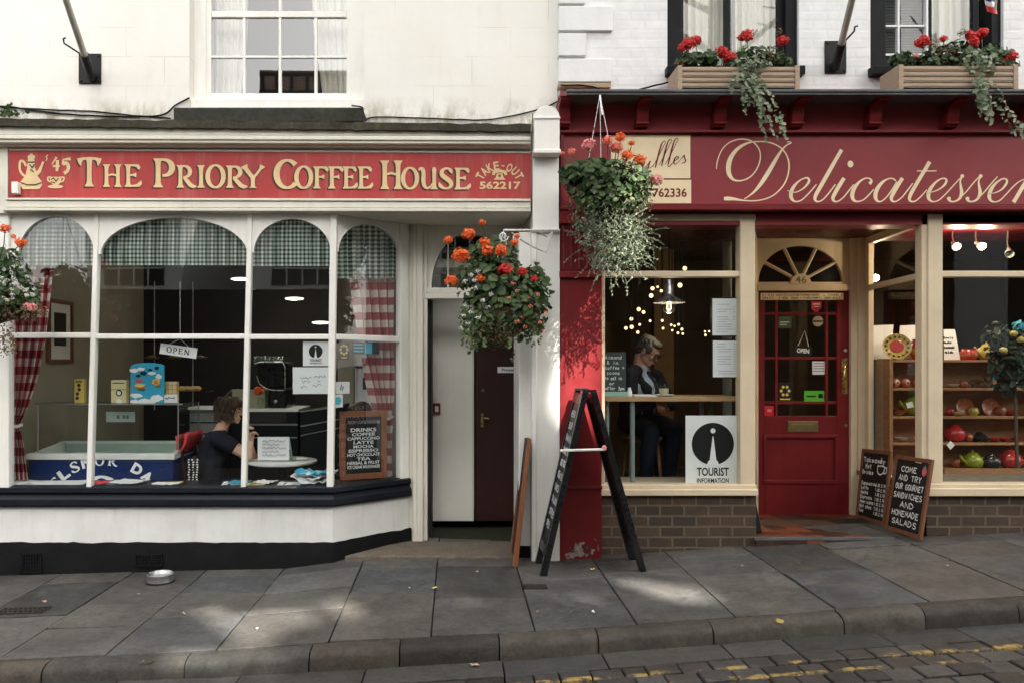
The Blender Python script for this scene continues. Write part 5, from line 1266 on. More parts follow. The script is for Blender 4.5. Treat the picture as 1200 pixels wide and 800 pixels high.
cable([(412,124),(424,126),(426,132),(429,141)], .03, .006, 'short black cable looped round the right end of the stone sill')
cable([(657,100),(690,101),(705,106)], .10, .006, 'short black cable at the foot of the white corner stones')
cable([(745,107),(762,102),(782,97),(790,95)], .12, .007, 'black cable bundle at the left foot of the left deli planter')
cable([(624,133),(623,180),(622.5,232)], -.17, .004, 'thin grey cable hanging down beside the right end of the coffee house sign', 'lead')
m = MB(); r_ = random.Random(5)
for i in range(90):
    a = r_.uniform(0,6.28); p = P(8+r_.gauss(0,9), 136-abs(r_.gauss(0,5)), .12+r_.uniform(-.05,.05)); u = Vector((r_.gauss(0,1),r_.gauss(0,1),r_.gauss(0,1))).normalized(); v = u.orthogonal().normalized(); s = .02
    m.add([p-u*s, p-v*s*.6, p+u*s, p+v*s*.6], [(0,1,2,3)])
tag(m.build('moss_clump', M['leaf']), 'dark clump of moss at the far left end of the ledge', 'moss')
m = MB(); y = -.06
fl_ = [(1156,-8),(1168,-10),(1169,2),(1167,11),(1161,13),(1157,8)]
t = thing('small_flag', 'small red white and blue flag hanging over the right upstairs window', 'flag', P(1162,0,-.1))
for a, b, mm in ((-10,0,'blue'),(0,6,'white'),(6,13,'coral')):
    k = MB(); yy = -.1; vs = []
    for i in range(7):
        q = i/6; vs += [P(lerp(1153.5,1166,q)+ (a*.25), a+q*3, yy+.02*math.sin(q*7)), P(lerp(1153.5,1166,q)+(b*.25), b+q*3+1, yy+.02*math.sin(q*7))]
    k.add(vs, [(2*i,2*i+1,2*i+3,2*i+2) for i in range(6)]); k.build('stripe', M[mm], t)
k = MB(); k.tube([P(1166,16,-.1), P(1172,-60,-.3)], .008, 8); k.build('stick', M['pole'], t)

# ------------------------------------------------------------------ plants
def leaf(mb, p, nrm, size, r, asp=.8, fold=.25, n=6):
    nrm = Vector(nrm).normalized(); a = nrm.orthogonal().normalized(); q = r.uniform(0, 6.28)
    u = a*math.cos(q) + nrm.cross(a)*math.sin(q); v = nrm.cross(u)
    c = p + nrm*size*fold
    vs = [p] ; 
    for k in range(n):
        t = 2*math.pi*k/n; e = r.uniform(.85,1.15)
        vs.append(p + u*size*math.cos(t)*e + v*size*asp*math.sin(t)*e + nrm*size*fold*(abs(math.sin(t))*.9+r.uniform(-.2,.2)))
    mb.add(vs, [(0, k+1, (k+1) % n + 1) for k in range(n)])
def blob(mb, c, rad, n, size, r, shell=.55, asp=.8, fold=.25, droop=0.0, n_=6):
    for _ in range(int(n*1.45)):
        d = Vector((r.gauss(0,1), r.gauss(0,1), r.gauss(0,1))).normalized()
        k = lerp(shell, 1.0, r.random()) if r.random() < .75 else r.random()
        p = Vector(c) + Vector((d.x*rad[0], d.y*rad[1], d.z*rad[2]))*k
        nn = d + Vector((r.gauss(0,.5), r.gauss(0,.5)-.4, r.gauss(0,.5)+.5-droop)); leaf(mb, p, nn, size*.8*r.uniform(.55,1.25), r, asp, fold, n_)
def head(p, rad, mat, parent, r, n=70, name='flower_head', flat=.8):
    m = MB(); p = Vector(p)
    for _ in range(int(n*1.7)):
        d = Vector((r.gauss(0,1), r.gauss(0,1), r.gauss(0,1))).normalized()
        q = p + Vector((d.x*rad, d.y*rad, d.z*rad*flat))*r.uniform(.5,1.08); leaf(m, q, d+Vector((r.gauss(0,.35),-.3,.2)), rad*r.uniform(.18,.32), r, .75, .3, 5)
    return m.build(name, mat, parent)
def stalks(pairs, mat, parent, rad=.0035, name='stem'):
    m = MB()
    for a, b in pairs:
        a = Vector(a); b = Vector(b); m.tube([a, a.lerp(b,.5)+Vector((.01,0,.01)), b], [rad*1.3, rad, rad*.8], 5)
    return m.build(name, mat, parent)
def trail(mb, p, n, dx, dy, dz, size, r, sway=.02, asp=.7):
    p = Vector(p)
    for i in range(n):
        p = p + Vector((dx + r.gauss(0,sway), dy + r.gauss(0,sway*.6), dz + r.gauss(0,sway*.5)))
        leaf(mb, p, (r.gauss(0,.6), -1+r.gauss(0,.4), r.gauss(0,.5)+.3), size*r.uniform(.6,1.2), r, asp, .2, 5)
    return p

# hanging basket over the coffee house door
r = random.Random(21); YB1 = -.42
def bp(px, py, dy=0.0): return P(px, py, YB1+dy)
b1 = thing('hanging_basket', 'hanging basket of orange and red geraniums with trailing white flowers over the white doorway', 'hanging basket', bp(588,410), 'hanging flower baskets')
m = MB(); m.lathe(bp(590,362), [(.02,-.20),(.12,-.17),(.19,-.06),(.21,.0),(.17,.0),(.0,-.02)], 18); m.build('basket_liner', M['coir'], b1, smooth=60)
m = MB()
blob(m, bp(580,332,0), (.30,.24,.20), 330, .040, r); blob(m, bp(610,355,.0), (.24,.24,.26), 330, .038, r); blob(m, bp(578,300,.05), (.20,.16,.14), 150, .038, r); blob(m, bp(570,372,.0), (.20,.2,.22), 200, .036, r); blob(m, bp(595,362,-.10), (.20,.14,.18), 220, .034, r); blob(m, bp(628,330), (.10,.14,.16), 80, .036, r)
m.build('geranium_foliage', M['leaf'], b1)
m = MB(); blob(m, bp(575,378,-.02), (.24,.22,.20), 330, .020, r, asp=.55, droop=.8); 
for k in range(46): trail(m, bp(r.uniform(545,625), r.uniform(350,395), r.uniform(-.2,.1)), r.randint(4,10), r.gauss(0,.004), 0, -.016, .017, r, .012)
m.build('trailing_foliage', M['leaflight'], b1)
m = MB(); blob(m, bp(582,388,-.05), (.19,.18,.13), 230, .017, r, asp=.4, droop=1)
for k in range(24): trail(m, bp(r.uniform(556,608), r.uniform(375,392), r.uniform(-.2,.05)), r.randint(3,6), r.gauss(0,.003), 0, -.016, .014, r, .012)
m.build('dried_foliage', M['dry'], b1)
hp = [(540,320,.052,'petorange',(535,294,.0)),]
heads = [(529,328.5,.046,'petorange'),(540,299,.062,'petorange'),(568,284,.040,'petorange'),(525,281,.032,'petorange'),(571,294,.045,'petorange'),(587,293,.045,'petorange'),(603,284,.030,'petorange'),(549,274,.046,'petorange'),(565,261,.026,'petorange'),(606,277,.022,'petorange'),(592,315.5,.052,'petred'),(612,318,.036,'petred'),(625,327,.034,'petred'),(563,326,.034,'petorange'),(551,275,.03,'petorange')]
heads = heads[:14]
for hx, hy, hr, hm in heads: head(bp(hx,hy,-.17+r.uniform(-.04,.06)), hr, M[hm], b1, r, int(40+hr*900))
stalks([(bp(580+(hx-580)*.5, 325+(hy-325)*.35, -.05), bp(hx,hy+3,-.17)) for hx,hy,hr,hm in heads], M['leaf'], b1)
for hx, hy in ((591,344),(597,349),(606,341),(612,351),(619,349),(607,359),(617,363),(622,359),(606,376),(627,369),(633,378),(637,388),(612,372),(630,345),(601,332),(615,383),(640,366)):
    head(bp(hx,hy,-.20+r.uniform(-.05,.05)), .018, M['petsalmon'], b1, r, 16, 'small_flower')
for hx, hy in ((545,330),(552,322),(560,318),(548,345),(545,357),(552,365),(557,338),(566,352),(572,360),(543,370),(549,378),(560,372),(575,345),(540,385),(556,328)):
    head(bp(hx,hy,-.22+r.uniform(-.05,.05)), .020, M['petwhite'], b1, r, 16, 'small_flower')
m = MB()
a0 = P(653,270.5,-.1); 
m.tube([P(655,270,-.1), P(615,270,YB1+.02), P(590,270,YB1)], .008, 6)
m.tube([P(650,270,-.12), P(641,278,-.15), P(630,271,-.2)], .006, 6)
m.tube([bp(590+6*math.cos(k*.7)*(1-k/16), 277+7*math.sin(k*.7)*(1-k/16)) for k in range(12)], .006, 6)
m.tube([bp(606+5*math.cos(k*.7+2)*(1-k/16), 279+6*math.sin(k*.7+2)*(1-k/16)) for k in range(12)], .006, 6)
m.tube([P(648,272,-.1), P(640,296,-.12), P(625,290,-.25), P(612,282,-.35), bp(600,273)], .005, 6)
m.build('scroll_bracket', M['whiteiron'], b1, smooth=50)
m = MB()
for s in (-18, 18, 2): m.tube([bp(590,271), bp(590+s,352,.1 if s == 2 else -.05)], .003, 5)
m.build('chain', M['steel'], b1)

# hanging basket in front of the deli sign
r = random.Random(33); YB2 = -.42
def bp(px, py, dy=0.0): return P(px, py, YB2+dy)
b2 = thing('hanging_basket', 'hanging basket of coral geraniums with silver foliage tangle in front of the deli sign', 'hanging basket', bp(715,318), 'hanging flower baskets')
m = MB(); m.lathe(bp(713,232), [(.02,-.22),(.13,-.18),(.19,-.06),(.21,.0),(.17,.0),(.0,-.02)], 18); m.build('basket_liner', M['coir'], b2, smooth=60)
m = MB(); blob(m, bp(700,212), (.26,.22,.16), 330, .040, r); blob(m, bp(722,216,-.05), (.27,.24,.17), 280, .034, r); blob(m, bp(672,205), (.11,.14,.10), 100, .036, r); blob(m, bp(712,232,-.14), (.24,.10,.10), 200, .032, r); blob(m, bp(738,226), (.18,.18,.15), 150, .028, r); m.build('geranium_foliage', M['leaf'], b2)
m = MB(); blob(m, bp(738,228,-.02), (.22,.22,.2), 200, .018, r, asp=.5); blob(m, bp(712,240,-.04), (.26,.24,.16), 240, .020, r, asp=.5); blob(m, bp(735,208,-.04), (.17,.2,.13), 120, .018, r, asp=.5); m.build('light_foliage', M['leaflight'], b2)
m = MB(); blob(m, bp(680,238), (.12,.16,.16), 200, .018, r, asp=.4); blob(m, bp(745,240), (.14,.14,.12), 90, .014, r, asp=.4); m.build('dried_foliage', M['dry'], b2)
m = MB()
blob(m, bp(718,280,-.05), (.25,.22,.20), 900, .017, r, asp=.4, droop=.7); blob(m, bp(704,258,-.03), (.24,.2,.14), 420, .017, r, asp=.4, droop=.5); blob(m, bp(722,302,-.06), (.20,.18,.13), 420, .016, r, asp=.4)
def wire(mb, p, n, dirv, size, r, bend=.35):
    p = Vector(p); d = Vector(dirv).normalized(); pts = [p.copy()]
    for i in range(n):
        d = (d + Vector((r.gauss(0,bend), r.gauss(0,bend*.6), r.gauss(0,bend)-.10))).normalized(); p = p + d*.026; pts.append(p.copy())
        for s in (0, 1): leaf(mb, p, (r.gauss(0,1), -.8, r.gauss(0,1)), size*r.uniform(.6,1.2), r, .45, .15, 5)
    mb.tube(pts, [.0020]*len(pts), 4, caps=False)
for k in range(130):
    a = r.uniform(0,6.28); rr_ = r.random()**.5
    wire(m, bp(718+30*rr_*math.cos(a), 280+30*rr_*math.sin(a), -.16+r.uniform(-.05,.08)), r.randint(4,9), (math.cos(a)*.8, r.gauss(-.2,.3), math.sin(a)*-.6-.1), .013, r)
for a, b, dx, dz in ((690,288,-1,-.5),(694,300,-.7,-.6),(745,280,1,.3),(752,272,1,.4),(740,300,.8,-.2),(715,312,.1,-1),(730,312,.3,-1),(705,310,-.3,-1)): wire(m, bp(a,b,-.1), 8, (dx,0,dz), .013, r, .15)
m.build('silver_foliage', M['silver'], b2)
for hx, hy, hr, hm in ((690,170,.048,'petpink'),(769,211,.046,'petpink'),(712,165,.040,'petsalmon'),(727,161,.038,'petorange'),(722,173,.048,'petsalmon'),(735,182,.042,'petorange'),(750,188,.046,'petorange'),(670,178,.030,'petsalmon'),(659,180,.018,'petsalmon'),(740,168,.024,'petorange')): 
    head(bp(hx,hy,-.12+r.uniform(-.05,.08)), hr, M[hm], b2, r, int(40+hr*900)); stalks([(bp(705+(hx-705)*.6,208,-.03), bp(hx,hy+4,-.12))], M['leaflight'], b2)
m = MB(); top = P(703,112,-.26)
for px, dy in ((682,-.1),(727,-.1),(705,.18)): m.tube([top, bp(px,232,dy)], .0028, 5)
m.tube([top, P(706,135,-.28)], .008, 6); m.build('chain', M['steel'], b2)

# basket at the left edge
r = random.Random(45); YB3 = -.45
def bp(px, py, dy=0.0): return P(px, py, YB3+dy)
b3 = thing('hanging_basket', 'hanging basket of white flowers with a few orange geraniums cut off by the left edge', 'hanging basket', bp(-8,410), 'hanging flower baskets')
m = MB(); m.lathe(bp(-8,345), [(.02,-.22),(.13,-.18),(.19,-.06),(.21,.0),(.17,.0),(.0,-.02)], 18); m.build('basket_liner', M['coir'], b3, smooth=60)
m = MB(); blob(m, bp(-5,335), (.26,.22,.22), 420, .032, r); blob(m, bp(14,345), (.18,.2,.2), 260, .030, r); blob(m, bp(-4,310,.0), (.2,.18,.14), 150, .034, r); blob(m, bp(30,355), (.09,.12,.1), 80, .026, r); m.build('geranium_foliage', M['leaf'], b3)
m = MB(); blob(m, bp(28,365,-.05), (.16,.15,.09), 200, .017, r, asp=.4); blob(m, bp(4,395,-.02), (.09,.12,.16), 150, .015, r, asp=.4)
for k in range(16): trail(m, bp(r.uniform(-20,12), r.uniform(375,395), r.uniform(-.12,.05)), r.randint(5,9), 0, 0, -.02, .014, r, .010)
m.build('dried_foliage', M['dry'], b3)
for hx, hy, hr, hm in ((6,268,.036,'petorange'),(24,284,.040,'petorange'),(16,277,.018,'petorange'),(37,360,.036,'petpink'),(31,358,.022,'petpink')): head(bp(hx,hy,-.15), hr, M[hm], b3, r, 60)
stalks([(bp(0,305), bp(6,270,-.15)), (bp(5,305), bp(24,286,-.15))], M['leaf'], b3)
for k in range(34): head(bp(r.choice((r.uniform(2,40), r.uniform(-10,36))), r.uniform(306,352), -.22+r.uniform(-.04,.06)), .017, M['petwhite'], b3, r, 14, 'small_flower')
m = MB()
for px, dy in ((-32,-.1),(18,-.1)): m.tube([bp(-8,215), bp(px,345,dy)], .003, 5)
m.tube([bp(-8,215), P(-8,215,.1)], .01, 6); m.build('chain', M['steel'], b3)

# timber planters on the ledge
def planter(a, b, c, d, label, endl):
    Y = -.235; t = thing('planter', label, 'planter', P((a+b)/2, d, Y+.1), 'window box planters'); zb_ = Z(106,-.25)+.003
    m = MB(); n = 4; z0, z1 = max(Z(d,Y), zb_+.02), Z(c,Y)
    for k in range(n):
        h = (z1-z0)/n; m.box(X(a,Y)+.03, X(b,Y)-.03, Y+.004, Y+.022, z0+k*h+.003, z0+(k+1)*h-.003)
        m.box(X(a,Y)+.03, X(b,Y)-.03, Y+.0, Y+.006, z0+k*h+h*.28, z0+k*h+h*.68)
    m.build('slatted_front', M['deck'], t, bevel=.002)
    for px in (a, b):
        e = MB(); x = X(px,Y); e.box(x-.0 if px == a else x-.035, x+.035 if px == a else x, Y-.006, Y+.26, zb_, z1+.006); e.build('end_board', M['deck'], t, bevel=.003)
    m = MB(); m.box(X(a,Y)+.03, X(b,Y)-.03, Y+.024, Y+.25, z0+.02, z1-.02); m.build('soil', M['coir'], t)
    return t, z1
def pplant(t, items, seed, Yp=-.125):
    r = random.Random(seed); f = MB(); iv = MB(); dr_ = MB(); st_ = []
    for it in items:
        k = it[0]
        if k == 'g': blob(f, P(it[1],it[2],Yp), (it[3],.09,it[4]), it[5], .030, r)
        elif k == 'i':
            blob(iv, P(it[1],it[2],Yp-.08), (it[3],.10,it[4]), it[5], .024, r)
        elif k == 't':
            for q in range(it[4]): trail(iv, P(it[1]+r.uniform(-it[5],it[5]), it[2]+r.uniform(-3,3), Yp-.14), int(it[3]*r.uniform(.6,1.05)), it[6]*r.uniform(.4,1.4), 0, -.019, .021, r, .010)
        elif k == 'd': blob(dr_, P(it[1],it[2],Yp-.04), (it[3],.05,it[4]), it[5], .014, r, asp=.4)
        elif k == 'h':
            head(P(it[1],it[2],Yp-.04), it[3], M[it[4]], t, r, int(40+it[3]*1000)); st_.append((P(it[1]+r.uniform(-4,4),84,Yp), P(it[1],it[2]+2,Yp-.03)))
    if f.v: f.build('geranium_foliage', M['leaf'], t)
    if iv.v: iv.build('ivy', M['ivy'], t)
    if dr_.v: dr_.build('dried_foliage', M['dry'], t)
    if st_: stalks(st_, M['leaflight'], t)
t, z1 = planter(794, 937, 78, 104.5, 'timber window box with red geraniums and a long ivy trail, the left of two', 1)
pplant(t, [('g',812,71,.13,.06,120),('g',832,70,.08,.06,70),('g',884,66,.16,.08,110),('g',858,76,.06,.03,30),('g',913,72,.10,.06,70),('d',798,74,.05,.02,30),('d',906,64,.09,.08,110),('d',884,37,.02,.02,14),('d',913,38,.025,.02,20),('i',880,78,.15,.07,130),('t',876,84,20,9,6,.004),('t',882,86,28,4,5,.007),('t',864,84,8,4,5,-.006),
  ('h',806,52,.052,'petred'),('h',815,48,.046,'petred'),('h',800,56,.036,'petred'),('h',845,61,.046,'petred'),('h',855,67,.050,'petred'),('h',875,42,.050,'petred'),('h',868,44,.028,'petred'),('h',917,48,.044,'petred')], 5)
t, z1 = planter(1053, 1193, 77, 105, 'timber window box with red geraniums and pale variegated ivy, the right of two', 0)
pplant(t, [('g',1058,70,.10,.06,90),('g',1087,73,.10,.08,100),('g',1120,66,.16,.12,170),('g',1128,80,.08,.05,60),('g',1165,68,.14,.10,150),('g',1180,78,.07,.05,50),('d',1112,62,.12,.10,90),('d',1127,38,.04,.025,24),('d',1093,52,.05,.05,30),('d',1168,74,.08,.08,70),('i',1146,76,.14,.11,190),('t',1147,90,18,9,6,.003),('t',1156,95,24,4,5,.010),
  ('h',1081,49,.050,'petred'),('h',1105,46,.030,'petred'),('h',1139,43,.042,'petred'),('h',1151,39,.042,'petred'),('h',1141,50,.046,'petred'),('h',1135,39,.026,'petred'),('h',1185,67,.050,'petred'),('h',1179,70,.034,'petred'),('h',1073,66,.024,'petpink'),('h',1077,81,.018,'petpink')], 9)

def glow(t, p, w, c, r):             # a lit lamp's own light
    l = bpy.data.lights.new('lamp_light', 'POINT'); l.energy = w; l.color = c; l.shadow_soft_size = r
    o = bpy.data.objects.new('lamp_light', l); col.objects.link(o); o.location = p; attach(o, t); return o

# ------------------------------------------------------------------ curtains and valances in the coffee house
def val(name, rows, Y, folds, amp, ul, vl, label, ph=0.0, fn=None):
    t = cloth(rows, Y, folds, amp, M['greenging'], name, None, ul, vl, 90, None, ph, fn)
    return tag(t, label, 'valance', 'green gingham valances')
val('valance', [(252,16,110),(272,15,111),(292,14,111),(311,14,111)], .125, 9, .028, 21, 12, 'green and white gingham valance in the leftmost arched light', .3)
val('valance', [(252,112,292),(272,111,293),(292,110,293),(311,110,293)], .125, 15, .028, 40, 12, 'wide green and white gingham valance in the broad arched light', 1.2)
val('valance', [(252,293,391),(272,292,391),(292,292,391),(312,292,391)], .125, 9, .028, 21, 12, 'green and white gingham valance in the narrow light right of the broad one', 2.1)
def sfn(off):
    def f(px, py, y): 
        t = spl(px); return S3(t, Zs(py, t), -(.09 + y))
    return f
val('valance', [(258,394,474),(276,394,474),(300,394,474),(325,395,474)], 0.02, 9, .028, 21, 13, 'green and white gingham valance in the angled light beside the doorway', 3.3, sfn(0))
def tied(rows, tie, Y, label, fn, bowl):
    t = thing('curtain', label, 'curtain', fn(rows[0][1], rows[0][0], Y), 'red gingham curtains')
    full = []
    for i in range(len(rows)-1):
        for k in range(6): full.append(tuple(lerp(a,b,k/6) for a,b in zip(rows[i], rows[i+1])))
    full.append(rows[-1])
    cloth(full, Y, 4.5, .034, M['redging'], 'drape', t, .62, 1.15, 70, None, .7, fn)
    m = MB(); py, a, b = tie
    p = [fn(lerp(a-1.5,b+1.5,k/10), py+2.5*math.sin(math.pi*k/10), Y-.035*math.sin(math.pi*k/10)-.01) for k in range(11)]
    m.tube(p, .014, 8); m.build('tieback', M['redging'], t, smooth=60)
    return t
tied([(300,14,64),(395,13,54),(440,12,45),(475,11,34),(494,12,24),(500,12,23),(520,11,28),(562,10,33)], (497,12,24), .24, 'red and white gingham curtain tied back at the far left of the bay window', lambda a,b,y: P(a,b,y), .2)
tied([(315,424,474),(395,434,474),(430,441,474),(470,449,474),(486,454,472),(492,455,472),(520,452,472),(562,451,472)], (489,455,472), 0.0, 'red and white gingham curtain tied back in the angled side of the bay window', lambda a,b,y: S3(spl(a), Zs(b, spl(a)), -(.17+y)), .2)

# ------------------------------------------------------------------ coffee house furnishings
# ice cream freezer with a glass guard on top
Yf0, Yf1 = .42, 1.0
fz_ = thing('ice_cream_freezer', 'blue ice cream freezer with white rim and curved dairy lettering in the bay window', 'freezer', (X(118,Yf0), .7, 0))
xa, xb = X(33,Yf0), X(203,Yf0); zr = Z(531,Yf0)
m = MB(); m.box(xa, xb, Yf0, Yf1, 0.0, zr-.055); m.build('body', M['blue'], fz_, bevel=.01)
m = MB(); m.box(xa-.015, xb+.015, Yf0-.015, Yf0+.07, zr-.05, zr); m.box(xa-.015, xb+.015, Yf1-.05, Yf1+.02, zr-.05, zr+.05)
for x in (xa, xb): m.prism([(x,Yf0+.07,zr-.05),(x,Yf1-.05,zr-.05),(x,Yf1-.05,zr+.05),(x,Yf0+.07,zr)], (.05 if x == xa else -.05,0,0))
m.build('rim', M['freezerwhite'], fz_, bevel=.006)
m = MB(); m.box(xa+.06, xb-.06, Yf0+.08, Yf1-.06, zr-.054, zr-.045)
m.box(xa+.06, xb-.06, Yf1-.07, Yf1-.05, zr-.045, zr+.03); m.build('ice_cream_tray', M['freezerin'], fz_)
m = MB()
yg = Yf0+.06; zt_ = Z(474,yg)
m.add([(xa+.05,yg,zr),(xb+.02,yg,zr),(xb+.02,yg,zt_),(xa+.05,yg,zt_)],[(0,1,2,3)]); m.add([(xb+.02,yg,zr),(xb+.02,Yf1,zr+.05),(xb+.02,Yf1,zt_),(xb+.02,yg,zt_)],[(0,1,2,3)])
m.build('guard_glass', M['clear'], fz_)
m = MB(); m.box(xa+.03, xb+.06, yg-.01, yg+.33, zt_, zt_+.012); m.build('glass_shelf', glass('green_edge_glass', 1.6, (.55,.68,.62)), fz_)
m = MB()
for a, b in (((xa+.05,yg),(xa+.05,yg)),((xb+.02,yg),(xb+.02,yg)),((xb+.02,Yf1),(xb+.02,Yf1))): m.tube([(a[0],a[1],zr),(b[0],b[1],zt_)], .006, 6)
m.tube([(xa+.03,yg-.012,zt_+.006),(xb+.06,yg-.012,zt_+.006)], .007, 6)
m.build('guard_rail', M['steelb'], fz_)
m = MB(); plf = pxplane(Yf0-.003)
txt = 'ELSMOR DAI'
cx_, cz_, rad_ = X(122,Yf0), Z(600,Yf0), (X(122+55,Yf0)-X(122,Yf0))*1.12
for i, c in enumerate(txt):
    if c == ' ': continue
    a = R(lerp(146, 30, i/(len(txt)-1))); u_, v_ = cx_+rad_*1.12*math.cos(a), cz_+rad_*math.sin(a); tl_ = (a-math.pi/2)*.85
    q = Plane(plf(u_, v_), (math.cos(tl_),0,math.sin(tl_)), (-math.sin(tl_),0,math.cos(tl_)), (0,-1,0))
    serif_ok = c in SER
    if serif_ok: serif(m, q, c, -.042, .042, -.045, .045)
    else: sans(m, q, c, -.044, .044, -.045, .045, 0, .05)
m.build('lettering', M['white'], fz_)
m = MB(); disc(m, plf, X(119,Yf0), Z(574,Yf0), .16, .0, 32, .125); m.build('emblem', M['white'], fz_)
m = MB(); ribbon(m, plf, [(X(95+k*4,Yf0), Z(563 - 2*math.sin(k*1.3),Yf0)) for k in range(12)], .012, .002); m.build('emblem_wave', M['blue'], fz_)
# things standing on its glass shelf
def card(name, a, b, c, d, Y, mat, label, cat, th=.03, group=None, bevel=.003):
    m = MB(); m.pbox(a, b, c, d, Y, Y+th); o = m.build(name, M[mat] if isinstance(mat, str) else mat, bevel=bevel); tag(o, label, cat, group); return o
ys = yg+.10; zsf = zt_+.0125
def shelf_y(py): return py
pys = 425 - (zsf-CZ)*F/(ys+D)
o = card('wafer_box', 87, 98, 444, pys, ys, 'yellow', 'narrow orange yellow wafer box, leftmost on the freezer shelf', 'box', .05)
m = MB(); q = pxplane(ys-.002)
for k in range(4): disc(m, q, X(92+r.uniform(-2,2),ys), Z(451+k*5,ys), .016, 0, 10)
rect(m, q, X(88.5,ys), X(96.5,ys), Z(447.5,ys), Z(446,ys)); m.build('print', M['dkout'], o)
o = card('wafer_box', 130, 148, 445, pys, ys, 'paleyellow', 'pale yellow wafer box with a round black mark, left of the blue ice cream sign', 'box', .06)
m = MB(); q = pxplane(ys-.002); disc(m, q, X(139.5,ys), Z(460,ys), .028, 0, 18); rect(m, q, X(132,ys), X(146,ys), Z(449,ys), Z(448,ys)); rect(m, q, X(130,ys), X(148,ys), Z(456.3,ys), Z(455.7,ys)); m.build('print', M['ink'], o)
m = MB(); disc(m, q, X(139.5,ys), Z(460,ys), .018, .002, 18); disc(m, q, X(139.5,ys), Z(470,ys), .024, .0, 18); m.build('label_patch', M['white'], o)
o = card('wafer_box', 192, 207, 447, pys, ys+.05, 'paleyellow', 'pale yellow box right of the blue ice cream sign, ruled like a waffle', 'box', .06)
m = MB(); q = pxplane(ys+.048)
for k in range(4): rect(m, q, X(193,ys), X(206,ys), Z(451+k*5,ys)-.002, Z(451+k*5,ys)+.002)
for k in range(3): rect(m, q, X(195+k*4.5,ys)-.002, X(195+k*4.5,ys)+.002, Z(470,ys), Z(448,ys))
m.build('print', M['orange'], o)
o = card('orange_carton', 149, 153.5, 453, pys, ys+.08, 'orange', 'small orange carton between the pale yellow box and the blue sign', 'box', .05)
t = thing('ice_cream_sign', 'rounded sky blue ice cream price sign standing on the freezer shelf', 'sign', P(172,pys,ys))
m = MB(); yy = ys-.02; zb_, zt2_ = zsf, Z(429,ys)
pts = [(X(153,yy),yy,zb_),(X(192,yy),yy,zb_),(X(192,yy),yy,zt2_)] + [(X(172.5,yy)+(X(192,yy)-X(172.5,yy))*math.cos(math.pi*k/12), yy, zt2_+.03*math.sin(math.pi*k/12)) for k in range(1,12)] + [(X(153,yy),yy,zt2_)]
m.prism(pts, (0,.02,0)); m.build('board', M['skyblue'], t)
q = pxplane(yy-.002); rr_ = random.Random(4)
for mm, its in (('white',((157,434,6,2.5),(165,432,5,2),(186,441,4,3),(160,463,8,3),(172,470,14,3.5),(184,466,7,4),(158,470,5,2.5),(178,437,5,2))),('tie',((168,437,4,2.5),(176,433,3,1.5),(184,431,3,2),(162,440,3,1.5))),('coral',((163,446,5,2.4),(165,454,6,1.3))),('yellow',((164,451,6,2.2),(183,447,5,4))),('orange',((183,448,3,2.5),(160,453,3,1))),('leaflight',((166,456,5,1.2),(186,452,3,1.5)))):
    m = MB()
    for cx, cy, rx, ry in its:
        poly(m, q, [(X(cx+rx*math.cos(2*math.pi*k/14)*rr_.uniform(.75,1.15),yy), Z(cy+ry*math.sin(2*math.pi*k/14)*rr_.uniform(.75,1.15),yy)) for k in range(14)], {'yellow':.002,'orange':.004,'leaflight':.005}.get(mm,0))
    m.build('printed_picture', M[mm], t)
o = card('small_notice', 192, 208, 462, pys, ys-.01, 'paper', 'small white folded notice at the right end of the freezer shelf', 'card', .01)
m = MB(); q = pxplane(ys-.012); squiggle(m, q, X(194,ys), X(206,ys), Z(466,ys), .008, .003, 3); m.build('print', M['ink'], o)
o = card('price_label', 124, 158, 482, 494, yg+.25, 'paper', 'white price label behind the freezer glass under the shelf', 'label', .01)
m = MB(); q = pxplane(yg+.248)
for a in (137,144,148): rect(m, q, X(a,yg+.25), X(a+3,yg+.25), Z(490,yg+.25), Z(486,yg+.25))
m.build('print', M['greyink'], o)
# a dark back counter, the serving counter, boxes, coffee machine
def pb(name, a, b, c, d, Y0, Y1, mat, label, cat, bevel=.006, parent=None):
    m = MB(); m.pbox(a, b, c, d, Y0, Y1); o = m.build(name, M[mat], parent, bevel=bevel)
    if not parent: tag(o, label, cat)
    return o
Yk = 1.5
t = thing('serving_counter', 'black serving counter with pale edged top across the back of the coffee house', 'counter', P(320,600,Yk))
m = MB(); m.box(X(222,Yk), X(349,Yk), Yk, Yk+.55, 0, Z(482,Yk)); m.build('body', M['black'], t, bevel=.006)
m = MB(); m.box(X(290,Yk), X(351,Yk), Yk-.03, Yk+.58, Z(482,Yk), Z(478.5,Yk)); m.build('top', M['freezerwhite'], t, bevel=.004)
m = MB(); m.pbox(288, 349, 496, 498, Yk-.012, Yk-.001); m.pbox(292,348,511.5,513,Yk-.012,Yk-.001); m.build('front_trim', M['steelb'], t)
pb('drawer_panel', 292, 336, 482, 495, Yk-.008, Yk-.001, 'intdark', '', '', .003, t)
m = MB(); yy = Yk-.3
m.prism([P(352,482,yy), P(394,476,yy), P(402,474,yy), P(402,600,yy), P(352,600,yy)], (0,.5,0))
t2 = m.build('angled_display', M['black'], bevel=.006); tag(t2, 'black sloping display cabinet behind the white paper notices', 'cabinet')
for a, b in (((352,482),(402,476)),((352,499),(402,490)),((352,510),(402,500))):
    m = MB(); m.tube([P(a[0],a[1],yy-.006), P(b[0],b[1],yy-.006)], .006, 6); m.build('trim', M['steelb'], t2)
t = thing('steel_cabinet', 'brushed steel drawer unit behind the seated woman', 'cabinet', P(240,600,1.3))
m = MB(); m.pbox(222, 262, 480, 600, 1.3, 1.48); m.build('body', M['steelb'], t, bevel=.006)
m = MB()
for y in (494, 507): m.pbox(223, 261, y, y+1.6, 1.292, 1.3)
m.build('drawer_gap', M['ink'], t)
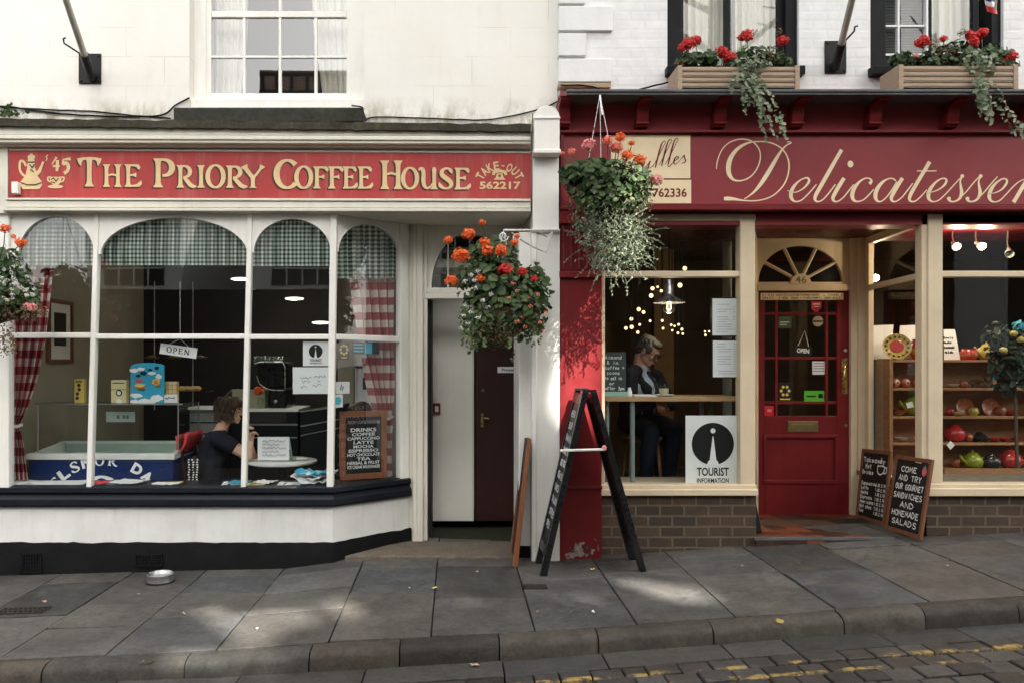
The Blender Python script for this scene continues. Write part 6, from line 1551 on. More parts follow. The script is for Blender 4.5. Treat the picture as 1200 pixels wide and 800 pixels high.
m = MB(); m.pbox(220, 255, 476.5, 480, 1.25, 1.5); m.build('tray', M['freezerwhite'], t, bevel=.004)
zc_top = Z(478.5,Yk)
t = thing('cardboard_carton', 'open khaki cardboard carton on the counter behind the woman', 'box', P(285,478,Yk))
m = MB(); bx0, bx1 = X(272,Yk+.05), X(310,Yk+.05); m.box(bx0, bx1, Yk+.05, Yk+.3, zc_top+.001, Z(457,Yk)); m.build('carton_body', plain('khaki_card', (.30,.28,.18), .8), t)
m = MB(); m.prism([(bx0,Yk+.05,Z(457,Yk)+.002),(bx0,Yk+.3,Z(457,Yk)+.002),(bx0-.10,Yk+.3,Z(463,Yk)),(bx0-.12,Yk+.05,Z(470,Yk))], (0,0,.006)); m.build('flap', plain('khaki_card_flap', (.34,.32,.21), .8), t)
t = thing('coffee_machine', 'black and chrome coffee machine on the counter behind the tourist notice', 'coffee machine', P(318,478,Yk+.1))
m = MB(); m.box(X(315,1.6), X(336,1.6), 1.6, 2.0, zc_top+.001, Z(455,1.6)); m.box(X(298,1.6), X(334,1.6), 1.7, 2.0, Z(455,1.6), Z(424,1.6)); m.build('housing', M['blackgloss'], t, bevel=.02)
m = MB(); m.tube([P(298,426,1.6), P(305,424,1.6), P(331,424,1.6), P(334,430,1.6), P(334,455,1.6)], .007, 6); m.tube(catmull([tuple(P(a,b,1.58)) for a,b in ((301,440),(304,449),(312,455),(322,457),(333,457))],4), .007, 6); m.build('chrome_rail', M['steel'], t, smooth=60)
m = MB(); 
for k in range(7): m.lathe(P(300+k*5,424,1.85), [(.0,.0),(.028,.0),(.035,.06),(.032,.06),(.0,.01)], 12)
m.build('stacked_cup', M['clear'], t, smooth=50)
m = MB(); m.lathe(P(323,470,1.585), [(0,.012),(.016,.01),(.018,0)], 12, axis=(0,-1,0)); m.build('dial', M['steel'], t)
t = thing('flower_vase', 'small orange flower in a clear vase on the coffee counter', 'vase', P(304,478,1.55))
m = MB(); m.lathe(P(306,478,1.55), [(.0,.002),(.028,.002),(.032,.11),(.028,.11),(.022,.01)], 14); m.build('glass_vase', M['clear'], t, smooth=50)
head(P(303,457,1.53), .045, M['petorange'], t, r, 60)
t = thing('cake_stand', 'glass shelf stand with scones on it behind the blue ice cream sign', 'stand', P(215,480,1.15))
m = MB()
for y in (421, 458): m.pbox(170 if y == 421 else 207, 240, y, y+1.2, 1.15, 1.4)
m.build('glass_shelf', M['clear'], t)
m = MB()
for a in (181, 226): m.tube([P(a,330,1.3), P(a,480,1.3)], .006, 6)
m.build('post', M['steelb'], t)
for k, a in enumerate((213, 219, 226, 231)):
    m = MB(); m.ball(P(a,455,1.22+.05*(k%2)), (.042,.042,.026), 12, 8); o = m.build('scone', plain('baked_crust_%d' % k, (.46,.27,.10), .8), smooth=60); tag(o, 'round golden scone on the glass shelf behind the ice cream sign', 'scone', 'scones on the glass stand')
for a in (178, 204, 234):
    m = MB(); m.lathe(P(a,421,1.25), [(0,.0),(.05,.0),(.07,.022),(.066,.024),(.045,.006)], 16); m.ball(P(a,418.5,1.25), (.045,.045,.02), 10, 6); o = m.build('cake_plate', M['dry'], smooth=50); tag(o, 'small plate of cakes on the upper glass shelf under the OPEN sign', 'plate', 'plates of cakes')
# hanging OPEN sign, framed picture, ceiling lamps
t = thing('open_sign', 'white OPEN sign hung at a tilt inside the broad bay light', 'sign', P(208,411,.14))
q = Plane(P(209,411,.14), (math.cos(R(-8)),0,math.sin(R(-8))), (math.sin(R(8)),0,math.cos(R(8))), (0,-1,0))
m = MB(); hw, hh = .148, .042; m.prism([q(-hw,-hh), q(hw,-hh), q(hw,hh), q(-hw,hh)], (0,.006,0)); m.build('board', M['white'], t)
m = MB(); 
for c, a, b in (('O',-.095,-.052),('P',-.045,-.010)): serif(m, q, c, a, b, -.022, .022, .002)
serif(m, q, 'E', .0, .036, -.022, .022, .002)
for s in (stem(.18,0,1,.07,foot=1.6,head=1.6), stem(.82,0,1,.07,foot=1.0,head=1.6), [(.14,.97,.10),(.82,.03,.10)]): ribbon(m, q, [(.046+u*.046, -.022+v*.044, w*.044) for u,v,w in s], None, .002)
m.build('lettering', M['ink'], t)
m = MB(); m.tube([q(-.08,hh,.0), q(.0,hh+.055,.0), q(.08,hh,.0)], .002, 5); m.tube([q(0,hh+.055), P(211,330,.14)], .0015, 5); m.build('string', M['whiteiron'], t)
t = thing('framed_picture', 'dark picture in a wooden frame on the left wall of the coffee house', 'picture', (RX0+.02, 1.0, 1.9))
xw = RX0+.002
def wallp(px, py): 
    y = (xw-CX)*F/(px-535)-D; return (y, Z(py, y))
ya, _ = wallp(54,400); yb, _ = wallp(83,400); z0, z1 = Z(425,(ya+yb)/2), Z(352,(ya+yb)/2)
m = MB(); f_ = .035
m.box(xw, xw+.03, ya, ya+f_, z0, z1); m.box(xw, xw+.03, yb-f_, yb, z0, z1); m.box(xw, xw+.03, ya+f_, yb-f_, z0, z0+f_); m.box(xw, xw+.03, ya+f_, yb-f_, z1-f_, z1); m.build('picture_frame', M['frame'], t)
m = MB(); m.box(xw, xw+.012, ya+f_, yb-f_, z0+f_, z1-f_); m.build('mount', M['net'], t)
m = MB(); m.box(xw+.013, xw+.015, ya+.12, yb-.12, z0+.16, z1-.12); m.build('picture', M['intdark'], t)
for k, (px, py, Y) in enumerate(((282,327,1.6),(345,350,2.0),(376,378,2.4))):
    t = thing('ceiling_lamp', ('oval ceiling light glowing nearest the bay window in the coffee house','oval ceiling light glowing over the middle of the coffee house','smallest glowing ceiling light, deepest in the coffee house')[k], 'ceiling lamp', P(px,py,Y), 'coffee house ceiling lights')
    m = MB(); m.ball(P(px,py,Y), (.10,.05,.016), 16, 8); m.build('diffuser', M['strip'], t, smooth=60); glow(t, P(px,py,Y)+Vector((0,0,-.06)), 2.2, (1,.90,.75), .08)
    m = MB(); p = P(px,py,Y); m.tube([p+Vector((0,0,.014)), (p.x,p.y,RZ1)], .002, 5); m.build('rod', M['iron'], t)
# paper notices on the glass
yn = YG + .012
def emblem(o, q, cx, cy, rad, y, wtxt):
    m = MB(); disc(m, q, cx, cy, rad, .001, 40); m.build('round_emblem', M['ink'], o)
    m = MB(); poly(m, q, [(cx-rad*.30,cy-rad*1.02),(cx-rad*.22,cy-rad*.80),(cx-rad*.16,cy-rad*.78),(cx-.0*rad-.018*rad,cy+rad*.36),(cx+.018*rad,cy+rad*.36),(cx+rad*.16,cy-rad*.78),(cx+rad*.22,cy-rad*.80),(cx+rad*.30,cy-rad*1.02)], .004); disc(m, q, cx, cy+rad*.62, rad*.12, .004, 14); m.build('spire', M['white'], o)
    m = MB(); sans(m, q, 'TOURIST', cx-wtxt, cx+wtxt, cy-rad*1.52, cy-rad*1.12, .001, .025); sans(m, q, 'INFORMATION', cx-wtxt, cx+wtxt, cy-rad*1.85, cy-rad*1.62, .001, .018); m.build('lettering', M['ink'], o)
def notice(a, b, c, d, Y, label, mat='paper', cat='notice', th=.004, name='paper_notice'):
    m = MB(); m.pbox(a, b, c, d, Y, Y+th); return tag(m.build(name, M[mat]), label, cat)
o = notice(355, 386, 400, 428.5, yn, 'square white tourist information notice with a black spire emblem in the bay window', 'white')
emblem(o, pxplane(yn-.001), X(370,yn), Z(411.5,yn), X(378,yn)-X(370,yn), yn, X(377,yn)-X(370,yn))
o = notice(343, 387, 430, 461, yn, 'landscape white paper with a faint pencil sketch under the tourist notice')
m = MB(); q = pxplane(yn-.001)
for k, (a, b, c) in enumerate(((352,366,443),(368,382,441),(354,364,447),(366,378,451),(352,360,453),(372,376,447))): squiggle(m, q, X(a,yn), X(b,yn), Z(c,yn), .012, .0022, k)
m.build('sketch', M['greyink'], o)
def snotice(a, b, c, d, label, mat, parts=()):
    ta, tb = spl(a), spl(b); m = MB(); off = -.042; tm = (ta+tb)/2
    m.prism([S3(ta,Zs(d,tm),off), S3(tb,Zs(d,tm),off), S3(tb,Zs(c,tm),off), S3(ta,Zs(c,tm),off)], -sn*.004); o = tag(m.build('window_sticker', M[mat]), label, 'sticker', 'stickers on the angled bay light')
    q = Plane(S3(ta,Zs(d,tm),off+.002), SB.to_3d()-SA.to_3d(), (0,0,1), (sn.x,sn.y,0)); return o, q, (tb-ta)*sl, Zs(c,tm)-Zs(d,tm)
o, q, w_, h_ = snotice(399,413.5,400,421,'black square sticker with a yellow ring of dots on the angled light','ink')
m = MB()
for k in range(8): disc(m, q, w_/2+w_*.28*math.cos(k*.785), h_*.55+h_*.24*math.sin(k*.785), w_*.09, 0, 8)
rect(m, q, w_*.25, w_*.75, h_*.08, h_*.13); m.build('print', M['yellow'], o)
o, q, w_, h_ = snotice(416,448,400.5,415,'wide black and blue sticker under the transom of the angled light','tie')
m = MB(); rect(m, q, w_*.45, w_*.72, h_*.05, h_*.95); 
for k in range(3): rect(m, q, w_*.04, w_*.40, h_*(.2+k*.26), h_*(.32+k*.26))
m.build('print', M['cyanp'], o)
o, q, w_, h_ = snotice(397,413,447,461,'small pale card with a black tick mark on the angled light','paper')
m = MB(); ribbon(m, q, [(w_*.3,h_*.3),(w_*.4,h_*.8),(w_*.45,h_*.3),(w_*.55,h_*.6)], .004); m.build('print', M['ink'], o)
o, q, w_, h_ = snotice(393.5,405,462,477,'small white sticker with a blue disc on the angled light','white')
m = MB(); disc(m, q, w_/2, h_/2, w_*.36, 0, 20); m.build('print', M['cyanp'], o)
# a bright inner doorway with framed papers behind the angled light
for nm, (a, b, c, d), lab in (('wall_poster',(417,440,386,429),'white poster behind the upper part of the angled bay light'),('wall_poster',(418,446,431,475),'white framed sheet with a dark picture behind the angled bay light')):
    t = thing(nm, lab, 'poster', P(a,d,1.6)); Y = 1.62
    m = MB(); m.pbox(a, b, c, d, Y, Y+.01); m.build('sheet', M['white'], t)
    m = MB()
    for q_ in ((a-2,a,c-2,d+2),(b,b+2,c-2,d+2),(a,b,c-2,c),(a,b,d,d+2)): m.pbox(*q_, Y-.015, Y+.01)
    m.build('poster_frame', M['net'], t)
    if c > 400: m = MB(); m.pbox(425, 440, 442, 456, Y-.004, Y-.0005); m.build('picture', M['slateg'], t)
    m = MB(); 
m = MB(); m.box(X(396,1.64), X(470,1.64), 1.635, 1.68, 0, 2.9); m.box(X(404,1.64), X(415,1.64), 1.60, 1.634, 0, 2.9); cpart('partition', m, M['intwall'])
# chalked drinks board standing inside the angled light
t = thing('drinks_board', 'brown framed black drinks menu board standing in the angled side of the bay', 'menu board', S3(.4, ZS, -.2))
ta, tb = spl(398), spl(453); 
A_ = P(398,566,.30); B_ = P(453,566,.47); ux_ = (B_-A_); ux_.z = 0; wB = ux_.length; up = Vector((0,0,1)); hB = Z(480,.36)-ZS-.02
q = Plane((A_.x, A_.y, ZS+.01), ux_, (.0,.0,1)); nn = q.n
if nn.y > 0: q.n = -nn
def qbox(mb, q, u0, u1, v0, v1, h0, h1):
    mb.prism([q(u0,v0,h0), q(u1,v0,h0), q(u1,v1,h0), q(u0,v1,h0)], q.n*(h1-h0))
m = MB(); f_ = .048
qbox(m, q, 0, f_, 0, hB, -.012, .012); qbox(m, q, wB-f_, wB, 0, hB, -.012, .012); qbox(m, q, f_, wB-f_, 0, f_, -.012, .012); qbox(m, q, f_, wB-f_, hB-f_, hB, -.012, .012); m.build('frame', M['frameorange'], t, bevel=.003)
m = MB(); qbox(m, q, f_, wB-f_, f_, hB-f_, -.008, .004); m.build('board', M['slate'], t)
m = MB(); lines = ['DRINKS','COFFEE','CAPPUCCINO','LATTE','MOCHA','ESPRESSO','HOT CHOCOLATE','TEA','HERBAL & FRUIT','ICE CREAM MILKSHAKES']
for k, s in enumerate(lines):
    v = hB - .155 - k*(hB-.22)/10.2; wl_ = min(.5*(wB-2*f_-.03), .0135*len(s)+.02) * (1.1 if k == 0 else 1)
    sans(m, q, s, wB/2-wl_, wB/2+wl_, v-.016, v+.010+(.006 if k == 0 else 0), .0055, .03)
m.build('lettering', M['chalk'], t)
m = MB(); sans(m, q, 'PRIORY COFFEE HOUSE', f_+.02, wB-f_-.05, hB-.105, hB-.078, .0055, .02); disc(m, q, wB-f_-.028, hB-.092, .016, .0055, 12); m.build('heading', M['greyink'], t)
# round table with a menu stand; papers and magazines on the window sill
YTb = .80
t = thing('round_table', 'round white topped pedestal table in front of the seated woman', 'table', P(331,640,YTb))
zt_b = Z(538.5,YTb); xt = X(331,YTb); tr_ = X(371,YTb)-xt
m = MB(); m.lathe((xt,YTb,zt_b), [(0,-.028),(tr_-.01,-.028),(tr_,-.02),(tr_,-.006),(tr_-.008,0),(0,0)], 40); m.build('tabletop', M['freezerwhite'], t, smooth=40)
m = MB(); m.tube([(xt,YTb,-.02),(xt,YTb,zt_b-.028)], .03, 12); m.lathe((xt,YTb,-.02), [(.22,0),(.22,.015),(.05,.05),(.03,.06)], 20); m.build('pedestal', M['iron'], t, smooth=50)
t = thing('menu_stand', 'white folded menu card standing on the round table', 'menu', P(321,539,.72))
m = MB(); m.prism([P(302,538.7,.70), P(339,538.7,.70), P(339,511.5,.76), P(302,511.5,.76)], (0,.006,0)); m.prism([P(302,538.7,.70)+Vector((0,.14,0)), P(339,538.7,.70)+Vector((0,.14,0)), P(339,511.5,.76)+Vector((0,.008,0)), P(302,511.5,.76)+Vector((0,.008,0))], (0,.006,0)); m.build('card', M['paper'], t)
m = MB(); 
for k in range(5):
    yy = .745-.009*k; q = Plane(P(303,516+k*4.2,yy-.006), (1,0,0), (0,.06,.2)); squiggle(m, q, .03, .24-.05*(k%2), 0, .010, .0022, 40+k)
m.build('print', M['greyink'], t)
m = MB(); m.lathe((X(343,.72),.72,zt_b+.001), [(0,0),(.028,0),(.036,.10),(.033,.10),(.025,.006),(0,.006)], 16); tag(m.build('drinking_glass', M['clear'], smooth=50), 'clear drinking glass beside the menu card on the round table', 'glass')
t = m = MB(); m.lathe((X(352,.8),.8,zt_b+.001), [(0,0),(.05,0),(.075,.012),(.07,.014),(.045,.005),(0,.005)], 20); m.ball((X(352,.8),.8,zt_b+.012), (.035,.03,.012), 10, 6); tag(m.build('saucer', M['white'], smooth=50), 'white saucer with a folded napkin at the right of the round table', 'saucer')
rm = random.Random(12)
shelf = MB(); shelf.box(RX0+.02, X(392,.05), YB+.055, .40, ZS-.05, ZS-.004); shelf.prism([S3(0,ZS-.05,-.06), S3(1,ZS-.05,-.06), S3(1,ZS-.05,-.36), (SA.x,.40,ZS-.05)], (0,0,.046)); bpart('inner_sill', shelf, M['creamw'])
def sheet_on(px, Y, w_, d_, ang, mat, label, z=0.0, name='magazine', crumple=.006, th=.006):
    x, y = X(px,Y), Y; m = MB(); nx, ny = 8, 5; vs = []; c, s = math.cos(R(ang)), math.sin(R(ang))
    for lay in (th, 0):
        for j in range(ny+1):
            for i in range(nx+1):
                a, b = (i/nx-.5)*w_, (j/ny-.5)*d_; k = crumple*(noise.noise((i*.7+px, j*.8, 1))+.6)
                vs.append((x+a*c-b*s, y+a*s+b*c, ZS-.003+z+max(0,k)*(2 if abs(i/nx-.5)>.3 else 1)+lay))
    n1 = (nx+1)*(ny+1); fs = []
    for j in range(ny):
        for i in range(nx):
            k = j*(nx+1)+i; fs.append((k,k+1,k+nx+2,k+nx+1)); fs.append((n1+k,n1+k+nx+1,n1+k+nx+2,n1+k+1))
    ring = [i for i in range(nx+1)]+[(j+1)*(nx+1)+nx for j in range(ny)]+[ny*(nx+1)+nx-1-i for i in range(nx)]+[(ny-1-j)*(nx+1) for j in range(ny-1)]
    for k in range(len(ring)): a, b = ring[k], ring[(k+1)%len(ring)]; fs.append((a, n1+a, n1+b, b))
    m.add(vs, fs); return tag(m.build(name, M[mat], smooth=40), label, 'magazine' if name != 'newspaper' else 'newspaper')
sheet_on(60,.22,.62,.22,0,'paper','long pale paper lying along the sill below the left curtain')
sheet_on(128,.20,.30,.2,8,'skyblue','sky blue leaflet on the sill in front of the freezer',.0)
o = sheet_on(118,.16,.16,.12,-12,'coral','small red and white leaflet on the sill in front of the freezer',.012)
sheet_on(152,.20,.24,.2,-14,'paper','white leaflet tilted on the sill at the freezer corner',.014)
sheet_on(197,.18,.20,.16,5,'yellow','yellow leaflet on the sill beside the freezer')
sheet_on(195,.12,.20,.10,-4,'white','white leaflet on the sill below the seated woman',.010)
sheet_on(276,.18,.20,.16,10,'white','white leaflet on the sill left of the mullion before the woman')
sheet_on(281,.17,.15,.13,-6,'skyblue','pale blue leaflet lying on the white one before the woman',.014)
sheet_on(300,.15,.16,.13,6,'yellow','yellow and white leaflet on the sill right of the mullion')
sheet_on(311,.19,.15,.14,-20,'white','white leaflet overlapping the yellow one on the sill',.012)
sheet_on(340,.17,.18,.16,4,'paper','flat grey paper on the sill left of the newspapers')
for k, (px, Y, a, mt) in enumerate(((368,.19,12,'paper'),(364,.22,-18,'white'),(374,.24,25,'paper'),(368,.20,-6,'skyblue'))):
    sheet_on(px, Y, .26, .2, a, mt, ('crumpled newspaper at the bottom of the pile by the drinks board','crumpled newspaper second from the bottom of the pile by the drinks board','crumpled newspaper second from the top of the pile by the drinks board','pale blue paper on top of the newspaper pile by the drinks board')[k], .022*k, 'newspaper', .035)
# chair with a red coat over it, patterned bag
t = thing('cafe_chair', 'dark wooden chair the woman sits on in the bay window', 'chair', P(246,640,.78))
xs_, ys2 = X(252,.78), .78; zs_ = .44
m = MB(); m.box(xs_-.20, xs_+.2, ys2-.2, ys2+.2, zs_-.04, zs_); m.build('seat', M['darkdoor'], t, bevel=.01)
for a, b in ((-.18,-.18),(-.18,.18),(.18,-.18),(.18,.18)):
    m = MB(); m.tube([(xs_+a,ys2+b,-.02),(xs_+a*.95,ys2+b*.95,zs_-.04)], .018, 8); m.build('leg', M['darkdoor'], t)
m = MB()
for b in (-.17,.17): m.tube([(xs_-.19,ys2+b,zs_),(xs_-.25,ys2+b,zs_+.44)], .016, 8)
m.box(xs_-.26, xs_-.235, ys2-.18, ys2+.18, zs_+.30, zs_+.42); m.build('backrest', M['darkdoor'], t)
m = MB(); vs = []; n1, n2 = 14, 10
for j in range(n2+1):
    for i in range(n1+1):
        u_, v_ = i/n1, j/n2; yy = ys2-.21 + .42*u_
        z = zs_+.47 - .40*v_ + .02*noise.noise((u_*5,v_*3,2)); x = xs_-.275 - .035*v_ - .03*math.sin(u_*9+v_*2)*v_ + .012*math.sin(v_*7)
        vs.append((x - .06*(1-abs(2*u_-1))*v_, yy + .02*math.sin(v_*5), z))
fs = [(j*(n1+1)+i, j*(n1+1)+i+1, (j+1)*(n1+1)+i+1, (j+1)*(n1+1)+i) for j in range(n2) for i in range(n1)]
m.add(vs, fs); m.add([(p[0]+.10*(1-k//(n1+1)/n2), p[1], p[2]+.012) for k, p in enumerate(vs)], [tuple(reversed(f)) for f in fs])
o = m.build('red_coat', M['coral'], smooth=70); tag(o, 'coral red coat draped over the back of the woman\'s chair', 'coat')
sol = o.modifiers.new('thick','SOLIDIFY'); sol.thickness = .02
m = MB(); px_, py_ = 228, 549; c = P(px_,py_,.52); m.ball(c, (.055,.04,.11), 14, 10)
o = m.build('patterned_bag', M['ink'], smooth=60); tag(o, 'small black and white patterned bag hanging beside the red coat', 'bag')
m = MB(); rb_ = random.Random(3)
for i in range(9):
    for k in range(3): m.ball(c+Vector((-.035+k*.033+rb_.uniform(-.006,.006), -.036+.004*abs(k-1), -.085+i*.021)), (.009,.004,.007), 6, 4)
m.build('white_pattern', M['white'], o)

# ------------------------------------------------------------------ people
def remesh(o, vox, sm=6, fac=.5):
    a = o.modifiers.new('skin', 'REMESH'); a.mode = 'VOXEL'; a.voxel_size = vox; a.use_smooth_shade = True
    b = o.modifiers.new('relax', 'SMOOTH'); b.iterations = sm; b.factor = fac; return o
class Rig:                          # local head frame: x = forward, y = left, z = up
    def __init__(s, c, yaw, pitch, roll=0.0): s.c = Vector(c); s.m = Matrix.Rotation(yaw,3,'Z') @ Matrix.Rotation(pitch,3,'Y') @ Matrix.Rotation(roll,3,'X')
    def __call__(s, x, y, z): return s.c + s.m @ Vector((x, y, z))
def head_shape(mb, H, k=1.0):
    b = lambda p, r_: mb.ball(H(*[q*k for q in p]), [q*k for q in r_], 16, 12, H.m)
    b((-.015,0,.035),(.098,.076,.088)); b((.030,0,.005),(.066,.064,.085)); b((.045,0,-.055),(.042,.050,.045)); b((.066,0,-.092),(.026,.028,.022)); b((.02,0,-.06),(.06,.058,.05))
    b((.078,0,.030),(.024,.050,.014)); b((.101,0,-.022),(.017,.013,.013)); b((.093,0,.004),(.014,.009,.030)); b((.086,0,-.060),(.016,.024,.009)); b((.083,0,-.072),(.016,.021,.008))
    for s in (-1, 1): b((.070,s*.036,-.018),(.026,.022,.022)); b((-.005,s*.078,-.005),(.022,.009,.034)); b((-.004,s*.082,.012),(.016,.008,.016)); b((.086,s*.030,.014),(.010,.016,.010))
def hand_shape(mb, wrist, dirv, up, s=1.0, curl=.5, thumb_side=1):
    d = Vector(dirv).normalized(); n = Vector(up); n = (n - d*n.dot(d)).normalized(); sd = d.cross(n)*thumb_side; w = Vector(wrist)
    L = [.072,.080,.075,.060]
    mb.cap(w, .024*s, w+d*.05*s, .028*s); 
    for i in range(4):
        o = (1.5-i)*.019*s; p = w + d*.078*s + sd*o; mb.cap(w+d*.03*s+sd*o*.7, .014*s, p, .0115*s, 8)
        a = curl*1.2; q = p + (d*math.cos(a)-n*math.sin(a))*L[i]*.5*s; mb.cap(p, .0105*s, q, .0095*s, 8)
        a2 = curl*2.4; q2 = q + (d*math.cos(a2)-n*math.sin(a2))*L[i]*.5*s; mb.cap(q, .0095*s, q2, .008*s, 8)
    t0 = w + d*.025*s + sd*.024*s; t1 = t0 + (d*.7+sd*.6-n*.25)*.042*s; t2 = t1 + (d*.9-n*.3+sd*.05)*.032*s
    mb.cap(t0, .014*s, t1, .0115*s, 8); mb.cap(t1, .0105*s, t2, .0085*s, 8)
def glasses(H, k, mat, parent, rim=.0022):
    m = MB()
    for s in (-1, 1):
        cn = [H(k*.104 - .004*abs(math.sin(q)), k*(s*.034+.027*math.cos(q)), k*(.004+.020*math.sin(q))) for q in [2*math.pi*i/18 for i in range(19)]]
        m.tube(cn, rim, 5, caps=False); m.tube([H(k*.100,k*s*.062,k*.010), H(k*.04,k*s*.080,k*.012), H(-k*.015,k*s*.084,k*.008)], rim, 5)
    m.tube([H(k*.104,-k*.008,k*.008), H(k*.108,0,k*.011), H(k*.104,k*.008,k*.008)], rim, 5)
    return m.build('glasses', mat, parent, smooth=60)
def eyes(H, k, parent):
    for s in (-1, 1):
        m = MB(); m.ball(H(k*.0885,k*s*.033,k*.003), (k*.008,k*.012,k*.006), 10, 8, H.m); m.build('eye', M['eye'], parent, smooth=60)
        m = MB(); m.tube([H(k*.099,k*s*.014,k*.026), H(k*.101,k*s*.032,k*.033), H(k*.088,k*s*.052,k*.026)], [k*.003,k*.004,k*.002], 6); m.build('eyebrow', M['hairbrown'], parent)
# the woman in the bay window: sits facing right, elbows on the table, hands to her chin
YWm = .80
H = Rig(P(270.5,481.5,YWm), R(-4), R(4)); k = .93
wt = thing('person', 'woman with short brown hair, glasses and navy tee resting her elbows on the cafe table', 'person', P(250,640,YWm))
m = MB(); head_shape(m, H, k)
sh_n, sh_f = P(254,513,.61), P(256,512,.98); chest = P(252,522,YWm); hip = P(245,570,YWm); neckb = P(258,506,YWm)
m.cap(H(-.035,0,-.06), .050, neckb, .056); m.cap(neckb, .062, chest, .11); m.cap(chest+Vector((0,-.07,0)), .10, hip+Vector((0,-.07,0)), .125); m.cap(chest+Vector((0,.07,0)), .10, hip+Vector((0,.07,0)), .125)
m.cap(sh_n, .055, neckb, .05); m.cap(sh_f, .055, neckb, .05)
el_n, el_f = P(291,535,.66), P(296,534,.93); wr_n, wr_f = P(294,518,.76), P(290,512,.86)
m.cap(sh_n, .052, el_n, .038); m.cap(el_n, .040, wr_n, .027); m.cap(sh_f, .052, el_f, .038); m.cap(el_f, .040, wr_f, .027)
hand_shape(m, wr_n, (.05,.25,1), (-1,.2,0), .95, .9, 1); hand_shape(m, wr_f, (-.1,-.15,1), (-1,-.3,0), .95, .9, -1)
kn, kf = P(300,572,.66), P(300,572,.94)
for a, b in ((-.09,kn),(.09,kf)): m.cap(hip+Vector((0,a,-.02)), .095, b, .065); f = Vector((b.x-.02,b.y,.03)); m.cap(b, .062, f, .042); m.cap(f, .04, f+Vector((.14,0,-.015)), .032)
bo = m.build('body', M['skin'], wt); remesh(bo, .0065, 4)
m = MB(); o_ = .014
m.cap(chest+Vector((0,-.07,.0)), .10+o_, hip+Vector((0,-.07,.0)), .13+o_); m.cap(chest+Vector((0,.07,0)), .10+o_, hip+Vector((0,.07,0)), .13+o_); m.cap(sh_n, .058+o_, P(262,509,.74), .045); m.cap(sh_f, .058+o_, P(262,509,.87), .045)
m.cap(chest+Vector((-.02,0,.06)), .075, chest, .12)
m.cap(sh_n, .058+o_, sh_n.lerp(el_n,.42), .056+o_*.6); m.cap(sh_f, .058+o_, sh_f.lerp(el_f,.42), .056+o_*.6)
so_ = m.build('tee_shirt', M['tee'], wt); remesh(so_, .010, 4)
m = MB()
for a, b in ((-.09,kn),(.09,kf)): m.cap(hip+Vector((0,a,-.02)), .108, b, .076); f = Vector((b.x-.02,b.y,.10)); m.cap(b, .074, f, .054)
so_ = m.build('trousers', M['tee'], wt); remesh(so_, .012, 3)
m = MB(); rb_ = random.Random(8)
def hb(p, r_): m.ball(H(*[q*k for q in p]), [q*k for q in r_], 14, 10, H.m)
hb((-.028,0,.055),(.108,.090,.086)); hb((-.070,0,-.01),(.066,.080,.085)); hb((.050,0,.092),(.062,.066,.040)); hb((-.060,0,-.055),(.052,.062,.045)); hb((.092,.02,.072),(.026,.042,.024))
for s in (-1,1): hb((-.03,s*.066,-.005),(.048,.026,.07)); hb((.045,s*.060,.058),(.040,.024,.040))
for q in range(90):
    a = rb_.uniform(-2.6,2.6); z = rb_.uniform(-.05,.13); p0 = Vector((-.03-.085*math.cos(a), .082*math.sin(a), z)); 
    if p0.x > .03 and z < .05: continue
    m.tube([H(*(p0*k)), H(*((p0*1.06+Vector((0,0,-.03)))*k)), H(*((p0*1.05+Vector((0,0,-.065)))*k))], [.010,.009,.003], 5)
hr_ = m.build('hair', M['hairbrown'], wt); remesh(hr_, .006, 2)

def locks(H, k, mat, parent, n, seed, back, side, top, low, length, front=.06, puff=1.0):
    rr_ = random.Random(seed); m = MB()
    for _ in range(n):
        a = rr_.uniform(-math.pi, math.pi); z = rr_.uniform(low, top)
        s_ = math.sqrt(max(.05, 1-((z-.04)/(top-.02))**2)) if z > .04 else 1.0
        x, y = -.028 - back*math.cos(a)*s_, side*math.sin(a)*s_
        if x > front and z < .07: continue
        p0 = Vector((x, y, z)); o = Vector((x+.028, y, max(0, z-.03))).normalized(); fl = Vector((rr_.gauss(0,.25), rr_.gauss(0,.25), -1)); fl = (fl - o*fl.dot(o)).normalized(); L_ = length*rr_.uniform(.5,1.2)
        pts = [p0 + fl*L_*t_ + o*puff*(.004 + .010*math.sin(t_*3.0)*rr_.uniform(.5,1.3)) for t_ in (0,.35,.7,1)]
        m.tube([H(*(q*k)) for q in pts], [.0042,.0046,.0036,.0008], 5)
    return m.build('hair_locks', mat, parent, smooth=60)
locks(H, k, M['hairbrown'], wt, 420, 3, .112, .093, .135, -.06, .06)
glasses(H, k, M['brass'], wt); eyes(H, k, wt)
m = MB(); m.tube([H(k*.098,-k*.020,-k*.066), H(k*.103,0,-k*.064), H(k*.098,k*.020,-k*.066)], [.003,.005,.003], 6); m.build('mouth', M['lips'], wt)
# someone behind the drinks board, only the top of the head shows
YP2 = .98
H2 = Rig(P(422,487,YP2), R(160), R(10)); k2 = .93
t2_ = thing('person', 'person with short brown hair half hidden behind the drinks board', 'person', P(425,650,YP2))
m = MB(); head_shape(m, H2, k2); c2_ = P(428,528,YP2); h2 = P(430,575,YP2); m.cap(H2(-.03,0,-.06), .05, P(427,508,YP2), .056); m.cap(P(427,508,YP2), .06, c2_, .11)
for s in (-.1,.1): m.cap(c2_+Vector((0,s,0)), .1, h2+Vector((0,s,0)), .12); m.cap(c2_+Vector((0,s*1.7,.04)), .055, c2_+Vector((-.14,s*1.7,-.2)), .04); m.cap(h2+Vector((0,s,0)), .09, h2+Vector((-.38,s,0)), .06); m.cap(h2+Vector((-.38,s,0)), .058, h2+Vector((-.36,s,-.40)), .04)
remesh(m.build('body', M['skin2'], t2_), .009, 4)
m = MB()
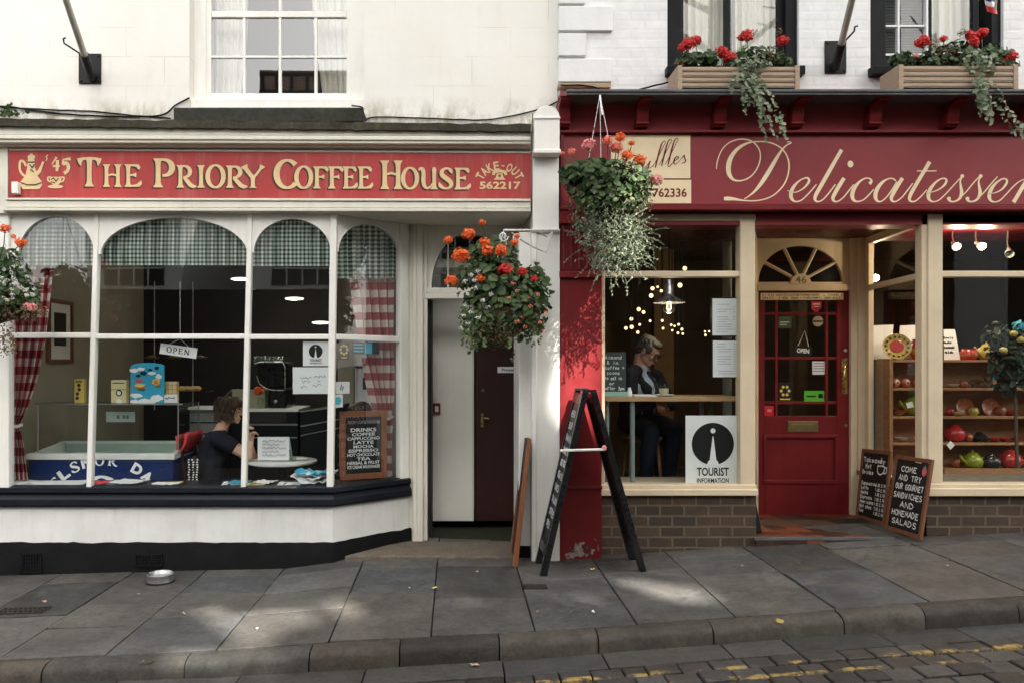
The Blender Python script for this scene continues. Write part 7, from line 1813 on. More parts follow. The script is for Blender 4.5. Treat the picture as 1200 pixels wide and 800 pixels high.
for s in (-.1,.1): m.cap(c2_+Vector((0,s,0)), .118, h2+Vector((0,s,0)), .135); m.cap(c2_+Vector((0,s*1.7,.04)), .07, c2_+Vector((-.08,s*1.7,-.11)), .06)
m.cap(c2_+Vector((0,0,.05)), .08, c2_, .12); remesh(m.build('jumper', M['suit'], t2_), .012, 3)
m = MB()
for s in (-.1,.1): m.cap(h2+Vector((0,s,0)), .10, h2+Vector((-.38,s,0)), .072); m.cap(h2+Vector((-.38,s,0)), .07, h2+Vector((-.36,s,-.36)), .052)
remesh(m.build('trousers', M['jeans'], t2_), .012, 3)
m = MB()
for p, r_ in (((-.025,0,.058),(.104,.088,.084)),((-.065,0,.0),(.06,.078,.08)),((.05,0,.095),(.06,.066,.034))): m.ball(H2(*[q*k2 for q in p]), [q*k2 for q in r_], 14, 10, H2.m)
remesh(m.build('hair', M['hairbrown'], t2_), .008, 2)
m = MB(); m.box(X(430,YP2)-.18, X(430,YP2)+.18, YP2-.2, YP2+.2, .38, .42)
t = thing('cafe_stool', 'dark stool under the person behind the drinks board', 'stool', P(430,650,YP2)); m.build('seat', M['darkdoor'], t, bevel=.01)
for a in (-.15,.15):
    for b in (-.15,.15): m = MB(); m.tube([(X(430,YP2)+a,YP2+b,-.02),(X(430,YP2)+a*.9,YP2+b*.9,.38)], .016, 6); m.build('leg', M['darkdoor'], t)
# the man at the deli window: suit and tie, head bent over what he is reading
YM = .78
H = Rig(P(759.5,411.5,YM), R(-38), R(33)); k = 1.0
mt_ = thing('person', 'grey haired man in dark suit, blue shirt and tie reading at the deli window counter', 'person', P(755,640,YM+.1))
m = MB(); head_shape(m, H, k)
nb = P(749,432,YM+.05); ch_ = P(749,455,YM+.10); hp_ = P(748,492,YM+.22); shl, shr = P(738,440,YM-.12), P(768,441,YM+.26)
m.cap(H(-.035,0,-.07), .056, nb, .062); m.cap(nb, .07, ch_, .12); m.cap(ch_, .15, hp_, .15); m.cap(shl, .06, nb, .06); m.cap(shr, .06, nb, .06)
ell, elr = P(739,478,YM-.20), P(786,474,YM+.20); wrl, wrr = P(768,472.5,YM-.22), P(776,475,YM-.02)
m.cap(shl, .055, ell, .042); m.cap(ell, .042, wrl, .029); m.cap(shr, .055, elr, .042); m.cap(elr, .042, wrr, .029)
hand_shape(m, wrl, (1,.1,-.1), (0,0,1), 1.0, .55, 1); hand_shape(m, wrr, (-.35,-1,.0), (0,0,1), 1.0, .55, -1)
kl, kr = P(762,505,YM-.16), P(790,502,YM+.0)
for hx, kx in ((-.10,kl),(.10,kr)):
    h0 = hp_+Vector((hx*.7,-hx*.7,-.02)); m.cap(h0, .10, kx, .07); f = Vector((kx.x-.02,kx.y+.16,.33)); m.cap(kx, .065, f, .045); m.cap(f, .045, f+Vector((.07,-.12,-.04)), .036)
bo = m.build('body', M['skin2'], mt_); remesh(bo, .0065, 4)
m = MB(); m.cap(nb+Vector((.01,-.01,-.01)), .072, ch_+Vector((.02,-.02,0)), .128); m.cap(ch_+Vector((.02,-.03,0)), .145, hp_, .15); remesh(m.build('shirt', M['shirt'], mt_), .009, 3)
m = MB()
for sh, el, wr in ((shl,ell,wrl),(shr,elr,wrr)): m.cap(sh, .075, el, .060); m.cap(el, .060, el.lerp(wr,.86), .044); m.cap(sh, .072, nb+(sh-nb)*.35, .062)
fw = Vector((math.cos(R(-42)), math.sin(R(-42)), 0)); sd_ = Vector((-fw.y, fw.x, 0))
for s in (-1,1): m.cap(ch_ - fw*.04 + sd_*s*.10 + Vector((0,0,.06)), .105, hp_ + sd_*s*.09, .13); m.cap(nb - fw*.05 + sd_*s*.055, .045, ch_ + fw*.105 + sd_*s*.074, .062); m.cap(ch_ + fw*.105 + sd_*s*.074, .062, hp_ + fw*.10 + sd_*s*.05, .07)
m.cap(ch_-fw*.06+Vector((0,0,.08)), .11, hp_-fw*.03, .15)
remesh(m.build('jacket', M['suit'], mt_), .010, 3)
m = MB(); p0 = nb+fw*.085+Vector((0,0,-.035)); p1 = ch_+fw*.165+Vector((0,0,-.02)); m.ball(p0, (.020,.020,.022), 10, 8); m.tube([p0, p0.lerp(p1,.5)+fw*.02, p1, p1+Vector((0,0,-.12))+fw*.01], [.014,.022,.030,.034], 8); m.build('tie', M['tie'], mt_, smooth=60)
m = MB()
for hx, kx in ((-.10,kl),(.10,kr)): h0 = hp_+Vector((hx*.7,-hx*.7,-.02)); m.cap(h0, .112, kx, .082); f = Vector((kx.x-.02,kx.y+.16,.36)); m.cap(kx, .078, f, .056)
remesh(m.build('trousers', M['jeans'], mt_), .011, 3)
m = MB()
for p, r_ in (((-.030,0,.050),(.096,.083,.084)),((-.065,0,.005),(.060,.076,.075)),((.035,0,.092),(.058,.062,.034)),((-.07,0,-.045),(.04,.058,.03))): m.ball(H(*p), r_, 14, 10, H.m)
for s in (-1,1): m.ball(H(.012,s*.070,.035), (.045,.016,.045), 10, 8, H.m)
for q in range(60):
    a = rb_.uniform(-2.4,2.4); z = rb_.uniform(-.02,.125); p0 = Vector((-.03-.085*math.cos(a), .078*math.sin(a), z)); m.tube([H(*p0), H(*(p0*1.06+Vector((0,0,-.02))))], [.009,.003], 5)
remesh(m.build('hair', M['hairgrey'], mt_), .006, 2)
locks(H, k, M['hairgrey'], mt_, 260, 5, .088, .078, .122, -.01, .030, .025, .5)
glasses(H, k, M['ink'], mt_, .0034); eyes(H, k, mt_)
m = MB(); m.tube([H(.098,-.022,-.067), H(.103,0,-.065), H(.098,.022,-.067)], [.003,.005,.003], 6); m.build('mouth', M['lips'], mt_)

# ------------------------------------------------------------------ the deli window: counter, boards, notices
YCt = .20
t = thing('window_counter', 'pine window counter on grey posts inside the deli window', 'counter', P(788,640,YCt+.2))
m = MB(); m.box(X(709.5,YCt), X(868,YCt), YCt, YCt+.42, Z(470,YCt), Z(464.5,YCt)); m.build('countertop', M['pine'], t, bevel=.004)
zct = Z(464.5,YCt)
mp = plain('grey_green_post', (.20,.25,.235), .4)
for px, dy in ((741,.03),(711,.06),(822,.22),(833,.30)):
    m = MB(); m.tube([P(px,470,YCt+dy+.02), (X(px,YCt+dy+.02),YCt+dy+.02,.04)], .020, 12); m.build('post', mp, t, smooth=60)
t = thing('small_chalkboard', 'small grey chalkboard on a pale green foot at the left of the deli window', 'chalkboard', P(721,464,YCt+.06))
yy = YCt+.05
m = MB(); m.pbox(704, 733.5, 412.5, 458.5, yy, yy+.012); m.build('board', M['slateg'], t, bevel=.002)
m = MB(); m.box(X(704,yy), X(735,yy), yy-.02, yy+.05, zct+.0005, Z(458.5,yy)); m.build('foot', plain('pale_green_foot', (.30,.50,.44), .5), t, bevel=.004)
m = MB(); q = pxplane(yy-.001)
for k, (s, a, b) in enumerate((('Almond',709,729),('& in',711,725),('coffee +',709,732),('scone',711,727),('to eat in',709,729),('or',714,721),('after 3pm',709,732))): hand(m, q, s, X(a,yy), X(b,yy), Z(420.5+k*6,yy), Z(416.8+k*6,yy), .0025, 0, .08, k)
m.build('chalk_writing', M['chalk'], t)
# cup, saucer, plate and salt pot on the counter
t = thing('coffee_cup', 'clear glass cup of milky coffee on a white saucer at the window counter', 'cup', P(778,464,YCt+.12))
c = Vector((X(778,YCt+.12), YCt+.12, zct+.0005))
m = MB(); m.lathe(c, [(0,0),(.05,0),(.085,.012),(.080,.014),(.05,.005),(0,.005)], 24); m.build('saucer', M['white'], t, smooth=50)
m = MB(); m.lathe(c, [(0,.007),(.035,.007),(.048,.095),(.045,.095),(.034,.012),(0,.012)], 20); m.tube([c+Vector((-.045,0,.085)), c+Vector((-.085,0,.080)), c+Vector((-.088,0,.045)), c+Vector((-.042,0,.032))], .006, 6); m.build('glass_cup', M['clear'], t, smooth=50)
m = MB(); m.lathe(c, [(0,.013),(.034,.013),(.041,.062),(0,.062)], 18); m.build('milky_coffee', plain('milky_coffee', (.62,.52,.36), .5), t, smooth=50)
m = MB(); p = Vector((X(737.5,YCt+.1), YCt+.1, zct+.0005)); m.lathe(p, [(0,0),(.022,0),(.022,.04),(.014,.055),(.014,.07),(0,.072)], 14); o = m.build('salt_pot', M['white'], smooth=40); tag(o, 'small white salt pot beside the green foot of the chalkboard', 'salt pot')
m = MB(); m.prism([(X(742,.3),.24,zct+.001),(X(768,.3),.22,zct+.001),(X(768,.3),.5,zct+.001),(X(744,.3),.52,zct+.001)], (0,0,.008)); o = m.build('newspaper', M['paper'], bevel=.002); tag(o, 'folded newspaper lying on the counter in front of the man', 'newspaper')
# bar stool under the man
t = thing('bar_stool', 'brown wicker bar stool under the man at the window counter', 'stool', P(778,640,YM+.2))
cst = Vector((X(752,YM+.22), YM+.22, 0)); m = MB(); m.lathe(cst+Vector((0,0,.82)), [(0,.0),(.17,.0),(.19,.03),(.17,.06),(0,.06)], 20); m.build('seat', M['shelfwood'], t, smooth=50)
for a, b in ((-.14,-.14),(.14,-.14),(-.14,.14),(.14,.14)):
    m = MB(); m.tube([cst+Vector((a*1.25,b*1.25,.04)), cst+Vector((a*.8,b*.8,.82))], .016, 8); m.build('leg', M['shelfwood'], t)
m = MB(); m.box(X(774,.95), X(792,.95), .95, 1.25, .04, Z(505,.95)); o = m.build('wicker_basket', wood('wicker', (.05,.026,.012), (.12,.065,.03), 24, .8, (1,1,3)), bevel=.02); tag(o, 'tall brown wicker basket on the floor under the window counter', 'basket')
# paper menus and the tourist sign on the glass
for a, b, c, d, lab in ((835,865,350,393,'upper of two white menu sheets in black frames on the deli glass'),(835.5,865.5,399,441.5,'lower of two white menu sheets in black frames on the deli glass')):
    Y = YV+.075; t = thing('menu_sheet', lab, 'menu', P((a+b)/2,d,Y), 'menus on the deli glass')
    m = MB(); m.pbox(a-1.4, b+1.4, c-1.4, d+1.4, Y, Y+.008); m.build('frame', M['ink'], t)
    m = MB(); m.pbox(a, b, c, d, Y-.003, Y-.0005); m.build('sheet', M['paper'], t)
    m = MB(); q = pxplane(Y-.0035); rs = random.Random(int(c))
    for k in range(13):
        y = lerp(c+4, d-4, k/12); 
        if rs.random() < .75: rect(m, q, X(a+4+rs.uniform(0,2),Y), X(lerp(a+14,b-7,rs.random()),Y), Z(y,Y)-.0018, Z(y,Y)+.0018); 
        if rs.random() < .7: rect(m, q, X(b-6,Y), X(b-3.5,Y), Z(y,Y)-.0018, Z(y,Y)+.0018)
    m.build('print', M['greyink'], t)
Y = YV+.07
m = MB(); m.pbox(803.5, 866, 486.5, 567, Y, Y+.006); o = tag(m.build('tourist_sign', M['white']), 'large white tourist information sign with round black spire emblem low in the deli window', 'sign')
emblem(o, pxplane(Y-.001), X(835.3,Y), Z(519.5,Y), X(860,Y)-X(835.3,Y), Y, X(854,Y)-X(835.3,Y))
# pendant lamp and the strings of warm bulbs
zceil = 2.98
t = thing('pendant_lamp', 'polished steel pendant lamp with a big glowing filament bulb in the deli window', 'pendant lamp', P(784,360,.62))
c = P(784,355,.62); sR = .0073
m = MB(); m.lathe(c, [(.135,.0),(.13,.008),(.085,.035),(.045,.055),(.036,.085),(.036,.15),(.026,.165),(.026,.2),(.010,.21)], 24); m.build('lamp_shade', M['steel'], t, smooth=50)
m = MB(); m.ball(c+Vector((0,0,-.030)), (.060,.060,.062), 18, 12); m.build('globe_bulb', M['clear'], t, smooth=60)
m = MB(); m.tube([c+Vector((-.012,0,.015)), c+Vector((-.016,0,-.05)), c+Vector((0,0,-.065)), c+Vector((.016,0,-.05)), c+Vector((.012,0,.015))], .007, 6); m.build('filament', M['bulb'], t)
m = MB(); m.tube([c+Vector((0,0,.2)), (c.x,c.y,zceil)], .005, 6); m.build('cord', M['iron'], t); glow(t, c+Vector((0,0,-.10)), 1.1, (1,.76,.5), .04)
bl_ = [(398,150,20,1.6),(390,195,22,1.6),(430,140,12,1.8),(453,165,15,1.7),(570,130,24,1.5),(600,25,22,1.5),(312,280,20,2.0),(342,298,18,2.0),(266,340,18,2.2),(232,397,17,2.2),(268,390,20,2.1),(318,375,13,2.3),(306,423,16,2.2),(383,352,13,2.6),(459,350,14,2.6),(464,398,13,2.6),(515,377,12,3.0),(536,384,11,3.0),(561,374,13,3.0),(522,411,11,3.1),(582,404,14,3.0),(557,427,13,3.0),(587,432,12,3.1),(726,418,10,3.4),(752,417,10,3.4),(729,440,12,3.4)]
for i, (zx, zy, d_, Y) in enumerate(bl_):
    p = P(690+zx/5.333, 310+zy/5.333, Y); rad = d_/5.333/F*(Y+D)*.62
    if i == 0:
        b0 = thing('light_bulb', 'small bare warm bulb hanging on a thin cord in the dark deli', 'light bulb', p, 'bare bulbs hanging in the deli')
        m = MB(); m.ball(p, (1,1,1), 10, 8); m.v = [tuple(p+(Vector(v)-p)*1.0) for v in m.v]; gb = m.build('bulb', M['bulb'], b0, smooth=80)
        gb.matrix_parent_inverse = Matrix.Identity(4); gb.data.transform(Matrix.Translation(-p))
        m = MB(); m.tube([(0,0,0),(0,0,1)], .004, 5); cd = m.build('cord', M['iron'], b0); cd.matrix_parent_inverse = Matrix.Identity(4)
        r0 = b0
    else:
        r0 = copy_tree(b0); r0.location = p
    for chd in r0.children:
        if chd.name.startswith('bulb'): chd.scale = (rad,)*3
        else: chd.scale = (1,1,zceil-p.z)
# ------------------------------------------------------------------ on and in the red door
yd_ = yd+.020
t = thing('open_sign', 'small black OPEN sign hanging on a string inside the red door', 'sign', P(941,411,yd_))
q = Plane(P(941,411,yd_), (math.cos(R(-5)),0,math.sin(R(-5))), (math.sin(R(5)),0,math.cos(R(5))), (0,-1,0))
m = MB(); m.prism([q(-.082,-.045), q(.082,-.045), q(.082,.045), q(-.082,.045)], (0,.004,0)); m.build('board', M['slate'], t)
m = MB(); sans(m, q, 'OPEN', -.058, .058, -.020, .022, .001, .03); m.build('lettering', M['white'], t)
m = MB(); m.tube([q(-.05,.045), q(.0,.19), q(.05,.045)], .003, 5); m.build('string', M['whiteiron'], t)
def dsticker(pts, mat, label, name='door_sticker', pr=None):
    m = MB(); m.prism([P(a,b,yd_) for a,b in pts], (0,.003,0)); o = tag(m.build(name, M[mat]), label, 'sticker', 'stickers on the red door'); return o
circ = lambda cx, cy, r: [(cx+r*math.cos(2*math.pi*k/20), cy+r*math.sin(2*math.pi*k/20)) for k in range(20)]
qd = pxplane(yd_-.001)
def pr_(o, boxes, mat):
    m = MB()
    for a, b, c, d in boxes: rect(m, qd, X(a,yd_), X(b,yd_), Z(d,yd_), Z(c,yd_))
    m.build('print', M[mat], o)
o = dsticker([(951,353.5),(963,353.5),(963,361),(957,367),(951,362)], 'coral', 'red heart shaped sticker at the top of the red door'); pr_(o, [(953,961,356,357),(954,960,359,360)], 'white')
o = dsticker([(912,370.5),(927.5,370.5),(927.5,384.5),(912,384.5)], 'leaflight', 'green square sticker in the second pane of the red door'); pr_(o, [(914,925,377,378),(914,922,380,381)], 'white')
o = dsticker(circ(958.5,376.5,6.2), 'sandstone', 'round pale sticker right of the green one on the red door'); pr_(o, [(953,964,375.6,377.4)], 'ink')
o = dsticker([(952,423),(967,423),(967,438.5),(952,438.5)], 'paper', 'grey white notice at the upper right of the door middle panes'); pr_(o, [(953,966,y,y+1) for y in (425,428,431,434)], 'greyink')
o = dsticker([(911.5,448),(928.5,448),(928.5,469.5),(911.5,469.5)], 'ink', 'black sticker with a ring of yellow discs on the red door')
m = MB()
for k in range(6): disc(m, qd, X(920+4.6*math.cos(k*1.047),yd_), Z(457.5+5.2*math.sin(k*1.047),yd_), .014, 0, 10)
rect(m, qd, X(914,yd_), X(926,yd_), Z(468,yd_), Z(466.6,yd_)); m.build('print', M['yellow'], o)
o = dsticker([(942.5,457.5),(966,457.5),(966,470),(942.5,470)], 'leaf', 'bright green card at the lower right of the door panes'); o.data.materials[0] = plain('bright_green_card', (.10,.42,.05), .4); pr_(o, [(945,956,463,464.6),(959,964,461,466)], 'ink')
o = dsticker([(896,475),(907,475),(907,486.5),(896,486.5)], 'coral', 'small bright red sticker at the bottom left pane of the door'); o.data.materials[0] = plain('bright_red_sticker', (.62,.03,.05), .4); pr_(o, [(899,904,479,482)], 'petpink')
ys_ = yd-.004
m = MB(); m.pbox(891.5, 988.5, 343.5, 351.5, ys_, yd-.0005); o = tag(m.build('name_board', M['lettercream']), 'narrow cream licence board with two lines of small lettering above the red door', 'sign')
m = MB(); rs = random.Random(9); q = pxplane(ys_-.001)
for y in (345.7, 349.2):
    x = 893.5
    while x < 986:
        w_ = rs.uniform(.9,1.5); 
        if rs.random() < .85:
            rect(m, q, X(x,ys_), X(x+.45,ys_), Z(y+1.2,ys_), Z(y-1.1,ys_))
            if rs.random() < .8: yy_ = y+rs.choice((-1.0,0,1.0)); rect(m, q, X(x+.45,ys_), X(x+w_,ys_), Z(yy_+.3,ys_), Z(yy_-.2,ys_))
            if rs.random() < .5: rect(m, q, X(x+w_-.1,ys_), X(x+w_+.3,ys_), Z(y+1.2,ys_), Z(y-1.1,ys_))
        x += w_+.55
m.build('lettering', M['dkout'], o)
# coffee house doorway details
m = MB(); m.pbox(583, 607, 429.5, 436.5, YL-.036, YL-.0305); o = tag(m.build('door_sign', M['paper']), 'small white sign reading Private on the dark brown door', 'sign')
m = MB(); sans(m, pxplane(YL-.037), 'Private', X(588,YL), X(602,YL), Z(434.6,YL), Z(431.4,YL), 0, .02); m.build('lettering', M['ink'], o)
t = thing('alarm_call_point', 'small red fire alarm call point on the white lobby wall', 'alarm', P(511,485,YL-.04))
m = MB(); m.pbox(507.5, 516, 472, 485.5, YL-.06, YL-.036); m.build('case', plain('dark_red_plastic', (.20,.03,.025), .4), t, bevel=.004)
m = MB(); m.pbox(509.8, 513.7, 475.5, 482, YL-.063, YL-.0605); m.build('button_panel', M['white'], t)
m = MB(); m.lathe(P(614,467,YD-.06), [(0,.02),(.012,.018),(.02,.004),(.02,0)], 14, axis=(0,-1,0)); m.build('bell_push', M['steelb'], cdf, smooth=40)
m = MB(); c = P(614,485,YD-.06); m.lathe(c, [(0,.008),(.008,.008),(.012,0)], 10, axis=(0,-1,0)); m.build('knob', M['dimbrass'], cdf)

# ------------------------------------------------------------------ deli display shelves and crockery
YSh = 1.0; ySb = 1.24
t = thing('display_shelves', 'brown wooden display shelves of crockery behind the right deli window', 'shelves', P(1125,600,YSh))
xa, xb = X(1044.5,YSh), X(1230,YSh)
m = MB(); m.box(xa-.02, xa+.012, YSh-.006, ySb, .12, Z(420,YSh)); m.build('side_panel', M['shelfwood'], t, bevel=.003)
m = MB(); m.box(xb-.02, xb+.012, YSh-.006, ySb, .12, Z(420,YSh)); m.build('side_panel', M['shelfwood'], t, bevel=.003)
m = MB(); m.box(xa+.012, xb-.02, ySb-.015, ySb, .12, Z(423,YSh)); m.build('back_panel', M['shelfwood'], t)
zsh = []
for y in (421.5, 454.5, 487.5, 518.5, 549.5):
    z1 = Z(y,YSh); zsh.append(z1); m = MB(); m.box(xa+.0125, xb-.0205, YSh-.002, ySb-.0155, z1-.022, z1); m.build('shelf', M['shelfwood'], t, bevel=.003)
m = MB(); m.pbox(1107, 1225, 548.5, 562, YSh-.03, YSh-.003); m.build('front_rail', M['shelfwood'], t, bevel=.003)
def ware(name, px, Y, zb_, prof, mat, label, cat, parts=(), k=1.0, n=20):
    c = Vector((X(px,Y), Y, zb_+.0008)); m = MB(); m.lathe(c, [(a*k,b*k) for a,b in prof], n)
    if parts:
        t = thing(name, label, cat, c, 'crockery on the display shelves'); m.build('bowl', M[mat] if isinstance(mat,str) else mat, t, smooth=50)
        for nm, mm, fn in parts: q = MB(); fn(q, c, k); q.build(nm, M[mm] if isinstance(mm,str) else mm, t, smooth=50)
        return t
    o = m.build(name, M[mat] if isinstance(mat,str) else mat, smooth=50); return tag(o, label, cat, 'crockery on the display shelves')
gl = lambda nm, c: paint(nm, c, .22, .25, 18, bumpk=0, spec=.6)
GREEN, RED, YEL, TERR, DARK, CREAMC = gl('green_glaze',(.22,.26,.02)), gl('red_glaze',(.42,.025,.025)), gl('yellow_glaze',(.50,.40,.10)), gl('terracotta_glaze',(.32,.09,.035)), gl('dark_glaze',(.02,.018,.018)), gl('cream_glaze',(.55,.48,.36))
for nm in ('green_glaze','red_glaze','yellow_glaze','terracotta_glaze','dark_glaze','cream_glaze'): M[nm] = bpy.data.materials[nm]
POT = [(0,0),(.05,0),(.085,.03),(.098,.075),(.085,.12),(.05,.145),(.045,.15),(0,.15)]
def lid(q, c, k): q.lathe(c+Vector((0,0,.15*k)), [(.05*k,0),(.04*k,.015*k),(.012*k,.022*k),(.014*k,.04*k),(0,.045*k)], 14)
def spout(q, c, k): q.tube([c+Vector((-.08*k,-.02*k,.06*k)), c+Vector((-.13*k,-.03*k,.10*k)), c+Vector((-.15*k,-.03*k,.14*k))], [.022*k,.015*k,.011*k], 8)
def handl(q, c, k): q.tube([c+Vector((.09*k,0,.11*k)), c+Vector((.14*k,0,.11*k)), c+Vector((.145*k,0,.06*k)), c+Vector((.09*k,0,.045*k))], .009*k, 6)
TEAPOT = lambda mt_: (('lid',mt_,lid),('spout',mt_,spout),('handle',mt_,handl))
BOWL = [(0,0),(.03,0),(.07,.04),(.075,.05),(.069,.05),(.03,.008),(0,.008)]
JUG = [(0,0),(.05,0),(.072,.05),(.07,.10),(.05,.15),(.055,.19),(.05,.19),(.045,.15),(0,.14)]
ym = YSh+.11
zT, z2, z3, z4, z5 = zsh
t = thing('round_plate', 'round red and yellow patterned plate propped on the top display shelf', 'plate', P(1051,421,ym), 'crockery on the display shelves')
ax = Vector((-.35,-1,.22)).normalized(); c = P(1051,406,ym-.02)
m = MB(); m.lathe(c, [(0,-.004),(.085,-.004),(.12,.012),(.118,.016),(.083,.002),(0,.002)], 28, axis=ax); m.build('rim', YEL, t, smooth=50)
m = MB(); m.lathe(c+ax*.0035, [(0,.001),(.055,.001),(.06,-.001)], 20, axis=ax); m.build('centre', RED, t)
m = MB(); u_ = ax.orthogonal().normalized(); v_ = ax.cross(u_)
for k in range(14): a = k*.449; m.ball(c+ax*.012+(u_*math.cos(a)+v_*math.sin(a))*.092, (.012,.012,.004), 8, 5, ax.to_track_quat('Z','Y').to_matrix())
m.build('painted_dots', DARK, t)
t = ware('jug', 1077, ym, zT, JUG, RED, 'red and yellow jug at the left of the top display shelf', 'jug', (('handle',RED,lambda q,c,k: q.tube([c+Vector((-.06,0,.16)),c+Vector((-.11,0,.15)),c+Vector((-.11,0,.08)),c+Vector((-.068,0,.05))],.011,6)),('painted_band',YEL,lambda q,c,k: q.lathe(c,[(.0725,.055),(.0755,.075),(.0725,.10)],20))), 1.0)
for a, b, lab in ((1018,1047,'left of two tilted pale cards behind the propped plate'),(1052,1081,'right of two tilted pale cards behind the propped plate')):
    m = MB(); Y = ym+.10; m.prism([P(a-1,421,Y), P(b-3,421,Y), P(b,380.5,Y+.05), P(a+3,381.5,Y+.05)], (0,.006,0)); tag(m.build('display_card', M['paper']), lab, 'card', 'cards behind the plate')
m = MB(); m.prism([P(1106.5,421.3,ym), P(1125.5,421.3,ym), P(1119,386,ym+.05), P(1106,386,ym+.05)], (0,.006,0)); o = tag(m.build('price_card', M['paper']), 'white leaning price card with lines of black lettering on the top shelf', 'card')
m = MB(); q = Plane(P(1107,421,ym-.002), (1,0,0), (0,.05,.275))
for k in range(4): hand(m, q, ('tea & cake','handmade','mugs','bowls')[k], .01, .085+.02*(k%2), .06+.045*k, .078+.045*k, .003, 0, .05, k)
m.build('lettering', M['ink'], o)
ware('pot', 1135, ym, zT, [(0,0),(.055,0),(.075,.03),(.072,.075),(.055,.095),(.06,.105),(.052,.105),(0,.09)], RED, 'squat red pot with an orange band on the top display shelf', 'pot', (('painted_band',TERR,lambda q,c,k: q.lathe(c,[(.0765,.032),(.0775,.045),(.0755,.06)],20)),), 1.0)
ware('teapot', 1156, ym, zT, POT, YEL, 'yellow teapot at the right of the top display shelf', 'teapot', TEAPOT(YEL), .85)
for px, lab in ((1048,'leftmost'),(1060,'middle'),(1074,'rightmost')):
    ware('decorated_bowl', px, YSh+.08, z2, [(0,0),(.03,0),(.05,.03),(.052,.055),(.038,.085),(0,.09)], TERR, lab+' of three round red decorated pots on the second shelf', 'pot', (('painted_dots',CREAMC,lambda q,c,k: q.ball(c+Vector((0,-.048,.05)),(.022,.01,.024),10,8)),('painted_eye',RED,lambda q,c,k: q.ball(c+Vector((0,-.056,.05)),(.011,.006,.012),8,6))))
ware('small_bowl', 1117, ym, z2, BOWL, CREAMC, 'small cream bowl at the left of the second shelf behind the wide pane', 'bowl', (), .75)
ware('small_pot', 1128.5, ym, z2, [(0,0),(.03,0),(.05,.03),(.05,.055),(.03,.08),(0,.08)], TERR, 'small orange pot beside the cream bowl on the second shelf', 'pot', (), .85)
t = thing('dried_posy', 'dark dried flower bundle lying on the second display shelf', 'dried flowers', P(1148,454,ym)); m = MB(); blob(m, P(1149,448,ym-.02), (.12,.05,.045), 90, .018, random.Random(2)); m.build('flowers', M['dry'], t)
m = MB(); m.pbox(1163.5, 1172, 437, 454, ym, ym+.03); o = tag(m.build('gift_box', M['skyblue']), 'small blue and orange upright box on the second display shelf', 'box'); m = MB(); q = pxplane(ym-.001); rect(m, q, X(1164,ym), X(1168,ym), Z(453,ym), Z(445,ym)); m.build('print', M['orange'], o)
ware('teapot', 1071, ym, z3, POT, GREEN, 'green teapot with a white tag on the left of the third shelf', 'teapot', TEAPOT(GREEN)+(('price_tag','white',lambda q,c,k: q.prism([c+Vector((-.11,-.09,.07)),c+Vector((-.06,-.10,.085)),c+Vector((-.075,-.10,.135)),c+Vector((-.125,-.09,.12))],(0,.002,0))),), 1.0)
ware('dish', 1053, ym, z3, BOWL, YEL, 'shallow red and yellow dish beside the green teapot', 'dish', (('rim_band',RED,lambda q,c,k: q.lathe(c,[(.0715,.040),(.0765,.048),(.0705,.0515)],20)),), .8)
for px, lab in ((1130,'left of two brown plates standing upright on the third shelf'),(1160,'right of two brown plates standing upright on the third shelf')):
    m = MB(); m.lathe(P(px,476.5,ym+.05), [(0,-.003),(.06,-.003),(.085,.010),(.083,.013),(.058,.002),(0,.002)], 24, axis=Vector((0,-1,.15))); tag(m.build('upright_plate', TERR, smooth=50), lab, 'plate', 'crockery on the display shelves')
ware('dish', 1123, YSh+.05, z3, BOWL, YEL, 'low yellow dish in front of the left upright plate', 'dish', (), .7)
ware('dish', 1184, ym, z3, BOWL, RED, 'low red dish at the right of the third shelf', 'dish', (), .9)
ware('small_bowl', 1056, ym, z4, BOWL, CREAMC, 'left of two pale bowls on the fourth shelf', 'bowl', (), .8)
ware('small_bowl', 1078, ym, z4, BOWL, CREAMC, 'right of two pale bowls on the fourth shelf', 'bowl', (), .75)
ware('teapot', 1119, ym, z4, POT, RED, 'round red pot at the left of the fourth shelf behind the wide pane', 'pot', (('lid',RED,lid),), .92)
ware('dark_dish', 1148, ym, z4, [(0,0),(.06,0),(.09,.03),(.05,.06),(.02,.09),(0,.09)], DARK, 'dark lumpy covered dish on the fourth shelf', 'dish')
for px, lab in ((1164,'leftmost of three low red dishes on the fourth shelf'),(1177,'middle of three low red dishes on the fourth shelf'),(1191,'rightmost of three low red dishes on the fourth shelf')): ware('dish', px, ym, z4, BOWL, RED, lab, 'dish', (), .72)
ware('teapot', 1140, YSh+.06, z5, POT, GREEN, 'olive green teapot on the bottom display shelf', 'teapot', TEAPOT(GREEN), .88)
ware('teapot', 1184, YSh+.06, z5, POT, RED, 'big round red pot on the bottom display shelf', 'pot', (('lid',RED,lid),), 1.0)
ware('teapot', 1162, YSh+.04, z5, POT, DARK, 'black teapot between the green and red pots on the bottom shelf', 'teapot', TEAPOT(DARK), .8)
for px, z_, lab, mt2, k2 in ((1113,z3,'tiny red pot at the far left of the third shelf',RED,.45),(1141,z3,'small yellow pot between the two upright plates',YEL,.5),(1173,z3,'small orange pot right of the two upright plates',TERR,.55),(1135,z4,'small orange pot beside the big red pot on the fourth shelf',TERR,.5),(1179,z2,'small red pot right of the blue and orange box',RED,.5),(1190,z2,'small cream pot at the right end of the second shelf',CREAMC,.5),(1175,zT,'small orange pot right of the yellow teapot on the top shelf',TERR,.55),(1121,z5,'small orange pot left of the olive green teapot on the bottom shelf',TERR,.55),(1204,z5,'small yellow pot at the right of the bottom shelf',YEL,.6)):
    ware('small_pot', px, YSh+.12, z_, [(0,0),(.05,0),(.085,.05),(.08,.11),(.055,.14),(.06,.15),(.05,.15),(0,.13)], mt2, lab, 'pot', (), k2)
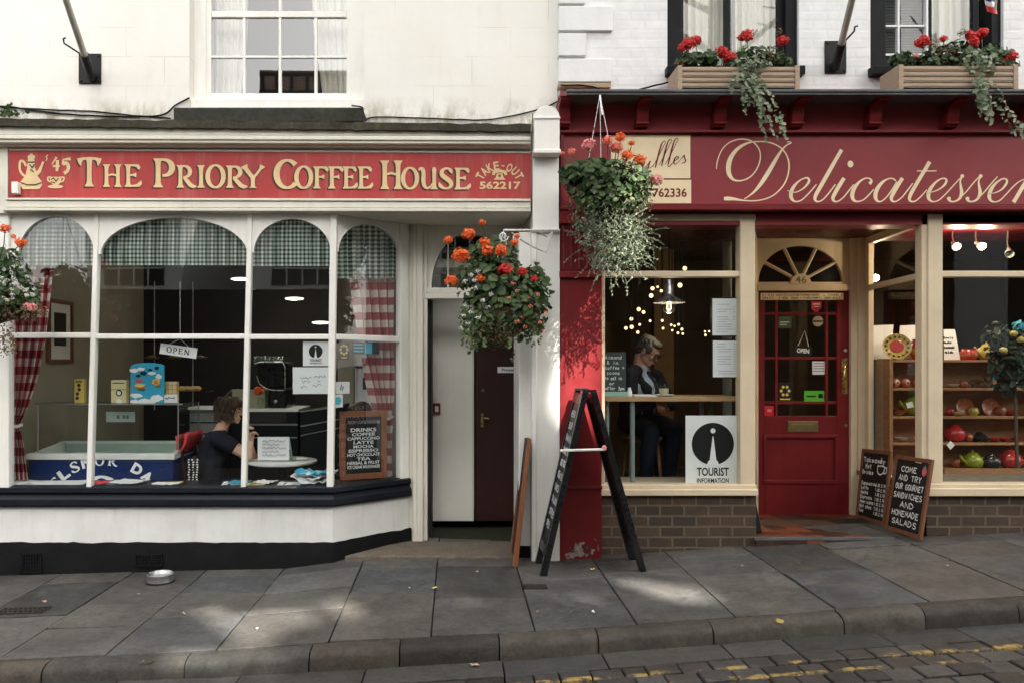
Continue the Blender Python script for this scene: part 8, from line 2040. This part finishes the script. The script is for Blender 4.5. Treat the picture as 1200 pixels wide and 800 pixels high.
m = MB(); m.prism([P(1109.5,521,YSh-.02),P(1114,516,YSh-.02),P(1119,521,YSh-.02),P(1114,526.5,YSh-.02)], (0,.003,0)); tag(m.build('price_tag', M['white']), 'white square price tag hanging tilted at the left end of the fourth shelf', 'tag')
# plant with lemons at the right edge, spot lamps
t = thing('lemon_plant', 'dark leafy plant with lemons and a blue flower at the right edge', 'plant', P(1192,560,.62))
m = MB(); rp_ = random.Random(6); blob(m, P(1190,425,.62), (.22,.14,.30), 260, .055, rp_, asp=.5); blob(m, P(1168,395,.62), (.10,.1,.16), 60, .05, rp_, asp=.5); m.build('foliage', leafm('dark_plant_leaves', (.008,.020,.012), (.015,.035,.02), (.03,.055,.03), .1), t)
for a, b in ((1188,391),(1176,410),(1196,398)): m = MB(); m.ball(P(a,b,.47), (.032,.028,.026), 12, 8); m.build('lemon', YEL, t, smooth=60)
head(P(1196,381,.48), .06, M['cyanp'], t, rp_, 30, 'blue_flower')
m = MB(); m.tube([P(1192,548,.62), P(1190,470,.62), P(1188,420,.62)], .014, 6); m.build('stem', M['bark'], t); m = MB(); m.lathe((X(1192,.62),.62,.14), [(0,0),(.09,0),(.12,.22),(.11,.22),(0,.20)], 18); m.build('pot', TERR, t, smooth=50)
for k, (px, py, Y, ax, on) in enumerate(((1121,289,.75,(-.3,-1,-.5),1),(1151,289,.75,(-.1,-1,-.5),1),(1183,298,.75,(-.5,-.8,-.6),0),(1026,326,1.9,(-.3,-1,-.4),1),(1016,322,2.2,(-.2,-1,-.4),1))):
    t = thing('spot_lamp', ('glowing silver spot lamp left of the pair at the top of the right deli window','glowing silver spot lamp right of the pair at the top of the right deli window','unlit silver spot lamp at the far right of the deli window','larger glowing spot lamp seen through the side pane of the deli entrance','smaller glowing spot lamp seen through the side pane of the deli entrance')[k], 'spot lamp', P(px,py,Y), 'spot lamps in the deli')
    ax = Vector(ax).normalized(); c = P(px,py,Y)
    m = MB(); m.lathe(c, [(.036,.0),(.034,-.03),(.018,-.055),(.016,-.11),(0,-.115)], 14, axis=ax); m.build('housing', M['steel'], t, smooth=50)
    m = MB(); m.lathe(c, [(0,-.004),(.028 if k < 3 else .04,-.006)], 14, axis=ax); m.ball(c+ax*.002, (.026,.026,.018), 10, 8); m.build('lens', M['bulb'] if on else M['clear'], t)
    if on: glow(t, c+ax*.05, 6 if k < 2 else 3, (1,.78,.5), .03)
    m = MB(); e = c - ax*.09; m.tube([e, e+Vector((.0,.02,.06)), (e.x+.03,e.y+.03,zceil)], .006, 6); m.build('arm', M['steelb'], t)

# ------------------------------------------------------------------ boards and small things on the pavement
def board4(name, BL, BR, TR, TL, th, fw, fm, bm, label, cat):
    BL, BR, TR, TL = map(Vector, (BL, BR, TR, TL)); u = (BR-BL); W_ = u.length; u.normalize(); v = (TL-BL); Hh = v.length; v.normalize(); n_ = u.cross(v).normalized()
    if n_.y > 0 and abs(n_.y) > .1: n_ = -n_
    v = (v - u*v.dot(u)).normalized()
    q = Plane(BL, u, v, n_); t = thing(name, label, cat, BL.lerp(BR,.5)); m = MB()
    for a, b, c, d in ((0,fw,0,Hh),(W_-fw,W_,0,Hh),(fw,W_-fw,0,fw),(fw,W_-fw,Hh-fw,Hh)): qbox(m, q, a, b, c, d, -th, 0)
    m.build('frame', fm, t, bevel=.003); m = MB(); qbox(m, q, fw, W_-fw, fw, Hh-fw, -th*.7, -th*.35); m.build('board', bm, t)
    q.o = q.o + n_*(-th*.35+.001); return t, q, W_, Hh
BLr, BRr = P(1036,619,.40), P(1078,632,-.10)
t, q, W_, Hh = board4('chalkboard', BLr, BRr, P(1090,539,-.09), P(1049,532,.43), .022, .034, M['frame'], M['slate'], 'framed chalkboard reading COME AND TRY OUR GOURMET SANDWICHES at the deli entrance', 'chalkboard')
if q.n.x > 0: q.n = -q.n
m = MB(); L7 = (('COME',.16,.70),('AND TRY',.12,.86),('OUR GOURMET',.06,.97),('SANDWICHES',.04,.97),('AND',.30,.76),('HOMEMADE',.06,.95),('SALADS',.10,.92))
for k, (s, a, b) in enumerate(L7): v = Hh*(.80-.115*k); hand(m, q, s, .04+(W_-.08)*a, .04+(W_-.08)*b, v, v+Hh*.068, .0042, .001, .07, k+3)
m.build('chalk_writing', M['chalk'], t)
m = MB(); disc(m, q, W_*.84, Hh*.83, .030, .001, 18, .034); m.build('drawn_tomato', plain('pink_chalk', (.55,.12,.16), .9), t)
m = MB(); poly(m, q, [(W_*.78,Hh*.885),(W_*.84,Hh*.875),(W_*.90,Hh*.89),(W_*.85,Hh*.90),(W_*.86,Hh*.935),(W_*.83,Hh*.90)], .001); m.build('drawn_stalk', plain('green_chalk', (.08,.30,.20), .9), t)
t, q, W_, Hh = board4('chalkboard', P(1002,606,1.02), P(1035.5,615.5,.50), P(1045,531.5,.54), P(1011,525,1.04), .022, .034, M['frame'], M['slate'], 'framed chalkboard with a drawn cup and a drinks price list, behind the gourmet sandwiches board', 'chalkboard')
if q.n.x > 0: q.n = -q.n
m = MB(); hand(m, q, 'Takeaway', .05, W_*.86, Hh*.82, Hh*.88, .005, .001, .03, 3); hand(m, q, 'Hot', .10, W_*.40, Hh*.73, Hh*.79, .005, .001, .05, 5); hand(m, q, 'Drinks', .05, W_*.48, Hh*.65, Hh*.70, .005, .001, .05, 6)
for pts in ([(W_*.60,Hh*.78),(W_*.61,Hh*.70),(W_*.70,Hh*.665),(W_*.80,Hh*.70),(W_*.82,Hh*.78),(W_*.60,Hh*.78)],[(W_*.82,Hh*.76),(W_*.90,Hh*.77),(W_*.89,Hh*.70),(W_*.80,Hh*.69)],[(W_*.68,Hh*.82),(W_*.72,Hh*.86),(W_*.70,Hh*.90)]): ribbon(m, q, catmull(pts,3), .006, .001)
for k, s in enumerate(('Cappuccino','Latte','Mocha','Espresso','Americano','Hot choc','Tea')):
    v = Hh*(.50-.065*k); hand(m, q, s, .05, .05+.028*len(s), v, v+Hh*.042, .0045, .001, .05, k); hand(m, q, '1.85 2.10', W_*.60, W_*.92, v, v+Hh*.036, .0032, .001, .05, k+9)
m.build('chalk_writing', M['chalk'], t)
m = MB(); m.prism([(1.975,.30,zt2-.002),(2.07,.30,zt2-.002),(1.995,.30,Z(568,.3)),(1.965,.30,Z(568,.3))], (0,.4,0)); tag(m.build('leaning_board', M['slate'], bevel=.003), 'dark board leaning edge on against the left side of the deli entrance', 'board')
# black A-frame menu sign
YA0, YA1 = -.49, -.10
t = thing('sandwich_board', 'black wooden A frame sandwich board standing on the pavement before the red pilaster', 'sandwich board', (.53,-.3,zg(.53,-.3)))
top = Vector((.525, 0, 1.325)); xl0, xr0 = .168, .935
def aleg(x0, s):
    g0, g1 = zg(x0,YA0), zg(x0,YA1); fr_ = MB()
    bt = Vector((x0, 0, 0)); tp = Vector((top.x + s*.050, 0, top.z))
    u = Vector((0, YA1-YA0, 0)); 
    for y0, y1, gz in ((YA0, YA0+.045, g0), (YA1-.045, YA1, g1)):
        a = Vector((x0, y0, gz)); b = Vector((tp.x, y0, tp.z)); d = (b-a); w_ = Vector((.045, 0, 0))*s
        fr_.prism([a, a-w_*1.1, b-w_*.9, b], (0, y1-y0, 0))
    return fr_, tp
for s, x0, nm in ((-1, xl0, 'left'), (1, xr0, 'right')):
    fr_, tp = aleg(x0, s); 
    for k0, k1 in ((.10,.15),(.93,.985)):
        p0 = Vector((x0,YA0+.045,zg(x0,-.3))).lerp(Vector((tp.x,YA0+.045,tp.z)),k0); p1 = Vector((x0,YA0+.045,zg(x0,-.3))).lerp(Vector((tp.x,YA0+.045,tp.z)),k1)
        fr_.prism([p0, p1, p1-Vector((.032*s,0,0)), p0-Vector((.032*s,0,0))], (0, YA1-YA0-.09, 0))
    lf = fr_.build('leg_frame', M['blackgloss'], t, bevel=.003)
    g = zg(x0,-.3); p0 = Vector((x0-.010*s,YA0+.04,g)).lerp(Vector((tp.x-.010*s,YA0+.04,tp.z)),.14); p1 = Vector((x0-.010*s,YA0+.04,g)).lerp(Vector((tp.x-.010*s,YA0+.04,tp.z)),.95); m = MB()
    m.prism([p0, p1, p1-Vector((.012*s,0,0)), p0-Vector((.012*s,0,0))], (0, YA1-YA0-.08, 0)); m.build('menu_panel', M['slate'], lf)
    if s == -1:
        m = MB(); nrm = Vector((-(p1-p0).z, 0, (p1-p0).x)).normalized(); nrm = nrm if nrm.x < 0 else -nrm
        q = Plane(p0+nrm*.002+Vector((0,YA1-YA0-.09,0)), (0,-1,0), (p1-p0), nrm); Lp = (p1-p0).length
        for k, w_ in enumerate(('MENU','SOUP','PANINI','BAGUETTE','JACKET POTATO','CREAM TEA','CAKES','SALADS','COFFEE','OPEN')): hand(m, q, w_, .02, .02+min(.26,.035*len(w_)+.04), Lp*(.88-.085*k), Lp*(.92-.085*k), .005, .0, .05, k)
        m.build('chalk_writing', M['chalk'], lf)
m = MB(); m.box(top.x-.05, top.x+.05, YA0+.01, YA0+.06, top.z-.004, top.z+.012); m.build('hinge', M['iron'], t); m = MB(); m.box(top.x-.05, top.x+.05, YA1-.06, YA1-.01, top.z-.004, top.z+.012); m.build('hinge', M['iron'], t)
m = MB(); m.tube([P(656.5,527.5,YA0-.008), P(708,526,YA0-.008)], .010, 6); m.build('stay_bar', M['whiteiron'], t)
m = MB(); m.ball(P(708,524.5,YA0-.008), (.018,.012,.022), 8, 6); m.build('cloth_tie', M['petpink'], t)
# reddish framed board seen edge on, leaning on the pilaster
t = thing('framed_board', 'red brown wooden framed board leaning edge on against the white pilaster', 'board', P(604,664,-.22))
a0, a1 = P(600.5,664,-.24), P(607,664,-.24); b1, b0 = P(622.5,514,-.24), P(618.5,512,-.24)
m = MB(); m.prism([a0, a1, b1, b0], (0,.045,0)); m.prism([a0+Vector((0,.32,0)), a1+Vector((0,.32,0)), b1+Vector((0,.32,0)), b0+Vector((0,.32,0))], (0,.045,0)); m.build('frame', M['frameorange'], t, bevel=.004)
m = MB(); m.prism([a0.lerp(b0,.05)+Vector((.012,.045,0)), a0.lerp(b0,.05)+Vector((.028,.045,0)), b0.lerp(a0,.03)+Vector((.020,.045,0)), b0.lerp(a0,.03)+Vector((.006,.045,0))], (0,.275,0)); m.build('board', M['slate'], t)
# dog bowl, drain grates, fallen leaves, litter
x, y = X(188,-.27), -.27; z = zg(x,y)
t = thing('dog_bowl', 'stainless steel dog bowl of water on the pavement below the black plinth', 'bowl', (x,y,z))
m = MB(); m.lathe((x,y,z+.002), [(.10,.0),(.092,.045),(.098,.060),(.094,.063),(.086,.055),(.075,.012),(0,.010)], 28); m.build('bowl', M['steelb'], t, smooth=50)
m = MB(); m.lathe((x,y,z+.002), [(0,.040),(.081,.040)], 28); wtm, n_, l_, b_ = nt('water'); b_.inputs['Base Color'].default_value = (.25,.27,.25,1); b_.inputs['Roughness'].default_value = .03; m.build('water', wtm, t)
m = MB(); m.lathe((x,y,z), [(.106,.0),(.106,.010),(.099,.012)], 28); m.build('rubber_foot', M['ink'], t)
def ground_px(px, py):
    d = 6.0
    for _ in range(30):
        x = CX+(px-535)/F*d; z_ = zg(x, d-D); d = (CZ-z_)*F/(py-425)
    return x, d-D, z_
def grate(px, py, w_, d_, label):
    x, y, z = ground_px(px, py); t = thing('drain_grate', label, 'drain grate', (x,y,z), 'iron grates set in the pavement')
    def gz(xx, yy): return zg(xx, yy)+.004
    m = MB(); m.add([(x-w_/2,y-d_/2,gz(x-w_/2,y-d_/2)),(x+w_/2,y-d_/2,gz(x+w_/2,y-d_/2)),(x+w_/2,y+d_/2,gz(x+w_/2,y+d_/2)),(x-w_/2,y+d_/2,gz(x-w_/2,y+d_/2))],[(0,1,2,3)]); m.build('pit', M['ink'], t)
    m = MB(); n = 9; s = MB()
    for k in range(n+1):
        xx = x-w_/2+w_*k/n; m.box(xx-.006, xx+.006, y-d_/2, y+d_/2, gz(xx,y)-.01, gz(xx,y)+.007)
    for yy in (y-d_/2, y, y+d_/2): m.prism([(x-w_/2-.006,yy-.006,gz(x-w_/2,yy)-.01),(x+w_/2+.006,yy-.006,gz(x+w_/2,yy)-.01),(x+w_/2+.006,yy-.006,gz(x+w_/2,yy)+.009),(x-w_/2-.006,yy-.006,gz(x-w_/2,yy)+.009)], (0,.012,0))
    m.build('bars', paint('rusty_iron_%d' % int(px), (.035,.028,.022), .6, .4, 20, bumpk=.3), t)
grate(27, 716, .30, .11, 'rectangular iron drain grate at the left of the pavement')
grate(627, 688, .15, .07, 'small iron drain cover by the near foot of the sandwich board')
rl = random.Random(14)
for k, (px, py, s, mt_, lab) in enumerate(((509,690,.022,'paleyellow','pale yellow fallen leaf on the middle of the pavement'),(561,646,.012,'pole','scrap of white paper on the coffee house doorstep'),(559,671,.016,'sandstone','pale fallen leaf just below the doorstep'),(694,668,.018,'yellow','ochre fallen leaf near the peeling red pilaster'),(630,718,.014,'sandstone','small buff leaf left of the sunlit patch on the pavement'),(52,706,.020,'petpink','scrap of pinkish litter beside the left drain grate'),(162,697,.012,'pole','scrap of white litter below the dog bowl'),(215,720,.013,'sandstone','pale leaf scrap on the sunlit flagstone at left'),(938,661,.012,'pole','white scrap of litter on the pavement before the deli door'),(1110,664,.014,'pole','white scrap of litter at the right of the pavement'),(555,779,.030,'sandstone','dry curled leaf lying in the gutter below the kerb'),(480,690,.010,'pole','tiny white scrap on the large flagstone before the doorway'),(870,664,.012,'sandstone','tiny pale leaf on the flagstone before the brick wall'),(300,738,.012,'pole','tiny white scrap on the sunlit flagstone near the kerb'),(695,718,.016,'pole','pale scrap at the left edge of the sunlit patch'))):
    if py > 770:
        x, y, z = xk(px), ky(xk(px))-.20, kzb(xk(px))+.008
    else: x, y, z = ground_px(px, py)
    m = MB(); nn = 10; vs = [(x,y,z+.012)]; a0_ = rl.uniform(0,6)
    for q_ in range(nn):
        a = 2*math.pi*q_/nn; rr_ = .75*s*(1.2+.5*math.cos(2*(a-a0_)))*rl.uniform(.7,1.1); vs.append((x+rr_*math.cos(a), y+rr_*math.sin(a), zg(x,y)*0+z+.007+rl.uniform(0,.012)))
    m.add(vs, [(0,q_+1,(q_+1)%nn+1) for q_ in range(nn)]); o = m.build('fallen_leaf' if 'leaf' in lab else 'litter_scrap', M[mt_]); tag(o, lab, 'leaf' if 'leaf' in lab else 'litter')
